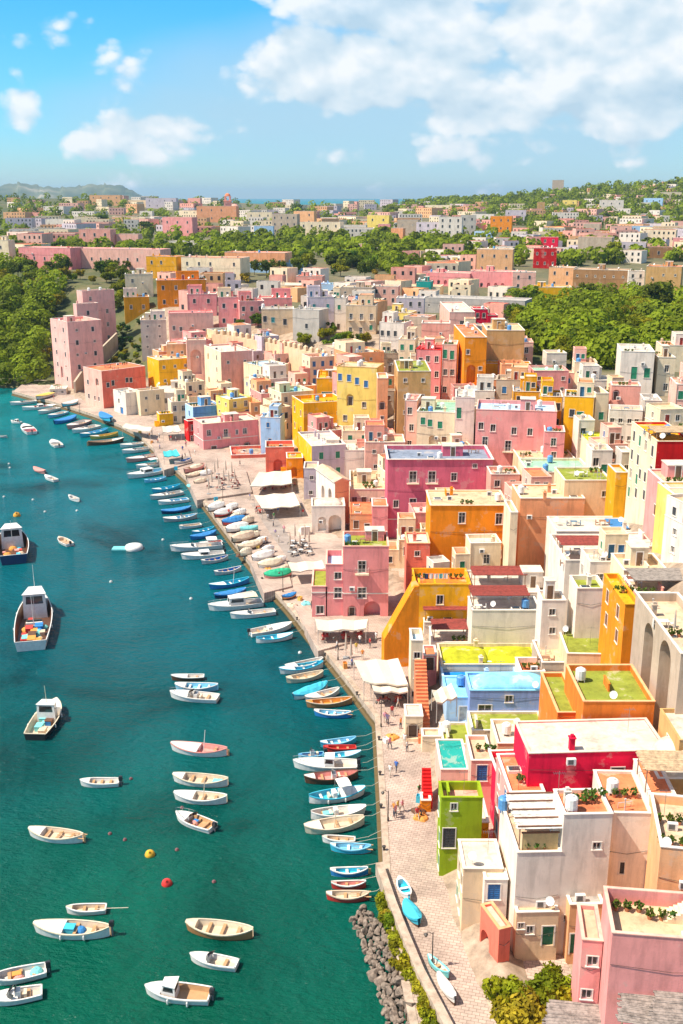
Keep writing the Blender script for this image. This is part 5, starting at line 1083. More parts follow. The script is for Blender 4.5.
# low parapet wall beside the lower promenade
P = [at_z(x, y, 2.4) for x, y in [(383, 862), (396, 900), (408, 930), (424, 968), (446, 1010), (470, 1056)]]
Q = offs(P, .75); m = MB()
for a, b_, c, d in zip(P[:-1], P[1:], Q[1:], Q[:-1]):
    m.face([(p.x, p.y, 2.4) for p in (a, b_, c, d)]); m.face([(a.x, a.y, -2), (b_.x, b_.y, -2), (b_.x, b_.y, 2.4), (a.x, a.y, 2.4)]); m.face([(d.x, d.y, 1), (c.x, c.y, 1), (c.x, c.y, 2.4), (d.x, d.y, 2.4)])
m.face([(p.x, p.y, z) for p, z in ((P[0], 1), (Q[0], 1), (Q[0], 2.4), (P[0], 2.4))])
tag(m.obj('parapet_wall', [sm_]), 'low stone parapet wall along the lower promenade above the boulders', 'wall')
# ---------------------------------------------------------------- rocks and shrubs at the foot of the wall
rkm, nt, b = newmat('boulder_rock'); L = nt.links; v = objvec(nt)
n = node(nt, 'ShaderNodeTexNoise', i_Scale=1.6, i_Detail=8, i_Roughness=.7); L.new(v, n.inputs['Vector']); r = ramp(nt, n.outputs[0], [(.3, (.06, .045, .035)), (.5, (.21, .16, .125)), (.7, (.38, .30, .235))]); L.new(r.outputs[0], b.inputs['Base Color']); b.inputs['Roughness'].default_value = .85
bp = node(nt, 'ShaderNodeBump', i_Strength=.5, i_Distance=.15); L.new(n.outputs[0], bp.inputs['Height']); L.new(bp.outputs[0], b.inputs['Normal'])
import bmesh
rocks = []
for k in range(6):
    bm = bmesh.new(); bmesh.ops.create_icosphere(bm, subdivisions=2, radius=1)
    ax = [Vector((rnd.gauss(0, 1), rnd.gauss(0, 1), rnd.gauss(0, 1))).normalized() for _ in range(11)]; cut = [rnd.uniform(.4, .8) for _ in ax]
    for vt in bm.verts:
        for a, c in zip(ax, cut):
            d = vt.co.dot(a)
            if d > c: vt.co -= a * (d - c)
        vt.co += Vector((rnd.gauss(0, .03), rnd.gauss(0, .03), rnd.gauss(0, .03)))
    me = bpy.data.meshes.new('boulder'); bm.to_mesh(me); bm.free(); me.materials.append(rkm); rocks.append(me)
RP = [(352, 918), (362, 908), (380, 922), (388, 935), (395, 955), (404, 980), (415, 1010), (424, 1040), (398, 1045), (385, 1020), (378, 990), (368, 958), (358, 940)]
got = 0; placed = []
while got < 270:
    px, py = rnd.uniform(350, 425), rnd.uniform(905, 1045)
    if not inpoly(px, py, RP): continue
    s = rnd.uniform(.3, .62) * (1.5 if rnd.random() < .15 else 1); t = sst(0, 26, np.array(px - (352 + (py - 915) * .30)))
    p = at_z(px, py, .1 + 1.0 * float(t))
    if sum(1 for q in placed if (q[0] - p).length < (q[1] + s) * .55): 
        got += .02; continue
    placed.append((p, s))
    o = ob('boulder', rnd.choice(rocks), None, p); o.scale = (s, s * rnd.uniform(.7, 1.1), s * rnd.uniform(.55, .9)); o.rotation_euler = (rnd.uniform(0, 6), rnd.uniform(0, 6), rnd.uniform(0, 6))
    tag(o, 'grey brown boulder heaped at the foot of the parapet wall', 'boulder', 'boulders below the parapet wall'); got += 1

# ---------------------------------------------------------------- trees
def crown_mesh(name, R_, Hh_, n, leaf, lumps, col, seed, flat=1.0, base=.25):
    rg = random.Random(seed); m = MB(); ti = []
    L_ = []
    for i in range(lumps):
        a = rg.uniform(0, 6.283); rr = R_ * rg.uniform(.15, .72); z = Hh_ * rg.uniform(base + .15, .86)
        L_.append((Vector((rr * math.cos(a), rr * math.sin(a), z)), R_ * rg.uniform(.26, .48), rg.random()))
    for i in range(n):
        c, r_, tn = L_[rg.randrange(lumps)]
        d = Vector((rg.gauss(0, 1), rg.gauss(0, 1), rg.gauss(0, 1))).normalized()
        p = c + Vector((d.x, d.y, d.z * .8 * flat)) * r_ * rg.uniform(.6, 1.05)
        nrm = (d + Vector((rg.gauss(0, .5), rg.gauss(0, .5), rg.gauss(0, .5) + .3))).normalized()
        a = nrm.orthogonal().normalized(); a = (Matrix.Rotation(rg.uniform(0, 6.28), 3, nrm) @ a) * leaf * rg.uniform(.6, 1.3); b = nrm.cross(a) * .6
        m.face([p - a, p - b, p + a, p + b]); ti.append(min(1, max(0, tn * .6 + rg.uniform(0, .4))))
    me = m.mesh(name, [leafmat(col)])
    at = me.attributes.new('tint', 'FLOAT', 'FACE'); at.data.foreach_set('value', ti); return me
def trunk_mesh(Hh_, r_, seed):
    rg = random.Random(seed); m = MB(); top = Vector((rg.gauss(0, .2), rg.gauss(0, .2), Hh_ * .62))
    m.tube([(0, 0, -1), (rg.gauss(0, .08), rg.gauss(0, .08), Hh_ * .25), top], [r_, r_ * .75, r_ * .45], 7)
    for i in range(5):
        a = rg.uniform(0, 6.28); m.tube([Vector((0, 0, Hh_ * rg.uniform(.25, .45))), Vector((math.cos(a) * Hh_ * .14, math.sin(a) * Hh_ * .14, Hh_ * .6)), Vector((math.cos(a) * Hh_ * .22, math.sin(a) * Hh_ * .22, Hh_ * .75))], [r_ * .45, r_ * .3, r_ * .12], 5)
    return m.mesh('trunk', [paint((.12, .085, .06), .9, .25, key='bark')])
G1, G2, G3, G4, GB = (.17, .21, .010), (.27, .28, .012), (.075, .12, .010), (.34, .31, .02), (.27, .19, .09)
SPEC = {}
def tree_kind(key, R_, H_, n, leaf, lumps, col, flat=1., base=.25, vary=3):
    SPEC[key] = [(crown_mesh('crown', R_, H_, n, leaf, lumps, col, hash(key) % 1000 + k if False else len(SPEC) * 17 + k, flat, base), trunk_mesh(H_, .06 * H_ * .45, k + len(SPEC))) for k in range(vary)]
tree_kind('round', 3.2, 5.6, 1300, .36, 13, G1)
tree_kind('light', 2.9, 5.0, 1200, .34, 12, G2)
tree_kind('dark', 3.3, 6.5, 1300, .38, 13, G3)
tree_kind('yellow', 2.6, 4.0, 1000, .32, 11, G4, base=.1)
tree_kind('bare', 2.8, 5.5, 420, .2, 14, GB)
tree_kind('pine', 4.4, 7.5, 1200, .42, 14, G3, flat=.4, base=.55)
tree_kind('bush', 1.5, 1.9, 800, .2, 9, G2, base=-.05)
tree_kind('dbush', 1.6, 2.0, 800, .22, 9, G1, base=-.05)
tree_kind('citrus', 1.6, 2.6, 700, .22, 9, (.04, .09, .015), base=.12)
def tree(key, p, s, name, label, cat, group=None):
    c, t = SPEC[key][rnd.randrange(len(SPEC[key]))]
    r_ = empty(name, p, rnd.uniform(0, 6.28)); r_.scale = (s * rnd.uniform(.9, 1.1), s * rnd.uniform(.9, 1.1), s * rnd.uniform(.85, 1.15))
    ob('crown', c, r_); ob('trunk', t, r_); tag(r_, label, cat, group); return r_
LOOKT = dict(round='rounded mid green tree', light='light green spreading tree', dark='dark green dense tree', yellow='yellowish low bushy tree', bare='leafless greyish brown tree', pine='flat topped umbrella pine', citrus='small round citrus tree', bush='bright green shrub', dbush='deep green shrub')
def scatter(poly, cnt, keys, smin, smax, where, group, name='tree', cat='tree', gap=.8, big=1.):
    xs = [p[0] for p in poly]; ys = [p[1] for p in poly]; got = tries = 0; pl = []
    while got < cnt and tries < cnt * 25:
        tries += 1
        px, py = rnd.uniform(min(xs), max(xs)), rnd.uniform(min(ys), max(ys))
        if not inpoly(px, py, poly): continue
        P = hit(px, py, True); s = rnd.uniform(smin, smax)
        if P.y > 2250 or overlaps(P.x, P.y, 1.6 * s): continue
        if any((q - P).length < 2.6 * gap * (s + t_) / 2 for q, t_ in pl): continue
        pl.append((P, s)); k = rnd.choice(keys)
        tree(k, P, s, name if k not in ('bush', 'dbush', 'pine') else dict(bush='shrub', dbush='shrub', pine='umbrella_pine')[k], LOOKT[k] + ' ' + where, cat if k not in ('bush', 'dbush') else 'shrub', LOOKT[k] + 's ' + group); got += 1
# green valley behind the hill top houses
scatter([(500, 310), (540, 296), (600, 300), (690, 292), (690, 345), (640, 352), (606, 372), (560, 366), (528, 352)], 100, ['round', 'light', 'dark', 'light', 'round', 'yellow'], .75, 1.35, 'in the green valley right of the tan house', 'in the valley', gap=.75)
scatter([(556, 300), (600, 292), (640, 296), (620, 312), (570, 312)], 7, ['bare'], .9, 1.3, 'below the long brown house', 'in the valley')
# left cliff
scatter([(-6, 270), (40, 262), (76, 275), (72, 300), (50, 330), (46, 376), (0, 380), (-6, 330)], 62, ['round', 'light', 'dark', 'yellow', 'yellow', 'bare', 'bush'], .7, 1.4, 'on the green cliff left of the rose harbour tower', 'on the cliff', gap=.7)
# terraced garden beside the rose tower
scatter([(112, 330), (140, 318), (142, 352), (146, 372), (106, 370), (90, 372)], 38, ['citrus', 'citrus', 'bush'], .8, 1.15, 'in the terraced garden above the coral harbour house', 'in the terraced garden', gap=.7)
scatter([(76, 274), (128, 266), (124, 296), (114, 318), (113, 296), (78, 288)], 26, ['round', 'light', 'dark'], .7, 1.2, 'on the slope behind the rose harbour tower', 'behind the tower', gap=.8)
scatter([(296, 340), (330, 332), (376, 346), (372, 356), (330, 358), (300, 352)], 14, ['round', 'dark', 'light'], .55, .85, 'in the walled garden right of the old beige villa', 'in the walled garden', gap=.7)
scatter([(236, 322), (262, 326), (262, 334), (238, 330)], 3, ['dark'], .6, .8, 'between the pink houses and the battlement wall', 'by the battlements')
# orchards between the ridge and the far town
scatter([(140, 272), (260, 258), (320, 262), (440, 250), (480, 258), (470, 272), (400, 282), (330, 280), (260, 286), (200, 290), (150, 284)], 62, ['round', 'light', 'dark', 'yellow', 'citrus'], .8, 1.5, 'in the orchards behind the hilltop houses', 'in the orchards', gap=.9)
scatter([(0, 262), (20, 250), (60, 262), (70, 276), (20, 280)], 12, ['dark', 'light'], .9, 1.4, 'beside the deep pink palace wing', 'by the palace')
for px, py, k, s, L_ in [(60, 258, 'dark', 1.5, 'big dark tree in front of the long pale pink palace'), (115, 262, 'dark', 1.2, 'dark conical tree against the long pale pink palace'), (104, 228, 'pine', 1.7, 'flat topped umbrella pine left of the pink far house'), (146, 236, 'pine', 1.7, 'flat topped umbrella pine above the ochre ridge house'),
                         (614, 260, 'light', 2.0, 'large round olive green tree beside the stone arched house'), (297, 216, 'dark', 3.0, 'tall dark tree standing on the sea skyline'), (393, 214, 'round', 3.0, 'broad tree on the sea skyline above the grey row'), (524, 352, 'round', 1.2, 'leafy tree at the corner of the tan house'), (655, 312, 'dark', 2.0, 'largest spreading dark tree in the green valley')]:
    tree(k, hit(px, py), s, 'tree' if k != 'pine' else 'umbrella_pine', L_, 'tree')
# far woods as one mass
def woods(name, poly_n, key):
    m = MB(); ti = []
    rg = random.Random(5)
    for poly, cnt in poly_n:
        xs = [p[0] for p in poly]; ys = [p[1] for p in poly]; got = 0; tries = 0
        while got < cnt and tries < cnt * 10:
            tries += 1
            px, py = rg.uniform(min(xs), max(xs)), rg.uniform(min(ys), max(ys))
            if not inpoly(px, py, poly): continue
            P = hit(px, py)
            if P.y > 2250 or overlaps(P.x, P.y, 3.5): continue
            got += 1; R_ = rg.uniform(2.6, 4.8) * (1 + P.y / 2600); tn = rg.random(); n = 220 if P.y < 560 else 90 if P.y < 900 else 50; lf = .15 if P.y < 560 else .27
            for i in range(n):
                d = Vector((rg.gauss(0, 1), rg.gauss(0, 1), rg.gauss(0, 1))).normalized(); c = P + Vector((d.x * R_, d.y * R_, R_ * .75 + d.z * R_ * .75)) * 1 * rg.uniform(.75, 1.05) if False else P + Vector((d.x * R_ * rg.uniform(.6, 1), d.y * R_ * rg.uniform(.6, 1), R_ * .8 + d.z * R_ * .8))
                nr = (d + Vector((rg.gauss(0, .4), rg.gauss(0, .4), rg.gauss(0, .4) + .3))).normalized(); a = nr.orthogonal().normalized() * R_ * lf * rg.uniform(.6, 1.3); b_ = nr.cross(a) * .8
                m.face([c - a, c - b_, c + a, c + b_]); ti.append(min(1, tn * .7 + rg.uniform(0, .3)))
    me = m.mesh(name, [leafmat((.20, .24, .012))]); at = me.attributes.new('tint', 'FLOAT', 'FACE'); at.data.foreach_set('value', ti)
    o = ob(name, me); tag(o, kind='stuff'); return o
woods('woods', [([(-5, 200), (60, 197), (200, 202), (300, 205), (480, 206), (540, 192), (600, 184), (690, 184), (690, 262), (520, 268), (470, 255), (340, 262), (160, 262), (-5, 262)], 950),
                ([(380, 214), (430, 194), (500, 186), (560, 176), (690, 176), (690, 226), (520, 226), (440, 214)], 750), ([(320, 262), (470, 242), (480, 262), (400, 280)], 110), ([(-5, 262), (70, 262), (60, 300), (44, 340), (40, 384), (-5, 386)], 70), ([(500, 305), (560, 298), (690, 296), (690, 350), (606, 372), (530, 352)], 200)], 'round')
# shrubs on the wall slope and in the lower garden
for i in range(30):
    t = i / 29; px = 382 + 52 * t + rnd.uniform(-5, 3) + (t > .5) * 3; py = 905 + 140 * t
    k = rnd.choice(['bush', 'dbush', 'dbush', 'yellow'])
    o = tree(k, at_z(px, py, .8), rnd.uniform(.5, .8) * (.5 if k == 'yellow' else 1), 'shrub', 'green shrub growing between the boulders and the parapet wall', 'shrub', 'shrubs along the parapet wall')
for i, (px, py, k, s) in enumerate([(497, 1004, 'bush', 1.1), (506, 1020, 'bush', 1.2), (517, 1000, 'bush', 1.1), (527, 1024, 'yellow', .7), (538, 1012, 'dbush', 1.1), (548, 1000, 'dbush', 1.1), (558, 1010, 'bush', 1), (540, 990, 'dbush', .9), (512, 1035, 'yellow', .7), (552, 985, 'dbush', .8), (563, 992, 'bush', .8)]):
    tree(k, hit(px, py, True), s, 'shrub', dict(bush='bright green', yellow='yellow flowering', dbush='dark green')[k] + ' shrub in the small garden below the tall white terracotta terrace house', 'shrub', dict(bush='bright green', yellow='yellow', dbush='dark green')[k] + ' shrubs in the small garden')
# banana plants by the cream stair terrace
for px, py in ((640, 885), (648, 888), (633, 890)):
    p = hit(px, py, True); m = MB(); ti = []
    for i in range(11):
        a = rnd.uniform(0, 6.28); l_ = rnd.uniform(1.2, 1.9); pts = [Vector((math.cos(a) * l_ * t, math.sin(a) * l_ * t, 1 + 1.5 * t - 1.6 * t * t)) for t in (0, .25, .5, .75, 1)]
        for q0, q1, w0, w1 in zip(pts[:-1], pts[1:], (.1, .25, .28, .2), (.25, .28, .2, .02)):
            s_ = Vector((-math.sin(a), math.cos(a), 0)); m.face([q0 - s_ * w0, q1 - s_ * w1, q1 + s_ * w1, q0 + s_ * w0]); ti.append(rnd.random())
    r_ = empty('banana_plant', p + Vector((0, 0, 1)), 0); me = m.mesh('leaf_crown', [leafmat((.12, .22, .02))]); at = me.attributes.new('tint', 'FLOAT', 'FACE'); at.data.foreach_set('value', ti); ob('leaf_crown', me, r_)
    m = MB(); m.tube([(0, 0, -2), (0, 0, 1.05)], [.12, .08], 6); m.obj('stem', [paint((.25, .25, .08), .7, key='plant_stem')], r_); tag(r_, 'banana plant with long arching leaves beside the cream stair terrace', 'banana plant', 'banana plants by the stair terrace')
# ---------------------------------------------------------------- boats
BC = dict(white=(.78, .76, .72), cream=(.72, .62, .46), blue=(.03, .22, .55), lblue=(.22, .55, .75), turq=(.05, .48, .66), navy=(.02, .04, .12), red=(.6, .05, .04), pink=(.7, .3, .26), wood=(.42, .2, .08), brown=(.12, .055, .03),
          orange=(.7, .3, .06), grey=(.42, .41, .4), teak=(.5, .3, .15), black=(.02, .02, .022), green=(.02, .42, .22), teal=(.2, .62, .62), yellow=(.72, .5, .1), beige=(.66, .52, .38), lgrey=(.6, .58, .55))
def BM(c): return paint(BC[c] if isinstance(c, str) else c, .35, .1, key='boat_paint')
def cloth(c): return paint(BC[c] if isinstance(c, str) else c, .8, .12, key='canvas')
def boat(bx, by, sx, sy, kind, hull, inn, L_, name='rowing_boat', cat='boat', z=0., beam=.33, fb=None, bottom='brown', rim=None, ex=(), group=None):
    zz = z + .5
    A, B = at_z(bx, by, zz), at_z(sx, sy, zz)
    d = A - B; Ln = d.length; c = (A + B) / 2
    root = empty(name, (c.x, c.y, z), math.atan2(d.y, d.x))
    W2 = Ln * beam / 2; fb = fb or (.32 + .05 * Ln); dr = .22 + .012 * Ln
    if z > .5: root.location.z = z + dr * .9
    N = 13
    def prof(t):
        if kind == 'double': w = max(0, math.sin(math.pi * (.015 + .97 * t))) ** .62
        else: w = (.82 + .18 * math.sin(math.pi * min(1, t * 1.15))) if t < .45 else max(0, 1 - ((t - .45) / .555) ** 2.3) ** .8
        return max(w, .02)
    def zg(t): return fb * (1 + (.55 * (2 * t - 1) ** 2 if kind == 'double' else .55 * max(0, t - .3) ** 2 / .49))
    zf = .12 if z < .5 else .1
    H_, G_, I_ = MB(), MB(), MB()
    st = []
    for i in range(N):
        t = i / (N - 1); x = -Ln / 2 + Ln * t; w = W2 * prof(t); g = zg(t); wt = min(.07, w * .4)
        rk = (.06 * Ln * t * t)         # raked stem
        st.append((x, w, g, wt, rk))
    def row(f): return [f(*s) for s in st]
    for s in (1, -1):
        r0 = row(lambda x, w, g, wt, rk: (x - rk, 0, -dr)); r1 = row(lambda x, w, g, wt, rk: (x - rk * .8, s * w * .62, -dr * .8)); r2 = row(lambda x, w, g, wt, rk: (x - rk * .5, s * w * .88, .06)); r3 = row(lambda x, w, g, wt, rk: (x, s * w, g))
        H_.grid([r0, r1, r2], 1); H_.grid([r2, r3], 0)
        i0 = row(lambda x, w, g, wt, rk: (x, s * (w - wt), g)); i1 = row(lambda x, w, g, wt, rk: (x - rk * .4, s * (w - wt) * .86, zf)); i2 = row(lambda x, w, g, wt, rk: (x - rk * .4, 0, zf))
        I_.grid([i0, i1], 0); I_.grid([i1, i2], 1)
        a = row(lambda x, w, g, wt, rk: (x, s * (w + .035), g - .07)); b_ = row(lambda x, w, g, wt, rk: (x, s * (w + .035), g + .04)); c_ = row(lambda x, w, g, wt, rk: (x, s * max(0, w - wt - .03), g + .04)); d_ = row(lambda x, w, g, wt, rk: (x, s * max(0, w - wt - .03), g - .01))
        G_.grid([a, b_, c_, d_])
    if kind != 'double':
        x, w, g, wt, rk = st[0]
        H_.face([(x, -w * .88, .06), (x, w * .88, .06), (x, w, g), (x, -w, g)], 0); H_.face([(x, 0, -dr), (x, w * .62, -dr * .8), (x, w * .88, .06), (x, -w * .88, .06), (x, -w * .62, -dr * .8)], 1)
        I_.face([(x + .06, -(w - wt), g), (x + .06, w - wt, g), (x + .06, (w - wt) * .86, zf), (x + .06, -(w - wt) * .86, zf)], 0); G_.box(x - .03, -w, g - .05, x + .09, w, g + .04)
    H_.obj('hull', [BM(hull), BM(bottom)], root, smooth=False); G_.obj('gunwale', [BM(rim or hull)], root)
    I_.obj('liner', [BM(inn), BM('beige' if inn in ('white', 'cream', 'beige') else inn)], root)
    def at_t(t): 
        k = t * (N - 1); i = min(N - 2, int(k)); f = k - i; a, b_ = st[i], st[i + 1]
        return [a[j] + (b_[j] - a[j]) * f for j in range(5)]
    deck = [e for e in ex if e.startswith('fore')]
    t_f = float(deck[0].split(':')[1]) if deck and ':' in deck[0] else (.68 if deck else .84)
    # fore deck
    m = MB(); ii = [i for i in range(N) if i / (N - 1) >= t_f]; fr = []
    for i in [None] + ii:
        x, w, g, wt, rk = at_t(t_f) if i is None else st[i]
        fr.append([(x, -(w - .02), g + .01), (x, 0, g + .07 + .02 * Ln * (.1)), (x, w - .02, g + .01)])
    m.grid(fr); x, w, g, wt, rk = at_t(t_f); m.face([(x, -(w - .02), g + .01), (x, 0, g + .09), (x, w - .02, g + .01), (x, (w - .1), zf), (x, -(w - .1), zf)])
    m.obj('foredeck', [BM('white' if deck and hull != 'wood' else inn)], root)
    if not any(e.startswith(('cover', 'cabin', 'deckhouse')) for e in ex):
        for t in ((.22, .45, .66) if Ln > 4.5 else (.25, .55)):
            if t > t_f - .06: continue
            x, w, g, wt, rk = at_t(t); m = MB(); m.box(x - .14, -(w - wt) * .97, g * .58, x + .14, (w - wt) * .97, g * .58 + .05); m.obj('bench', [BM('teak' if inn not in ('lblue', 'turq') else 'white')], root)
    for e in ex:
        k, *ar = e.split(':')
        if k == 'motor':
            x, w, g, wt, rk = st[0]; m = MB(); m.box(x - .42, -.17, g + .05, x + .02, .17, g + .52); m.box(x - .38, -.13, g + .52, x - .03, .13, g + .6); o = m.obj('outboard_motor', [paint((.03, .03, .035), .3, .1, key='motor_cowl')], root)
            m = MB(); m.box(x - .3, -.06, -.3, x - .14, .06, g + .05); m.obj('motor_leg', [paint((.2, .2, .2), .4, key='motor_leg')], o)
        elif k in ('cabin', 'deckhouse'):
            t0, t1, ch = (.42, .70, .75 + .05 * Ln) if not ar else (float(ar[0]), float(ar[1]), float(ar[2]))
            a, b_ = at_t(t0), at_t(t1); wa, wb = a[1] * .72, b_[1] * .66; g = max(a[2], b_[2]); ht = g + ch; m = MB()
            lo = [(a[0], -wa, zf), (b_[0], -wb, zf), (b_[0], wb, zf), (a[0], wa, zf)]; hi = [(a[0] + .05, -wa * .92, ht), (b_[0] - ch * .45, -wb * .9, ht), (b_[0] - ch * .45, wb * .9, ht), (a[0] + .05, wa * .92, ht)]
            for i in range(4): m.face([lo[i], lo[(i + 1) % 4], hi[(i + 1) % 4], hi[i]])
            o = m.obj('cabin', [BM('white')], root); m = MB(); hq = [Vector(p) for p in hi]; cc = sum(hq, Vector()) / 4
            hq = [cc + (p - cc) * 1.1 for p in hq]; m.face([p + Vector((0, 0, .06)) for p in hq]); m.face([p - Vector((0, 0, .0)) for p in hq][::-1])
            for i in range(4): m.face([hq[i], hq[(i + 1) % 4], hq[(i + 1) % 4] + Vector((0, 0, .06)), hq[i] + Vector((0, 0, .06))])
            m.obj('cabin_roof', [BM(ar[3] if len(ar) > 3 else 'white')], o)
            for i in range(4):
                q = [Vector(lo[i]), Vector(lo[(i + 1) % 4]), Vector(hi[(i + 1) % 4]), Vector(hi[i])]
                lp = lambda u, v: (q[0].lerp(q[1], u)).lerp(q[3].lerp(q[2], u), v)
                nrm = (q[1] - q[0]).cross(q[3] - q[0]).normalized() * .015
                m = MB(); v0 = .6; v1 = .92
                for sg in (1,): m.face([lp(.12, v0) + nrm, lp(.88, v0) + nrm, lp(.86, v1) + nrm, lp(.14, v1) + nrm])
                m.obj('cabin_window', [glass()], o)
        elif k == 'canopy':
            t0, t1 = (float(ar[0]), float(ar[1])) if len(ar) > 1 else (.3, .6); a, b_ = at_t(t0), at_t(t1); w = max(a[1], b_[1]) * .85; ht = 1.75 + .03 * Ln; m = MB()
            rr = [[(a[0] + (b_[0] - a[0]) * i / 4, -w + 2 * w * j / 4, ht + .12 * math.sin(math.pi * j / 4) + .06 * math.sin(math.pi * i / 4)) for j in range(5)] for i in range(5)]
            m.grid(rr); m.grid([[(p[0], p[1], p[2] - .05) for p in r] for r in rr]); o = m.obj('canopy', [cloth(ar[2] if len(ar) > 2 else 'white')], root)
            m = MB()
            for x in (a[0], b_[0]): m = MB(); m.tube([(x, -w, fb * .8), (x, -w, ht), (x, w, ht), (x, w, fb * .8)], .03, 4); m.obj('canopy_frame', [paint((.55, .55, .55), .3, .05, 1, key='steel_tube')], o)
        elif k == 'console':
            a = at_t(.45); m = MB(); w = a[1] * .45; m.box(a[0] - .25, -w, zf, a[0] + .25, w, zf + .9); o = m.obj('console', [BM('white')], root)
            m = MB(); m.face([(a[0] + .25, -w, zf + .9), (a[0] + .25, w, zf + .9), (a[0] + .05, w * .9, zf + 1.35), (a[0] + .05, -w * .9, zf + 1.35)]); m.obj('windscreen', [glass()], o)
            m = MB(); m.box(a[0] - .75, -w, zf, a[0] - .5, w, zf + .6); m.obj('seat', [BM('cream')], root)
        elif k == 'windscreen':
            a = at_t(.56); w = a[1] * .85; m = MB(); m.grid([[(a[0] + .5 * (1 - (j / 4 - .5) ** 2 * 4) - zz_ * .5, -w + 2 * w * j / 4, a[2] + .04 + zz_) for j in range(5)] for zz_ in (0, .45)]); m.obj('windscreen', [glass()], root)
        elif k == 'cover':
            m = MB(); rr = []; hgt = float(ar[1]) if len(ar) > 1 else .45; rg = random.Random(int(bx * 7 + by))
            for i in range(N):
                x, w, g, wt, rk = st[i]; t = i / (N - 1); w += .07; up = hgt * math.sin(math.pi * min(1, max(0, t * .96 + .02))) ** .7
                rr.append([(x, -w, g - .22), (x, -w, g + .02), (x, -w * .55, g + up * .75 + rg.uniform(-.06, .06)), (x, 0, g + up + rg.uniform(-.07, .07)), (x, w * .55, g + up * .75 + rg.uniform(-.06, .06)), (x, w, g + .02), (x, w, g - .22)])
            m.grid(rr); m.obj('cover', [cloth(ar[0])], root)
        elif k == 'mast':
            hgt = float(ar[0]) if ar else 2.5; a = at_t(float(ar[1]) if len(ar) > 1 else .5); m = MB(); m.tube([(a[0], 0, zf), (a[0] - .1 * hgt, 0, hgt)], [.06, .04], 5); m.obj('mast', [BM(ar[2] if len(ar) > 2 else 'cream')], root)
        elif k == 'oars':
            a = at_t(.5); m = MB()
            for s in (-1, 1):
                m.tube([(a[0] - .3, s * .25, a[2] + .05), (a[0] - Ln * .45, s * .42, a[2] + .08)], .03, 4); m.box(a[0] - Ln * .55, s * .42 - .08, a[2] + .05, a[0] - Ln * .44, s * .42 + .08, a[2] + .09)
            m.obj('oar', [BM('teak')], root)
        elif k == 'tiller':
            x = st[0][0]; m = MB(); m.tube([(x - .1, 0, fb * 1.3), (x + 1.1, .15, fb * 1.35)], .035, 4); m.box(x - .3, -.025, -.3, x - .05, .025, fb * 1.3); m.obj('tiller', [BM('teak')], root)
        elif k == 'pole':
            x = st[0][0]; m = MB(); m.tube([(x + .8, .2, fb), (x - 2.2, .6, fb + .25)], .035, 4); m.obj('oar', [BM('cream')], root)
        elif k == 'fenders':
            for s, t in itertools.product((-1, 1), (.3, .6)):
                x, w, g, wt, rk = at_t(t); m = MB(); y = s * (w + .12); m.tube([(x, y, g - .55), (x, y, g - .45), (x, y, g - .15), (x, y, g - .05)], [.05, .1, .1, .04], 6); m.obj('fender', [BM('white')], root)
        elif k == 'rail':
            m = MB()
            for s in (-1, 1):
                pts = [(at_t(t)[0], s * max(.05, at_t(t)[1] - .08), at_t(t)[2] + .45) for t in (.62, .75, .88, 1)]
                m.tube(pts, .02, 4); [m.tube([(p[0], p[1], p[2] - .45), p], .015, 3) for p in pts]
            m.obj('bow_rail', [paint((.6, .6, .6), .25, .05, 1, key='steel_tube')], root)
        elif k == 'clutter':
            rg = random.Random(int(bx + by)); 
            for i in range(int(ar[0]) if ar else 4):
                a = at_t(rg.uniform(.08, .58)); m = MB(); s = rg.uniform(.2, .45) * (1 + Ln * .05); x, y = a[0], rg.uniform(-.7, .7) * (a[1] - s)
                if rg.random() < .5: m.box(x - s, y - s * .7, zf + .003, x + s, y + s * .7, zf + s); m.box(x - s - .03, y - s * .7 - .03, zf + s, x + s + .03, y + s * .7 + .03, zf + s + .05); nm = 'crate'
                else: m.grid([[(x + s * r_ * math.cos(q), y + s * r_ * math.sin(q), zf + h_ * s) for q in [j * math.pi / 5 for j in range(10)]] for r_, h_ in ((1.2, 0), (1, .4), (.6, .75), (.1, .85))], 0, True); nm = 'net_heap'
                m.obj(nm, [cloth(rg.choice(['red', 'orange', 'pink', 'teal', 'blue', 'beige', 'brown', 'turq']))], root)
    if z < .5:
        for tip in (Vector((Ln / 2, 0, zg(1))), Vector((-Ln / 2, 0, zg(0)))):
            wp = root.location + Matrix.Rotation(math.atan2(d.y, d.x), 3, 'Z') @ tip; best = None
            for q0, q1 in zip(qe[:-1], qe[1:]):
                u = q1 - q0; t = min(1, max(0, (wp - q0).dot(u) / u.dot(u))); p = q0 + u * t; dd = (p - wp).length
                if best is None or dd < best[0]: best = (dd, p)
            if best[0] < 5.5:
                loc = Matrix.Rotation(-math.atan2(d.y, d.x), 3, 'Z') @ (Vector((best[1].x, best[1].y, 1.6)) - root.location)
                m = MB(); mid = (tip + loc) / 2 - Vector((0, 0, .25)); m.tube([tip, mid, loc], .022, 4); m.obj('mooring_rope', [paint((.55, .5, .4), .8, key='rope')], root); break
    tag(root, L_, cat, group); root['_look'] = 'boat'
    BOATS.append((root, (bx + sx) / 2, (by + sy) / 2)); return root
BOATS = []
b = boat
mo = 'motorboat'; wb = 'wooden_boat'; fbt = 'fishing_boat'
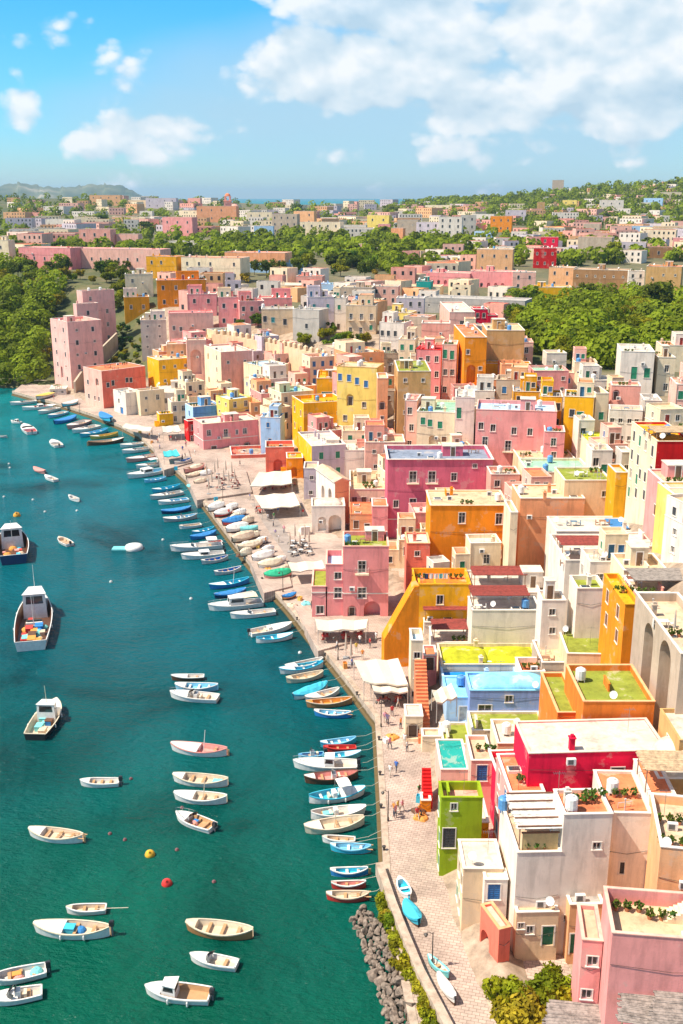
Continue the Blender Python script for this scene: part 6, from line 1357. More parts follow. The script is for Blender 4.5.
# open water, near
b(80, 782, 119, 781, 'dinghy', 'white', 'white', 'white open motor dinghy lying alone, farthest of the single boats on open water', mo, ex=('motor', 'fore:.75'))
b(29, 831, 83, 838, 'double', 'white', 'beige', 'white double-ended rowing boat with oars, alone between the single dinghy and the long cream boat', ex=('oars', 'fore:.74', 'tiller'), rim='cream')
b(66, 909, 106, 907, 'dinghy', 'white', 'beige', 'small white rowing boat with a long oar sticking out behind', ex=('pole',))
b(34, 927, 110, 931, 'double', 'white', 'beige', 'long white and cream boat with a dark stripe and tiller, beside the oar boat', wb, ex=('fore:.6', 'motor', 'tiller', 'fenders', 'clutter:2'), rim='cream', beam=.3)
b(186, 925, 253, 933, 'double', 'wood', 'cream', 'brown varnished wooden boat with an open planked inside', wb, ex=('fore:.84',), rim='cream', beam=.33)
b(190, 956, 237, 964, 'dinghy', 'white', 'white', 'white speedboat with a low windscreen just below the varnished wooden boat', mo, ex=('windscreen', 'fore:.6'))
b(145, 989, 210, 995, 'dinghy', 'white', 'teak', 'white cabin boat with a black outboard near the lower edge', mo, ex=('cabin:.5:.76:.7', 'motor', 'fore:.74', 'fenders'), beam=.36)
b(-8, 983, 46, 966, 'dinghy', 'white', 'lgrey', 'white dinghy with a red and blue load and black outboard at the left edge', mo, ex=('motor', 'clutter:4'), beam=.36) if False else b(-10, 980, 46, 968, 'dinghy', 'white', 'lgrey', 'white dinghy with a red and blue load and black outboard at the lower left', mo, ex=('motor', 'clutter:4'), beam=.36)
b(-12, 1000, 42, 990, 'dinghy', 'white', 'white', 'white covered speedboat at the lower left, nearest of the touching pair', mo, ex=('fore:.45', 'windscreen', 'console'), beam=.36)
b(173, 683, 222, 678, 'dinghy', 'beige', 'white', 'beige slim boat at the back of the raft of three', wb, ex=('fore:.6', 'cover:beige:.25'), beam=.28) if False else b(171, 677, 204, 676, 'dinghy', 'brown', 'white', 'slim dark boat with a pale deck at the back of the raft of three', wb, ex=('fore:.5',), rim='white', beam=.28)
b(175, 686, 218, 687, 'double', 'lblue', 'lblue', 'light blue rowing boat in the middle of the raft of three', ex=('fore:.75',), rim='white')
b(170, 694, 218, 698, 'dinghy', 'white', 'white', 'white motorboat with a pulpit and windscreen at the front of the raft of three', mo, ex=('windscreen', 'fore:.6', 'rail', 'console'))
b(171, 746, 227, 752, 'double', 'white', 'pink', 'white double-ended boat with pink deck and a short slanted mast', wb, ex=('mast:3.2:.42:white', 'fore:.5', 'tiller', 'clutter:2'), rim='pink')
b(173, 777, 228, 782, 'double', 'white', 'beige', 'white boat with an orange brown waterline and open deck', wb, ex=('fore:.8', 'clutter:1'), bottom='orange', rim='cream')
b(174, 795, 227, 799, 'double', 'white', 'cream', 'white boat with a leaning cream spar amidships', wb, ex=('mast:2.6:.45:cream', 'fore:.6', 'cover:cream:.18') if False else ('mast:2.6:.45:cream', 'fore:.62'), rim='white')
b(176, 814, 213, 827, 'dinghy', 'white', 'teak', 'white speedboat with brown seats and a bow rail, pointing up and away', mo, ex=('motor', 'rail', 'fore:.66', 'windscreen', 'clutter:2'), bottom='navy', beam=.4)
# moored against the near quay
b(285, 668, 323, 660, 'double', 'lblue', 'white', 'pale blue and white boat at the far end of the first cluster below the canopies', ex=('fore:.7',), rim='white', beam=.3)
b(279, 671, 323, 664, 'double', 'white', 'turq', 'white boat with a bright turquoise deck beside the pale blue one', ex=('fore:.66',), rim='turq', beam=.3)
b(286, 680, 323, 673, 'double', 'beige', 'cream', 'cream beige empty rowing boat below the turquoise decked one', ex=(), rim='cream')
b(293, 697, 327, 684, 'double', 'white', 'turq', 'white boat with a crumpled turquoise cover over its stern', ex=('cover:turq:.5',))
b(305, 699, 339, 690, 'double', 'white', 'white', 'white boat wedged between the crumpled turquoise cover and the orange wooden boat', ex=('fore:.6',))
b(306, 704, 352, 700, 'double', 'wood', 'orange', 'orange wooden boat with a pale rim near the quay bend', wb, ex=('fore:.86',), rim='beige', beam=.28)
b(314, 712, 351, 714, 'double', 'blue', 'lblue', 'dark blue boat with white benches, last of the first cluster', ex=('fore:.86', 'oars'), rim='white', bottom='navy', beam=.3)
b(320, 744, 356, 739, 'double', 'turq', 'lblue', 'light turquoise boat with a white stripe, first of the second cluster', ex=('fore:.8',), rim='lblue', beam=.3)
b(323, 748, 356, 747, 'dinghy', 'red', 'red', 'scarlet red open boat between two turquoise boats', ex=(), rim='red', beam=.26)
b(298, 756, 324, 753, 'dinghy', 'lblue', 'blue', 'short blue motorboat with a white outboard cover', mo, ex=('motor', 'console'))
b(361, 753, 322, 757, 'double', 'teal', 'turq', 'turquoise boat with pale deck just behind the biggest white motorboat', ex=('fore:.6',), rim='lblue', beam=.26)
b(293, 764, 357, 765, 'dinghy', 'white', 'white', 'biggest white motorboat with a cabin and windscreen by the quay', mo, ex=('cabin:.35:.55:.9', 'fore:.5', 'rail', 'motor'), bottom='navy', beam=.3)
b(304, 779, 358, 774, 'double', 'brown', 'pink', 'dark brown boat with a salmon pink inside and small white box', wb, ex=('console', 'fore:.8'), rim='brown', bottom='black', beam=.32)
b(365, 790, 309, 799, 'double', 'white', 'turq', 'white boat with a turquoise deck and a white canopy on posts', wb, ex=('canopy:.5:.72:white', 'fore:.55', 'console', 'fenders'), rim='turq', beam=.34)
b(366, 809, 311, 815, 'double', 'white', 'white', 'white boat with dark red seats and a small raised wheel box', wb, ex=('console', 'clutter:2', 'fore:.7'), rim='white', beam=.32)
b(304, 829, 364, 820, 'double', 'cream', 'cream', 'cream boat with a large open cream deck and short mast', wb, ex=('mast:2.4:.5:cream', 'fore:.72'), rim='cream', beam=.34)
b(322, 838, 355, 839, 'dinghy', 'white', 'beige', 'little white skiff between the cream boat and the red bottomed blue boat', ex=(), beam=.3)
b(330, 846, 371, 848, 'double', 'turq', 'lblue', 'turquoise blue boat with a red bottom and one plank across', ex=('fore:.86', 'oars'), rim='lblue', bottom='red', beam=.32)
b(330, 871, 368, 870, 'double', 'blue', 'turq', 'royal blue boat, back one of the last three by the rocks', ex=('tiller', 'fore:.85'), rim='white', bottom='white', beam=.3)
b(331, 884, 366, 883, 'double', 'red', 'pink', 'red rowing boat with a white rim, middle of the last three by the rocks', ex=(), rim='white', bottom='red', beam=.28)
b(326, 895, 369, 895, 'double', 'red', 'cream', 'dark red boat with a cream inside and yellow oars, nearest the rocks', wb, ex=('oars', 'fore:.86'), rim='beige', bottom='brown', beam=.32)
# moored further along the quay
b(205, 611, 244, 598, 'dinghy', 'white', 'white', 'big white cabin cruiser below the green covered boats', mo, ex=('cabin:.3:.62:1.2', 'fore:.55', 'rail', 'canopy:.06:.34:white'), beam=.34, name='x') if False else b(208, 608, 262, 602, 'dinghy', 'white', 'white', 'big white cabin cruiser with a cream sunshade below the green covered boat', mo, ex=('cabin:.32:.66:1.1', 'fore:.6', 'rail', 'canopy:.1:.36:cream'), beam=.3)
b(230, 616, 275, 611, 'dinghy', 'white', 'white', 'plain white speedboat alongside the big white cabin cruiser', mo, ex=('fore:.5', 'windscreen'), beam=.26)
b(250, 632, 292, 624, 'dinghy', 'white', 'white', 'white motorboat with a black outboard near the restaurant step', mo, ex=('motor', 'fore:.5', 'console'), beam=.32) if False else b(292, 625, 250, 633, 'dinghy', 'white', 'white', 'white motorboat with a black outboard near the restaurant step', mo, ex=('motor', 'fore:.5', 'console'), beam=.32)
b(293, 635, 256, 640, 'double', 'white', 'turq', 'light blue decked white boat below the black outboard motorboat', ex=('fore:.6',), rim='turq', beam=.3)
b(209, 587, 249, 580, 'double', 'blue', 'turq', 'bright blue wooden boat with a thin mast', wb, ex=('mast:2.6:.4:white', 'fore:.6'), rim='turq', beam=.26)
b(214, 596, 246, 590, 'double', 'navy', 'blue', 'dark navy boat with bundled blue canvas behind the cabin cruiser', ex=('cover:blue:.3',), rim='white', beam=.28)
b(232, 597, 254, 592, 'dinghy', 'white', 'white', 'short white dinghy squeezed next to the bundled blue canvas', ex=('fore:.6',))
b(214, 573, 241, 568, 'double', 'lgrey', 'blue', 'grey boat with a blue inside, alone in its gap at the quay', ex=('cover:blue:.12', 'fore:.86') if False else ('fore:.86',), rim='white', bottom='navy', beam=.3)
b(201, 562, 228, 557, 'double', 'lgrey', 'blue', 'grey boat with a blue floor below the big white speedboats', ex=('fore:.86',), rim='lgrey', bottom='navy', beam=.3)
b(170, 549, 222, 545, 'dinghy', 'white', 'white', 'long sleek white speedboat with a pointed bow sticking out furthest from the quay', mo, ex=('fore:.5', 'windscreen', 'rail', 'canopy:.1:.3:white'), beam=.26)
b(181, 557, 224, 553, 'dinghy', 'white', 'lgrey', 'white speedboat with a low cabin beside the long sleek one', mo, ex=('fore:.5', 'cabin:.35:.6:.5', 'motor'), beam=.3)
b(199, 544, 222, 541, 'dinghy', 'white', 'red', 'white boat with a red inside above the long sleek speedboat', ex=('fore:.6',), rim='white')
b(190, 538, 216, 532, 'double', 'blue', 'turq', 'blue boat with a turquoise deck and dark blue cover', ex=('cover:blue:.3',), beam=.3)
b(192, 533, 214, 528, 'double', 'turq', 'turq', 'turquoise open boat behind the dark blue cover', ex=('fore:.7',), beam=.3)
b(179, 527, 201, 524, 'dinghy', 'white', 'cream', 'short cream dinghy under the bow of the blue and grey boats', ex=())
b(163, 520, 197, 516, 'double', 'grey', 'lblue', 'grey boat with a pale blue deck left of the folded parasols', wb, ex=('fore:.6', 'console'), rim='white', beam=.28)
b(161, 512, 191, 508, 'double', 'navy', 'blue', 'navy boat with a blue deck one place up from the grey and pale blue boat', ex=('fore:.6', 'cover:blue:.2'), rim='lblue', beam=.28)
b(158, 503, 188, 499, 'dinghy', 'white', 'lblue', 'white boat with a pale blue floor in the row by the piazza step', ex=('fore:.6',), beam=.3)
b(150, 498, 182, 492, 'dinghy', 'lgrey', 'lgrey', 'long grey boat moored just before the piazza step', ex=('fore:.6', 'console'), beam=.28)
b(152, 491, 180, 486, 'double', 'turq', 'turq', 'turquoise boat at the upper end of the row by the piazza step', ex=('fore:.7',), beam=.28)
b(127, 477, 164, 470, 'dinghy', 'white', 'lblue', 'large white cruiser with a pale blue stripe near the turquoise quay canopy', mo, ex=('cabin:.35:.62:.8', 'fore:.6', 'rail'), beam=.32)
b(144, 481, 166, 478, 'double', 'lblue', 'lblue', 'small light blue boat tucked against the large white cruiser', ex=())
b(136, 467, 162, 463, 'dinghy', 'white', 'lgrey', 'white motorboat with a canopy between the large cruiser and the pink hulled boat', mo, ex=('canopy:.2:.5:white', 'fore:.6'))
b(126, 461, 158, 455, 'dinghy', 'pink', 'white', 'pink hulled boat moored above the large white cruiser', ex=('fore:.5', 'console'), beam=.3)
b(122, 452, 150, 448, 'dinghy', 'white', 'lgrey', 'white speedboat second from the quay corner', mo, ex=('windscreen', 'fore:.5'))
b(120, 446, 143, 443, 'dinghy', 'white', 'white', 'white dinghy at the quay corner, topmost of its group', mo, ex=('fore:.5',))
b(124, 440, 88, 444, 'double', 'brown', 'beige', 'long dark wooden boat with a tan deck near the coral harbour house', wb, ex=('fore:.7', 'tiller'), rim='wood', beam=.27)
b(90, 438, 118, 434, 'double', 'yellow', 'yellow', 'yellow wooden boat moored above the long dark one', wb, ex=('fore:.7',), beam=.28)
b(80, 436, 108, 430, 'double', 'turq', 'lblue', 'turquoise boat next to the yellow wooden boat', ex=('fore:.7',), beam=.28)
b(72, 432, 98, 426, 'dinghy', 'white', 'white', 'white boat two places above the yellow wooden boat', ex=('fore:.6', 'console'))
b(67, 428, 88, 421, 'dinghy', 'pink', 'white', 'pale pink boat in the row below the covered quay boat', ex=('fore:.6',))
b(54, 423, 76, 417, 'double', 'blue', 'blue', 'bright blue boat in the row below the covered quay boat', ex=('cover:blue:.3',))
b(48, 417, 66, 412, 'dinghy', 'lblue', 'white', 'light blue boat left of the bright blue one', ex=('fore:.6',))
b(38, 413, 58, 408, 'dinghy', 'white', 'white', 'white boat at the left end of the quay row', mo, ex=('canopy:.2:.5:white', 'fore:.6'))
b(22, 409, 52, 406, 'dinghy', 'white', 'red', 'white cruiser with a red seat under the far jetty', mo, ex=('cabin:.3:.5:.6', 'fore:.6'), beam=.3)
b(10, 404, 36, 401, 'dinghy', 'white', 'white', 'white motorboat at the far left end of the jetty', mo, ex=('windscreen', 'fore:.6'))
# open water, middle and far
b(59, 538, 70, 544, 'dinghy', 'white', 'beige', 'white motor dinghy with a green inside between the dark blue trawler and the floating platform', mo, ex=('motor',), beam=.42)
b(51, 497, 56, 499, 'dinghy', 'lgrey', 'white', 'x') if False else b(69, 496, 79, 500, 'double', 'white', 'lgrey', 'small pale dinghy above the white motor dinghy, alone', ex=())
b(45, 476, 56, 480, 'dinghy', 'white', 'lgrey', 'small white dinghy beside the little pink one', ex=('fore:.6',))
b(34, 468, 45, 472, 'double', 'pink', 'pink', 'little pink covered dinghy on open water', ex=('cover:pink:.2',))
b(52, 441, 59, 446, 'dinghy', 'white', 'lgrey', 'white inflatable looking dinghy with a dark motor near the long dark wooden boat', mo, ex=('motor', 'fore:.6'), beam=.42)
b(24, 426, 32, 433, 'dinghy', 'white', 'red', 'white speedboat with reddish seats heading toward the viewer on the far left', mo, ex=('windscreen', 'fore:.4', 'motor'), beam=.34)
b(11, 421, 21, 422, 'dinghy', 'white', 'white', 'short white cabin dinghy left of the reddish seated speedboat', mo, ex=('cabin:.3:.6:.6',), beam=.42)
b(-3, 436, 7, 436, 'double', 'lgrey', 'white', 'grey dinghy cut by the left edge of the water', ex=())
b(0, 417, 5, 420, 'double', 'white', 'white', 'tiny white dinghy touching the left edge') if False else None
# dry boats on the quay
D = dict(z=1.5)
b(399, 880, 409, 899, 'double', 'white', 'turq', 'white rowing boat with a turquoise inside standing on the promenade', ex=('fore:.86',), beam=.4, **D)
b(405, 903, 419, 923, 'double', 'turq', 'turq', 'boat wrapped in a bright blue cover leaning on the parapet wall', 'covered_boat', ex=('cover:turq:.5',), beam=.45, **D)
b(428, 958, 449, 976, 'double', 'teal', 'white', 'upturned looking pale teal skiff with white ribs on the promenade', ex=('fore:.8',), beam=.3, **D)
b(438, 976, 455, 1001, 'double', 'white', 'white', 'narrow white canoe lying behind the pale teal skiff', ex=('cover:white:.12',), beam=.26, **D)
b(62, 406, 78, 402, 'double', 'turq', 'white', 'teal hulled boat under a white cover on the far quay', 'covered_boat', ex=('cover:white:.4',), **D)
b(101, 415, 111, 421, 'double', 'turq', 'blue', 'blue and turquoise boat parked in front of the coral harbour house', ex=('cover:blue:.2',), **D)
b(36, 399, 52, 394, 'dinghy', 'white', 'cream', 'white boat hauled out by the boat shed', ex=('cover:yellow:.3',), **D)
b(174, 464, 191, 460, 'double', 'lgrey', 'blue', 'grey and blue boat drawn up below the turquoise quay canopy', ex=('fore:.7',), **D)
b(186, 478, 202, 473, 'double', 'beige', 'beige', 'pale boat with a ribbed brown cover at the edge of the piazza', 'covered_boat', ex=('cover:beige:.5',), **D)
b(184, 472, 204, 466, 'double', 'pink', 'beige', 'pinkish boat behind the ribbed brown cover', ex=('clutter:3',), **D)
b(208, 510, 224, 505, 'double', 'white', 'white', 'white tarped boat at the head of the covered boat row', 'covered_boat', ex=('cover:white:.9',), beam=.42, **D)
b(214, 516, 232, 511, 'double', 'red', 'white', 'white tarped boat with a red hull in the covered boat row', 'covered_boat', ex=('cover:white:.9',), beam=.42, **D)
b(222, 524, 245, 519, 'double', 'red', 'blue', 'covered boat with a blue tarp and a red bow', 'covered_boat', ex=('cover:blue:.8',), beam=.4, **D)
b(226, 531, 248, 526, 'double', 'white', 'white', 'big white tarped boat right below the blue and red one', 'covered_boat', ex=('cover:white:1.0',), beam=.44, **D)
b(240, 530, 258, 528, 'double', 'teal', 'teal', 'teal tarped boat on the land side of the covered row', 'covered_boat', ex=('cover:teal:.5',), **D)
b(232, 541, 254, 535, 'double', 'beige', 'beige', 'tall beige tarped boat with rope lines in the covered row', 'covered_boat', ex=('cover:beige:1.1',), beam=.44, **D)
b(238, 549, 262, 543, 'double', 'beige', 'cream', 'beige tarped boat with an orange stern load in the covered row', 'covered_boat', ex=('cover:cream:.7', 'clutter:2'), **D)
b(252, 560, 274, 554, 'double', 'white', 'white', 'long white tarped boat before the green net boat', 'covered_boat', ex=('cover:white:1.0',), beam=.42, **D)
b(258, 567, 282, 562, 'double', 'white', 'cream', 'cream tarped boat touching the green net boat', 'covered_boat', ex=('cover:cream:.9',), beam=.42, **D)
b(264, 577, 292, 573, 'double', 'pink', 'green', 'boat with a bright green net cover at the end of the covered row', 'covered_boat', ex=('cover:green:.9',), beam=.44, **D)
b(282, 598, 296, 594, 'double', 'orange', 'blue', 'small orange boat with blue covers beside the tall pink quay house', 'covered_boat', ex=('cover:blue:.3',), **D)
import re as _re
for i, (x, y, cc) in enumerate([(232, 507, 'white'), (240, 513, 'white'), (218, 505, 'cream'), (248, 521, 'beige'), (254, 535, 'cream'), (262, 541, 'white'), (268, 550, 'white'), (246, 553, 'cream'), (280, 560, 'white'), (286, 569, 'beige'), (246, 546, 'white'), (236, 518, 'cream'), (200, 482, 'beige'), (196, 468, 'cream'), (206, 474, 'white')]):
    b(x - 6, y + 1.6, x + 6, y - 1.4, 'double', cc, cc, 'small %s tarped boat packed in among the bigger covered boats' % cc, 'covered_boat', ex=('cover:%s:%.1f' % (cc, .7 + .1 * (i % 4)),), group='small %s tarped boats' % cc, z=1.5, beam=.46)
# fishing boats
b(38, 600, 31, 648, 'dinghy', 'white', 'brown', 'large white trawler with a wheelhouse, mast and heaped nets', fbt, 'fishing boat', beam=.28, fb=1.6, rim='white', bottom='navy', ex=('fore:.8', 'deckhouse:.64:.86:2.1', 'mast:8.5:.8:white', 'mast:6:.4:white', 'mast:4.5:.58:grey', 'clutter:26', 'rail', 'console', 'fenders'))
b(12, 537, 14, 562, 'dinghy', 'navy', 'brown', 'dark blue hulled trawler cut by the left edge', fbt, 'fishing boat', beam=.38, fb=1.9, rim='white', bottom='black', ex=('deckhouse:.6:.86:1.6', 'clutter:14', 'mast:6:.6:white', 'rail'))
b(57, 704, 35, 737, 'dinghy', 'black', 'cream', 'small black hulled fishing boat with a wheelhouse and thin mast', fbt, 'fishing boat', beam=.38, fb=.95, rim='cream', bottom='black', ex=('fore:.76', 'deckhouse:.5:.74:1.5', 'mast:5.2:.6:cream', 'clutter:8', 'fenders'))
# floats and the small platform
def buoy(px, py, r, c, L_, group=None, lean=0):
    p = at_z(px, py, 0); m = MB(); rows = [[(r * k * math.cos(a * math.pi / 6), r * k * math.sin(a * math.pi / 6), z * r) for a in range(12)] for k, z in ((.1, -.7), (.6, -.5), (.95, -.1), (1, .2), (.85, .65), (.5, 1), (.18, 1.15), (.18, 1.4), (.02, 1.45))]
    m.grid(rows, 0, True); o = m.obj('buoy', [paint(c, .5, .15, key='buoy_plastic')], None, p, smooth=True); o.rotation_euler = (.5, lean, 0); tag(o, L_, 'buoy', group)
buoy(150, 855, .55, (.75, .42, .03), 'yellow mooring buoy on open water'); buoy(167, 884, .55, (.72, .04, .03), 'red mooring buoy just below the yellow one')
buoy(17, 516, .8, (.75, .35, .03), 'orange buoy on the far left water', )
for i, (x, y) in enumerate([(131, 779), (125, 840), (177, 850), (214, 882), (110, 834), (182, 808)]): buoy(x, y, .22, (.25, .1, .1), 'small dark mooring float on the near water', 'dark mooring floats')
for x, y in [(45, 512), (77, 511), (111, 582), (191, 599), (10, 468), (33, 500), (4, 497), (300, 653), (163, 540), (9, 464), (7, 527)]: buoy(x, y, .3, (.75, .72, .68), 'small white mooring float on the far water', 'white mooring floats')
o = empty('floating_platform', at_z(129, 549, 0)); m = MB(); m.box(-3.2, -1, -.3, 0, 1, .25); m.obj('raft', [BM('teal')], o); m = MB(); m.grid([[(1 + r_ * math.cos(a * math.pi / 8) * 1.0, r_ * math.sin(a * math.pi / 8), z) for a in range(16)] for r_, z in ((1.6, -.3), (1.8, .3), (1.6, .8), (1.0, 1.0), (.2, 1.05))], 0, True); m.obj('tank', [BM('white')], o, smooth=True)
tag(o, 'pale teal floating platform with a round white tank', 'raft')
# ---------------------------------------------------------------- promenade life
def canopy(pts, L_, c=(.70, .62, .50), ht=2.6, z=1.5, sag=.25, name='awning', legs=True, group=None):
    P = [at_z(x, y, z + ht) for x, y in pts]; o = P[0].copy(); o.z = z
    r_ = empty(name, o); m = MB(); rg = random.Random(int(pts[0][0])); N = 8
    rr = [[P[0].lerp(P[1], i / N).lerp(P[3].lerp(P[2], i / N), j / N) - o + Vector((0, 0, sag * (math.cos(i / N * 2 * math.pi * 2) - 1) * .5 + rg.uniform(-.03, .03))) for i in range(N + 1)] for j in range(N + 1)]
    m.grid(rr); m.grid([[p - Vector((0, 0, .04)) for p in r] for r in rr])
    per = rr[0] + [r[-1] for r in rr[1:]] + rr[-1][::-1][1:] + [r[0] for r in rr[::-1]][1:]
    m.grid([per, [p - Vector((0, 0, .22)) for p in per]])
    m.obj('fabric', [paint(c, .85, .06, key='awning_cloth')], r_)
    if legs:
        for p in (rr[0][0], rr[0][-1], rr[-1][0], rr[-1][-1]): m = MB(); m.tube([(p.x, p.y, 0), (p.x, p.y, p.z)], .05, 6); m.obj('post', [paint((.5, .45, .4), .5, .1, key='post_paint')], r_)
    return tag(r_, L_, 'awning', group)
canopy([(252, 484), (262, 478), (266, 474), (256, 474)], 'x') if False else None
canopy([(250, 486), (292, 483), (291, 470), (259, 472)], 'cream canopy with dark straps over the upper restaurant tables')
canopy([(262, 508), (300, 505), (294, 492), (254, 495)], 'lower cream canopy of the piazza restaurant with an orange end')
canopy([(292, 571), (325, 568), (322, 560), (288, 562)], 'cream canopy beside the terrace of small tables')
canopy([(318, 630), (366, 628), (368, 619), (315, 619)], 'white restaurant awning in front of the tall pink quay house')
canopy([(364, 681), (408, 684), (398, 658), (354, 660)], 'huge white sail canopy on the promenade below the orange stair wall', ht=3)
canopy([(374, 691), (408, 691), (406, 682), (371, 682)], 'smaller white canopy on the near side of the huge sail', ht=2.5)
canopy([(165, 433), (190, 431), (186, 427), (162, 428)], 'x') if False else canopy([(122, 427), (150, 431), (152, 427), (126, 423)], 'white canopy over tables in front of the white cottages')
canopy([(163, 432), (181, 431), (178, 425), (162, 426)], 'pale lilac parasol canopy beside the small yellow stair house')
canopy([(164, 456), (180, 455), (176, 449), (163, 451)], 'turquoise canopy at the edge of the quay', c=(.05, .5, .55))
canopy([(437, 702), (457, 696), (451, 683), (432, 690)], 'bright white sail tilted over the landing by the lilac blue house', z=9)
canopy([(51, 399), (65, 398), (63, 388), (49, 389)], 'x', legs=False) if False else None
sh = house(50, 395, 389, 66, 'white', yr=386, yaw=8, rc='wroof', par=.1, z=1.5, L='low white boat shed at the foot of the rose harbour tower', auto=False, name='boat_shed', cat='shed', win=(1, 2, 'o'))
def tables(poly, cnt, L_, c, zg=1.5):
    xs = [p[0] for p in poly]; ys = [p[1] for p in poly]; got = t_ = 0; pl = []
    while got < cnt and t_ < 600:
        t_ += 1; px, py = rnd.uniform(min(xs), max(xs)), rnd.uniform(min(ys), max(ys))
        if not inpoly(px, py, poly): continue
        p = at_z(px, py, zg)
        if any((q - p).length < 1.9 for q in pl): continue
        pl.append(p); got += 1
        k = 'tb%s' % (c,)
        if k not in _wc:
            m = MB(); m.box(-.42, -.42, .72, .42, .42, .77); m1 = m.mesh('table_top', [paint(c, .7, .1, key='table_cloth')]); m = MB(); m.tube([(0, 0, 0), (0, 0, .72)], .05, 6); m.box(-.3, -.04, 0, .3, .04, .05); m.box(-.04, -.3, 0, .04, .3, .05); m2 = m.mesh('table_leg', [paint((.1, .1, .1), .5, key='iron')])
            m = MB(); m.box(-.2, -.2, .42, .2, .2, .47); m3 = m.mesh('seat', [paint((.3, .03, .03) if c[1] < .5 else (.1, .09, .09), .6, key='chair_seat')]); m = MB(); m.box(-.2, .17, .47, .2, .21, .9); m4 = m.mesh('backrest', [m3.materials[0]]); m5 = []
            for x in (-.18, .18):
                for y in (-.18, .18): m = MB(); m.box(x - .02, y - .02, 0, x + .02, y + .02, .42); m5.append(m.mesh('leg', [paint((.1, .1, .1), .5, key='iron')]))
            _wc[k] = (m1, m2, m3, m4, m5)
        M = _wc[k]; t = empty('cafe_table', p, rnd.uniform(0, 1.5)); ob('table_top', M[0], t); ob('table_leg', M[1], t); tag(t, 'cafe table ' + L_, 'table', 'cafe tables ' + L_)
        for a in (0, math.pi) if rnd.random() < .7 else (0, math.pi, math.pi / 2):
            a += t.rotation_euler.z; ch = empty('cafe_chair', p + Vector((math.sin(-a) * -.75, math.cos(a) * .75 * 1, 0)), a); ob('seat', M[2], ch); ob('backrest', M[3], ch); [ob('leg', q_, ch) for q_ in M[4]]; tag(ch, 'cafe chair ' + L_, 'chair', 'cafe chairs ' + L_)
tables([(322, 641), (366, 638), (366, 631), (322, 632)], 9, 'under the white restaurant awning', (.55, .05, .05), 1.8)
tables([(256, 494), (294, 490), (294, 482), (254, 484)], 9, 'under the upper cream canopy', (.5, .3, .25)); tables([(258, 514), (296, 511), (296, 503), (258, 505)], 9, 'under the lower cream canopy', (.5, .12, .08))
tables([(292, 558), (310, 556), (308, 541), (290, 543)], 10, 'on the open terrace beside the cream canopy', (.6, .58, .56)); tables([(380, 706), (402, 704), (402, 693), (378, 693)], 6, 'beside the smaller white canopy', (.5, .12, .08))
tables([(206, 492), (238, 489), (236, 476), (212, 476)], 9, 'among the folded parasols on the piazza', (.55, .4, .33), 1.95)
_pm = []
m = MB(); m.tube([(0, 0, 0), (0, 0, 2.9)], .035, 5); _pm.append(m.mesh('pole', [paint((.5, .42, .34), .5, key='post_paint')])); m = MB(); m.tube([(0, 0, 1.1), (0, 0, 1.5), (0, 0, 2.4), (0, 0, 2.95)], [.17, .13, .09, .02], 7); _pm.append(m.mesh('folded_cloth', [paint((.55, .45, .36), .85, key='parasol_cloth')])); m = MB(); m.box(-.3, -.3, 0, .3, .3, .1); _pm.append(m.mesh('base', [paint((.3, .3, .3), .8, key='concrete_base')]))
for where, pts, zz in (('on the piazza before the raspberry square house', [(207, 480), (212, 487), (215, 478), (219, 490), (224, 485), (229, 487), (235, 485), (218, 474), (226, 476), (209, 494), (232, 478)], 1.95), ('on the open terrace beside the cream canopy', [(290, 552), (295, 543), (300, 552), (305, 544), (309, 549)], 1.5), ('beside the huge white sail canopy', [(346, 658), (351, 664)], 1.5)):
    for x, y in pts: o = empty('folded_parasol', at_z(x, y, zz)); ob('pole', _pm[0], o); ob('folded_cloth', _pm[1], o); ob('base', _pm[2], o); o.scale = (1.5, 1.5, 1.35); tag(o, 'folded beige parasol ' + where, 'parasol', 'folded parasols ' + where)
P_, e_ = r11.location, None
for k in range(4):
    lp = Matrix.Rotation(r11.rotation_euler.z, 3, 'Z') @ Vector((1.2 + (k % 2) * 2.6, 1.6 + (k // 2) * 4.5, r11['_h'] - 1.0)); o = empty('folded_parasol', r11.location + lp); ob('pole', _pm[0], o); ob('folded_cloth', _pm[1], o); ob('base', _pm[2], o); tag(o, 'folded brown parasol on the terrace above the tall arches', 'parasol', 'folded parasols above the arches')
# street lamps
for x, y, L_ in [(388, 821, 'slender dark street lamp midway along the straight promenade'), (381, 727, 'slender dark street lamp at the bend of the promenade below the canopies'), (432, 968, 'thin lamp post with a cross arm by the pale teal skiff'), (338, 660, 'thin lamp post at the quay edge in front of the restaurant step'), (223, 502, 'thin lamp post beside the piazza step'), (283, 592, 'thin lamp post by the boatyard step'), (80, 414, 'thin lamp post on the far quay before the coral harbour house')]:
    o = empty('street_lamp', at_z(x, y, 1.5)); m = MB(); m.tube([(0, 0, 0), (0, 0, .5), (0, 0, .55), (0, 0, 3.7)], [.12, .1, .06, .045], 7); m.obj('post', [paint((.05, .045, .04), .5, key='lamp_iron')], o); m = MB(); m.tube([(0, 0, 3.5), (-.35, 0, 3.75), (-.6, 0, 3.6)], .03, 5); m.obj('arm', [paint((.05, .045, .04), .5, key='lamp_iron')], o); m = MB(); m.tube([(-.6, 0, 3.62), (-.6, 0, 3.5), (-.6, 0, 3.3)], [.05, .2, .12], 8); m.obj('lamp_shade', [paint((.06, .055, .05), .5, key='lamp_iron')], o); tag(o, L_, 'street lamp')
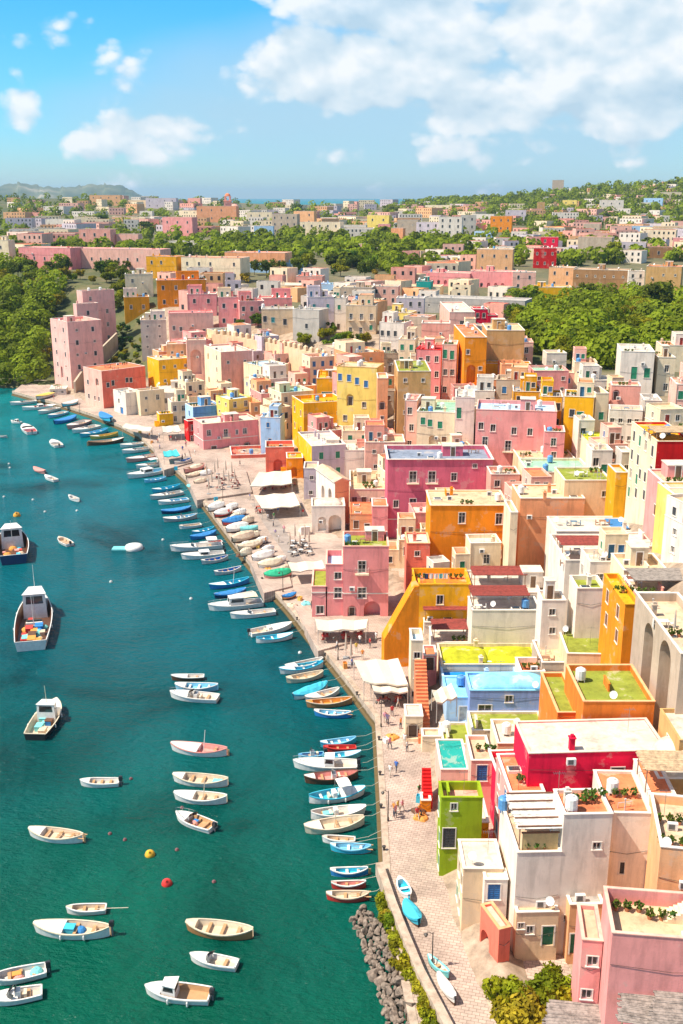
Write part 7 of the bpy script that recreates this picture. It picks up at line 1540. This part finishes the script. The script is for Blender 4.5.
# people: one continuous skinned figure, two poses, copied with their own clothes
def figure(walk):
    me = bpy.data.meshes.new('body'); s = .18 if walk else .05
    V = [(0, 0, .95), (0, 0, 1.2), (0, 0, 1.42), (0, 0, 1.52), (0, -.02, 1.66), (.1, 0, .9), (.11, -s, .5), (.11, s * .2 - s, .08), (.11, -s - .16, .04), (-.1, 0, .9), (-.11, s, .5), (-.11, s * 1.4, .08), (-.11, s * 1.4 - .16, .04), (.2, 0, 1.4), (.25, s * .6, 1.12), (.27, s * .3 - .08, .88), (-.2, 0, 1.4), (-.25, -s * .6, 1.12), (-.27, -s * .3 - .08, .88)]
    E = [(0, 1), (1, 2), (2, 3), (3, 4), (0, 5), (5, 6), (6, 7), (7, 8), (0, 9), (9, 10), (10, 11), (11, 12), (2, 13), (13, 14), (14, 15), (2, 16), (16, 17), (17, 18)]
    RD = [.15, .15, .16, .06, .105, .1, .075, .05, .04, .1, .075, .05, .04, .065, .05, .04, .065, .05, .04]
    me.from_pydata(V, E, []); o = bpy.data.objects.new('body', me); COL.objects.link(o); md = o.modifiers.new('s', 'SKIN'); o.modifiers.new('d', 'SUBSURF').levels = 1
    for v, r_ in zip(me.skin_vertices[0].data, RD): v.radius = (r_, r_ * .8)
    me.skin_vertices[0].data[0].use_root = True
    dg = bpy.context.evaluated_depsgraph_get(); n = bpy.data.meshes.new_from_object(o.evaluated_get(dg)); bpy.data.objects.remove(o); n.name = 'body'
    sk = paint((.45, .25, .17), .6, .05, key='skin'); n.materials.clear()
    for mt in (sk, paint((.3, .3, .35), .8, key='shirt'), paint((.08, .09, .14), .8, key='trousers'), paint((.04, .025, .015), .7, key='hair')): n.materials.append(mt)
    for p in n.polygons:
        c = p.center; p.material_index = 3 if c.z > 1.68 or (c.z > 1.58 and c.y > .02) else 0 if c.z > 1.48 or (abs(c.x) > .23 and c.z < 1.2) or c.z < .1 else 1 if c.z > .95 else 2
        p.use_smooth = True
    return n
QL = qe
FG = [figure(True), figure(False)]
SHIRT = dict(white=(.75, .73, .7), red=(.55, .04, .04), blue=(.05, .15, .5), black=(.03, .03, .03), pink=(.7, .3, .35), yellow=(.7, .5, .08), grey=(.35, .35, .35), green=(.08, .3, .1), orange=(.7, .25, .04), lilac=(.45, .35, .55))
PPL = [(312, 609, 'black', 'dark', 'beside the tall pink quay house'), (376, 641, 'white', 'pale', 'near the pink arch'), (370, 648, 'red', 'dark', 'past the restaurant awning'), (352, 668, 'blue', 'dark', 'by the huge sail canopy'), (383, 703, 'black', 'dark', 'before the smaller white canopy'), (392, 716, 'red', 'dark', 'between the street lamp and the kiosk'), (398, 708, 'grey', 'pale', 'at the tables by the smaller canopy'),
       (407, 752, 'white', 'dark', 'beside the kiosk'), (404, 700, 'lilac', 'dark', 'under the rim of the huge sail'), (394, 815, 'orange', 'dark', 'walking on the straight promenade'), (419, 796, 'green', 'pale', 'in front of the red entrance steps'), (300, 512, 'yellow', 'dark', 'right of the lower cream canopy'), (303, 516, 'red', 'pale', 'near the curved white stairs'), (268, 521, 'white', 'dark', 'crossing the open piazza'), (250, 500, 'blue', 'pale', 'at the piazza step'), (240, 466, 'black', 'dark', 'under the balcony of the raspberry square house'), (195, 455, 'white', 'pale', 'left of the raspberry square house'),
       (186, 447, 'pink', 'dark', 'below the small red house'), (176, 442, 'grey', 'dark', 'beside the pale lilac canopy'), (158, 444, 'red', 'dark', 'at the quay corner'), (160, 450, 'blue', 'dark', 'above the turquoise canopy'), (148, 438, 'white', 'dark', 'by the white cottages'), (118, 424, 'orange', 'dark', 'right of the coral harbour house'), (122, 430, 'black', 'pale', 'by the quay below the white canopy'), (54, 400, 'red', 'dark', 'near the boat shed'), (229, 516, 'red', 'dark', 'between the tarped boats'), (284, 600, 'yellow', 'dark', 'at the small orange boat'), (337, 650, 'white', 'dark', 'on the restaurant step'), (246, 541, 'pink', 'pale', 'beside the tall beige tarped boat'), (428, 735, 'green', 'dark', 'at the foot of the terracotta steps'), (272, 556, 'green', 'pale', 'on the lane beside the covered boats'), (318, 597, 'grey', 'pale', 'x')][:31]
_seen = set((q[2], q[3], q[4]) for q in PPL)
for w, zs in (('on the piazza among the folded parasols', (200, 240, 470, 494)), ('on the lane between canopies and covered boats', (262, 300, 512, 548)), ('on the promenade below the huge sail canopy', (380, 405, 700, 760)), ('on the straight promenade', (385, 425, 765, 860)), ('on the quay by the white cottages', (124, 160, 424, 446)), ('beside the turquoise canopy', (150, 190, 440, 462)), ('near the restaurant step', (318, 378, 636, 660))):
    for _ in range(7):
        q = (rnd.choice(list(SHIRT)), rnd.choice(['dark', 'pale']), w)
        if q in _seen: continue
        _seen.add(q); PPL.append((rnd.uniform(zs[0], zs[1]), rnd.uniform(zs[2], zs[3]), *q))
PPL = [q for q in PPL if polydist(QL, *at_z(q[0], q[1], 1.5)[:2])[0] > 1]
for x, y, c, t, w in PPL:
    o = empty('person', at_z(x, y, 1.5), rnd.uniform(0, 6.28)); bd = ob('body', rnd.choice(FG), o); o.scale = (rnd.uniform(.93, 1.04),) * 3
    for i, col in ((1, SHIRT[c]), (2, (.06, .07, .1) if t == 'dark' else (.6, .55, .45))): bd.material_slots[i].link = 'OBJECT'; bd.material_slots[i].material = paint(col, .8, key='clothes')
    tag(o, 'person in a %s top and %s trousers %s' % (c, t, w), 'person')
for x, y in [(379, 740), (380, 775), (381, 808), (384, 850), (357, 695), (325, 656), (297, 620), (262, 580), (232, 542), (206, 508)]:
    o = empty('bollard', at_z(x, y, 1.56)); m = MB(); m.tube([(0, 0, 0), (0, 0, .32), (0, 0, .36), (0, 0, .48), (0, 0, .5)], [.13, .11, .2, .2, .08], 9); m.obj('post', [paint((.06, .05, .045), .6, .2, key='iron')], o); tag(o, 'black iron mooring bollard on the quay edge', 'bollard', 'bollards along the quay edge')
for i, (x, y) in enumerate([(419, 812), (421, 818), (306, 604), (292, 606), (226, 508), (268, 570), (190, 486), (205, 500), (240, 556), (392, 738), (128, 428), (170, 452)]):
    o = empty('net_pile', at_z(x, y, 1.5), i); m = MB(); m.grid([[(r_ * math.cos(q) * (1 + .25 * math.sin(3 * q + i)), r_ * math.sin(q), z_ + .05 * math.sin(5 * q + i)) for q in [j * math.pi / 6 for j in range(12)]] for r_, z_ in ((.85, 0), (.75, .22), (.5, .38), (.15, .45))], 0, True); m.obj('net', [cloth(['brown', 'orange', 'teal', 'beige'][i % 4])], o); tag(o, '%s fishing net heap on the quay' % ['brown', 'orange', 'teal', 'beige'][i % 4], 'net', '%s net heaps on the quay' % ['brown', 'orange', 'teal', 'beige'][i % 4])
o = empty('laundry_line', at_z(422, 578, 15.5)); o.location = (Matrix.Rotation(0, 3, 'Z') @ Vector((0, 0, 0))) + HOUSE_Y.location + Vector((1.2, 1.0, HOUSE_Y_h - .2)); m = MB(); m.tube([(0, 0, 0), (0, 0, 1.6)], .03, 4); m.obj('post', [paint((.5, .45, .4), .5, key='post_paint')], o); m = MB(); m.tube([(4, 0, 0), (4, 0, 1.6)], .03, 4); m.obj('post', [paint((.5, .45, .4), .5, key='post_paint')], o); m = MB(); m.tube([(0, 0, 1.55), (2, 0, 1.48), (4, 0, 1.55)], .012, 4); m.obj('rope', [paint((.6, .6, .58), .6, key='rope')], o)
for i, cl in enumerate(['navy', 'white', 'white', 'teal', 'white']): m = MB(); x = .3 + i * .72; m.grid([[(x + u * .6, .04 * math.sin(u * 7 + i), 1.48 - v) for u in (0, .25, .5, .75, 1)] for v in (0, .3, .6, .8)]); m.obj('cloth', [cloth(cl)], o)
tag(o, 'laundry line with white and dark cloths on the golden yellow terrace', 'laundry line')
for i, (x, y) in enumerate([(252, 535), (244, 521), (258, 548), (276, 566), (282, 575), (216, 501), (300, 600), (345, 668), (188, 470), (176, 470), (140, 433), (152, 444), (386, 742), (420, 802)]):
    o = empty('fish_crates', at_z(x, y, 1.5), i * .7); cc = ['white', 'turq', 'yellow', 'orange'][i % 4]
    for k in range(2 + i % 2):
        m = MB(); z0 = .3 * k; m.box(-.4, -.27, z0, .4, .27, z0 + .05); [m.box(*q, z0 + .28) for q in ((-.4, -.27, z0 + .05, .4, -.23), (-.4, .23, z0 + .05, .4, .27), (-.4, -.23, z0 + .05, -.36, .23), (.36, -.23, z0 + .05, .4, .23))]; m.obj('crate', [BM(cc)], o)
    tag(o, 'stack of %s plastic fish crates on the quay' % cc.replace('turq', 'turquoise'), 'crates', 'stacks of %s fish crates' % cc.replace('turq', 'turquoise'))
# reed pergolas at the lower edge
def reed(pts, z, L_, hgt, mt=(.34, .29, .26)):
    P = [at_z(x, y, z) for x, y in pts]; o = P[0].copy(); o.z = z - hgt; r_ = empty('reed_pergola', o); m = MB()
    for p in P: m.tube([p - o - Vector((0, 0, hgt + 6)), p - o], .07, 6)
    m.obj('post', [paint((.3, .22, .16), .8, .2, key='pergola_wood')], r_); m = MB(); n = 46; rg = random.Random(3)
    for i in range(n):
        a = P[0].lerp(P[3], i / n) - o; b_ = P[1].lerp(P[2], i / n) - o; ex_ = (b_ - a).normalized(); s = (P[3] - P[0]) / n * .9; up = Vector((0, 0, .06 + rg.uniform(-.02, .04)))
        a = a - ex_ * rg.uniform(.1, .5); b_ = b_ + ex_ * rg.uniform(.1, .5); m.face([a + up, b_ + up, b_ + s + up, a + s + up]); m.face([a, b_, b_ + up, a + up]); m.face([a + s, b_ + s, b_ + s + up, a + s + up])
    m.obj('reed_roof', [paint(mt, .9, .35, key='reed_cover')], r_); tag(r_, L_, 'pergola')
reed([(622, 1022), (668, 1030), (672, 954), (628, 951)], 9.5, 'grey reed pergola before the rose pink terrace house', 2.4)
reed([(652, 1040), (700, 1046), (700, 978), (660, 976)], 10.0, 'second grey reed pergola in the very corner, partly over a brick floor', 2.4)
reed([(545, 1042), (612, 1046), (614, 1006), (552, 1000)], 5.5, 'grey brown reed roof at the bottom edge beside the garden shrubs', 2.4)
# far quay steps: two boats tied at the jetty need nothing more
# ---------------------------------------------------------------- sky, sun, air
world = bpy.data.worlds.new('World'); SC.world = world; world.use_nodes = True
nt = world.node_tree; L = nt.links; bg = nt.nodes['Background']
SUN_EL, SUN_AZ = 56, 194          # azimuth measured from +X towards +Y
sky = node(nt, 'ShaderNodeTexSky', sky_type='NISHITA', sun_disc=False); sky.sun_elevation = R(SUN_EL); sky.sun_rotation = R(90 - SUN_AZ); sky.air_density = 1.0; sky.dust_density = .35; sky.ozone_density = 1.6
tc = nt.nodes.new('ShaderNodeTexCoord'); sp = nt.nodes.new('ShaderNodeSeparateXYZ'); L.new(tc.outputs['Generated'], sp.inputs[0])
def M_(op, a, b_=None, c=None, clamp=False):
    n = node(nt, 'ShaderNodeMath', operation=op); n.use_clamp = clamp
    for i, v in enumerate((a, b_, c)):
        if v is None: continue
        if isinstance(v, (int, float)): n.inputs[i].default_value = v
        else: L.new(v, n.inputs[i])
    return n.outputs[0]
ay = M_('MAXIMUM', sp.outputs['Y'], .08)
az = M_('DIVIDE', sp.outputs['X'], ay); el = M_('DIVIDE', sp.outputs['Z'], ay)
def cloud_density(off, scale=6.5, det=7):
    cb = nt.nodes.new('ShaderNodeCombineXYZ'); L.new(M_('ADD', az, off[0]), cb.inputs[0]); L.new(M_('MULTIPLY', M_('ADD', el, off[1]), 1.5), cb.inputs[1]); cb.inputs[2].default_value = 3.7
    n = node(nt, 'ShaderNodeTexNoise', i_Scale=scale, i_Detail=det, i_Roughness=.55); L.new(cb.outputs[0], n.inputs['Vector'])
    if det < 5: return n.outputs[0]
    wv = nt.nodes.new('ShaderNodeVectorMath'); wv.operation = 'MULTIPLY_ADD'; L.new(n.outputs['Color'], wv.inputs[0]); wv.inputs[1].default_value = (.06, .06, 0); L.new(cb.outputs[0], wv.inputs[2])
    r_ = n.outputs[0]
    for sc_, k_ in ((13, .30), (30, .16), (70, .07)):
        v = node(nt, 'ShaderNodeTexVoronoi', voronoi_dimensions='2D', feature='F1', i_Scale=sc_); L.new(wv.outputs[0], v.inputs['Vector'])
        r_ = M_('ADD', r_, M_('MULTIPLY', M_('SUBTRACT', .42, v.outputs['Distance']), k_))
    return r_
def blob(px, py, rx, ry, s):
    a0 = (px - 341) / 1050; e0 = (196 - py) / 1075
    dx = M_('DIVIDE', M_('SUBTRACT', az, a0), rx / 1050); dy = M_('DIVIDE', M_('SUBTRACT', el, e0), ry / 1050)
    r2 = M_('ADD', M_('MULTIPLY', dx, dx), M_('MULTIPLY', dy, dy))
    return M_('MULTIPLY', M_('SUBTRACT', 1, r2, clamp=True), s)
msk = None
for a in [(620, 48, 280, 80, .46), (400, 18, 130, 60, .42), (350, 84, 170, 52, .44), (640, 110, 170, 50, .40), (470, 118, 120, 30, .40), (185, 134, 100, 24, .22), (560, 100, 200, 60, .3), (42, 112, 30, 36, .2), (400, 150, 330, 30, .2), (720, 60, 200, 90, .4), (265, 14, 26, 12, .2), (110, 150, 60, 18, .14)]:
    k = blob(*a); msk = k if msk is None else M_('MAXIMUM', msk, k)
# other clouds elsewhere in the sky, outside this view
d0 = cloud_density((0, 0)); d1 = cloud_density((-.010, .016))
den = M_('ADD', d0, msk); den1 = M_('ADD', d1, msk)
cov = node(nt, 'ShaderNodeMapRange', interpolation_type='SMOOTHSTEP'); L.new(den, cov.inputs[0]); cov.inputs[1].default_value = .60; cov.inputs[2].default_value = .75
lit = M_('MULTIPLY_ADD', M_('SUBTRACT', den, den1), 2.2, .58, clamp=True)
big = cloud_density((.3, .1), 3.2, 4)
lit2 = M_('MULTIPLY', lit, M_('MULTIPLY_ADD', big, .55, .72), clamp=True)
cc = ramp(nt, lit2, [(.1, (3.1, 4.1, 4.9)), (.5, (4.3, 5.0, 5.5)), (.9, (5.9, 6.0, 6.1))])
for e in cc.color_ramp.elements: pass
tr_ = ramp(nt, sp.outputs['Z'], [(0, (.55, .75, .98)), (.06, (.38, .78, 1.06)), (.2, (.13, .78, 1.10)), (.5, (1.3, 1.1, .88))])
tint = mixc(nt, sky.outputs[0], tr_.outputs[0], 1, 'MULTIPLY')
hz = node(nt, 'ShaderNodeMapRange', interpolation_type='SMOOTHSTEP'); L.new(el, hz.inputs[0]); hz.inputs[1].default_value = .11; hz.inputs[2].default_value = 0
soft = node(nt, 'ShaderNodeMapRange', interpolation_type='SMOOTHSTEP'); sm = None
for a in [(470, 110, 430, 95, 1.), (640, 60, 330, 130, 1.), (300, 120, 300, 60, .8)]:
    k = blob(*a); sm = k if sm is None else M_('MAXIMUM', sm, k)
L.new(M_('MULTIPLY_ADD', big, .55, M_('MULTIPLY', sm, .62)), soft.inputs[0]); soft.inputs[1].default_value = .33; soft.inputs[2].default_value = .85
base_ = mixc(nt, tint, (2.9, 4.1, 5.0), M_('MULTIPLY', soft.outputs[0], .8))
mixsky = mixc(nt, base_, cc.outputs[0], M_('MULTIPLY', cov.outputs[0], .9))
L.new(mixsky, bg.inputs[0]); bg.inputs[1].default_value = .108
sd = bpy.data.lights.new('sun', 'SUN'); sd.energy = 4.9; sd.angle = R(.5); sd.color = (1, .89, .74)
so = bpy.data.objects.new('sun', sd); COL.objects.link(so)
dv = Vector((math.cos(R(SUN_AZ)) * math.cos(R(SUN_EL)), math.sin(R(SUN_AZ)) * math.cos(R(SUN_EL)), math.sin(R(SUN_EL))))
so.rotation_euler = dv.to_track_quat('Z', 'Y').to_euler(); so.location = (-60, 60, 200)
HAZE = .00006
if HAZE:
    m = MB(); m.box(-9000, -150, -40, 9000, 20000, 190)
    hm_ = bpy.data.materials.new('haze_air'); hm_.use_nodes = True; t_ = hm_.node_tree; t_.nodes.remove(t_.nodes['Principled BSDF'])
    pv = t_.nodes.new('ShaderNodeVolumePrincipled'); pv.inputs['Color'].default_value = (.48, .74, 1, 1); pv.inputs['Density'].default_value = HAZE; pv.inputs['Anisotropy'].default_value = .2
    t_.links.new(pv.outputs[0], t_.nodes['Material Output'].inputs['Volume']); tag(m.obj('haze', [hm_]), kind='stuff')
# ---------------------------------------------------------------- labels of the unnamed houses: look, then where they stand
SIZE = lambda q: 'small ' if q['w'] < 6.5 else 'wide ' if q['w'] > 12 else ''
marks = [q for q in HOUSES if q['n']]
used = set(o['label'].lower() for o in THINGS if o.get('label'))
def rel(q, mk):
    dx, dy = q['pc'][0] - mk['pc'][0], q['pc'][1] - mk['pc'][1]
    if abs(dx) > abs(dy) * 1.4: return 'right of' if dx > 0 else 'left of'
    return 'below' if dy > 0 else 'above'
for q in HOUSES:
    o = q['o']
    if q['L']: continue
    cn = CNAME.get(q['c'], q['c']); rn = CNAME.get(q['rc'], q['rc'])
    rf = {'flat': 'with a %s flat roof' % rn, 'vault': 'with a vaulted %s roof' % rn, 'dome': 'with a domed %s roof' % rn}[q['roof']]
    near = sorted(marks, key=lambda k: (k['pc'][0] - q['pc'][0]) ** 2 + 1.5 * (k['pc'][1] - q['pc'][1]) ** 2)[:6]
    cands = []
    for k in near[:4]: cands.append('%s%s house %s %s the %s' % (SIZE(q), cn, rf, rel(q, k), k['n']))
    for i, j in ((0, 1), (0, 2), (1, 2), (0, 3), (1, 3), (2, 3), (0, 4), (1, 4), (2, 4), (0, 5), (1, 5)): cands.append('%s%s house %s the %s and %s the %s' % (SIZE(q), cn, rel(q, near[i]), near[i]['n'], rel(q, near[j]), near[j]['n']))
    for c_ in cands:
        if c_.lower() not in used and len(c_.split()) <= 16: break
    else:
        t_ = 2; base = '%s%s house %s %s the %s' % ('tall ' if q['h'] > 7 else 'low ', cn, rf, rel(q, near[0]), near[0]['n']); c_ = base
        while c_.lower() in used: c_ = ['second', 'third', 'fourth', 'fifth', 'sixth', 'seventh'][min(5, t_ - 2)] + ' ' + base; t_ += 1
    used.add(c_.lower()); o['label'] = c_; o['group'] = 'houses of the hillside town' if o.location.y < 480 else 'houses of the far town'
for o in COL.objects:
    for k in ('_look', '_d', '_w', '_h', '_wm'):
        if k in o: del o[k]
SC.view_settings.view_transform = 'Standard'; SC.view_settings.look = 'None'; SC.view_settings.exposure = .68; SC.view_settings.gamma = 1; SC.view_settings.use_curve_mapping = False
SC.render.engine = 'CYCLES'; SC.cycles.max_bounces = 6; SC.cycles.diffuse_bounces = 4; SC.cycles.glossy_bounces = 3; SC.cycles.transmission_bounces = 3; SC.cycles.volume_bounces = 0; SC.cycles.use_denoising = True
SC.render.resolution_x = 683; SC.render.resolution_y = 1024
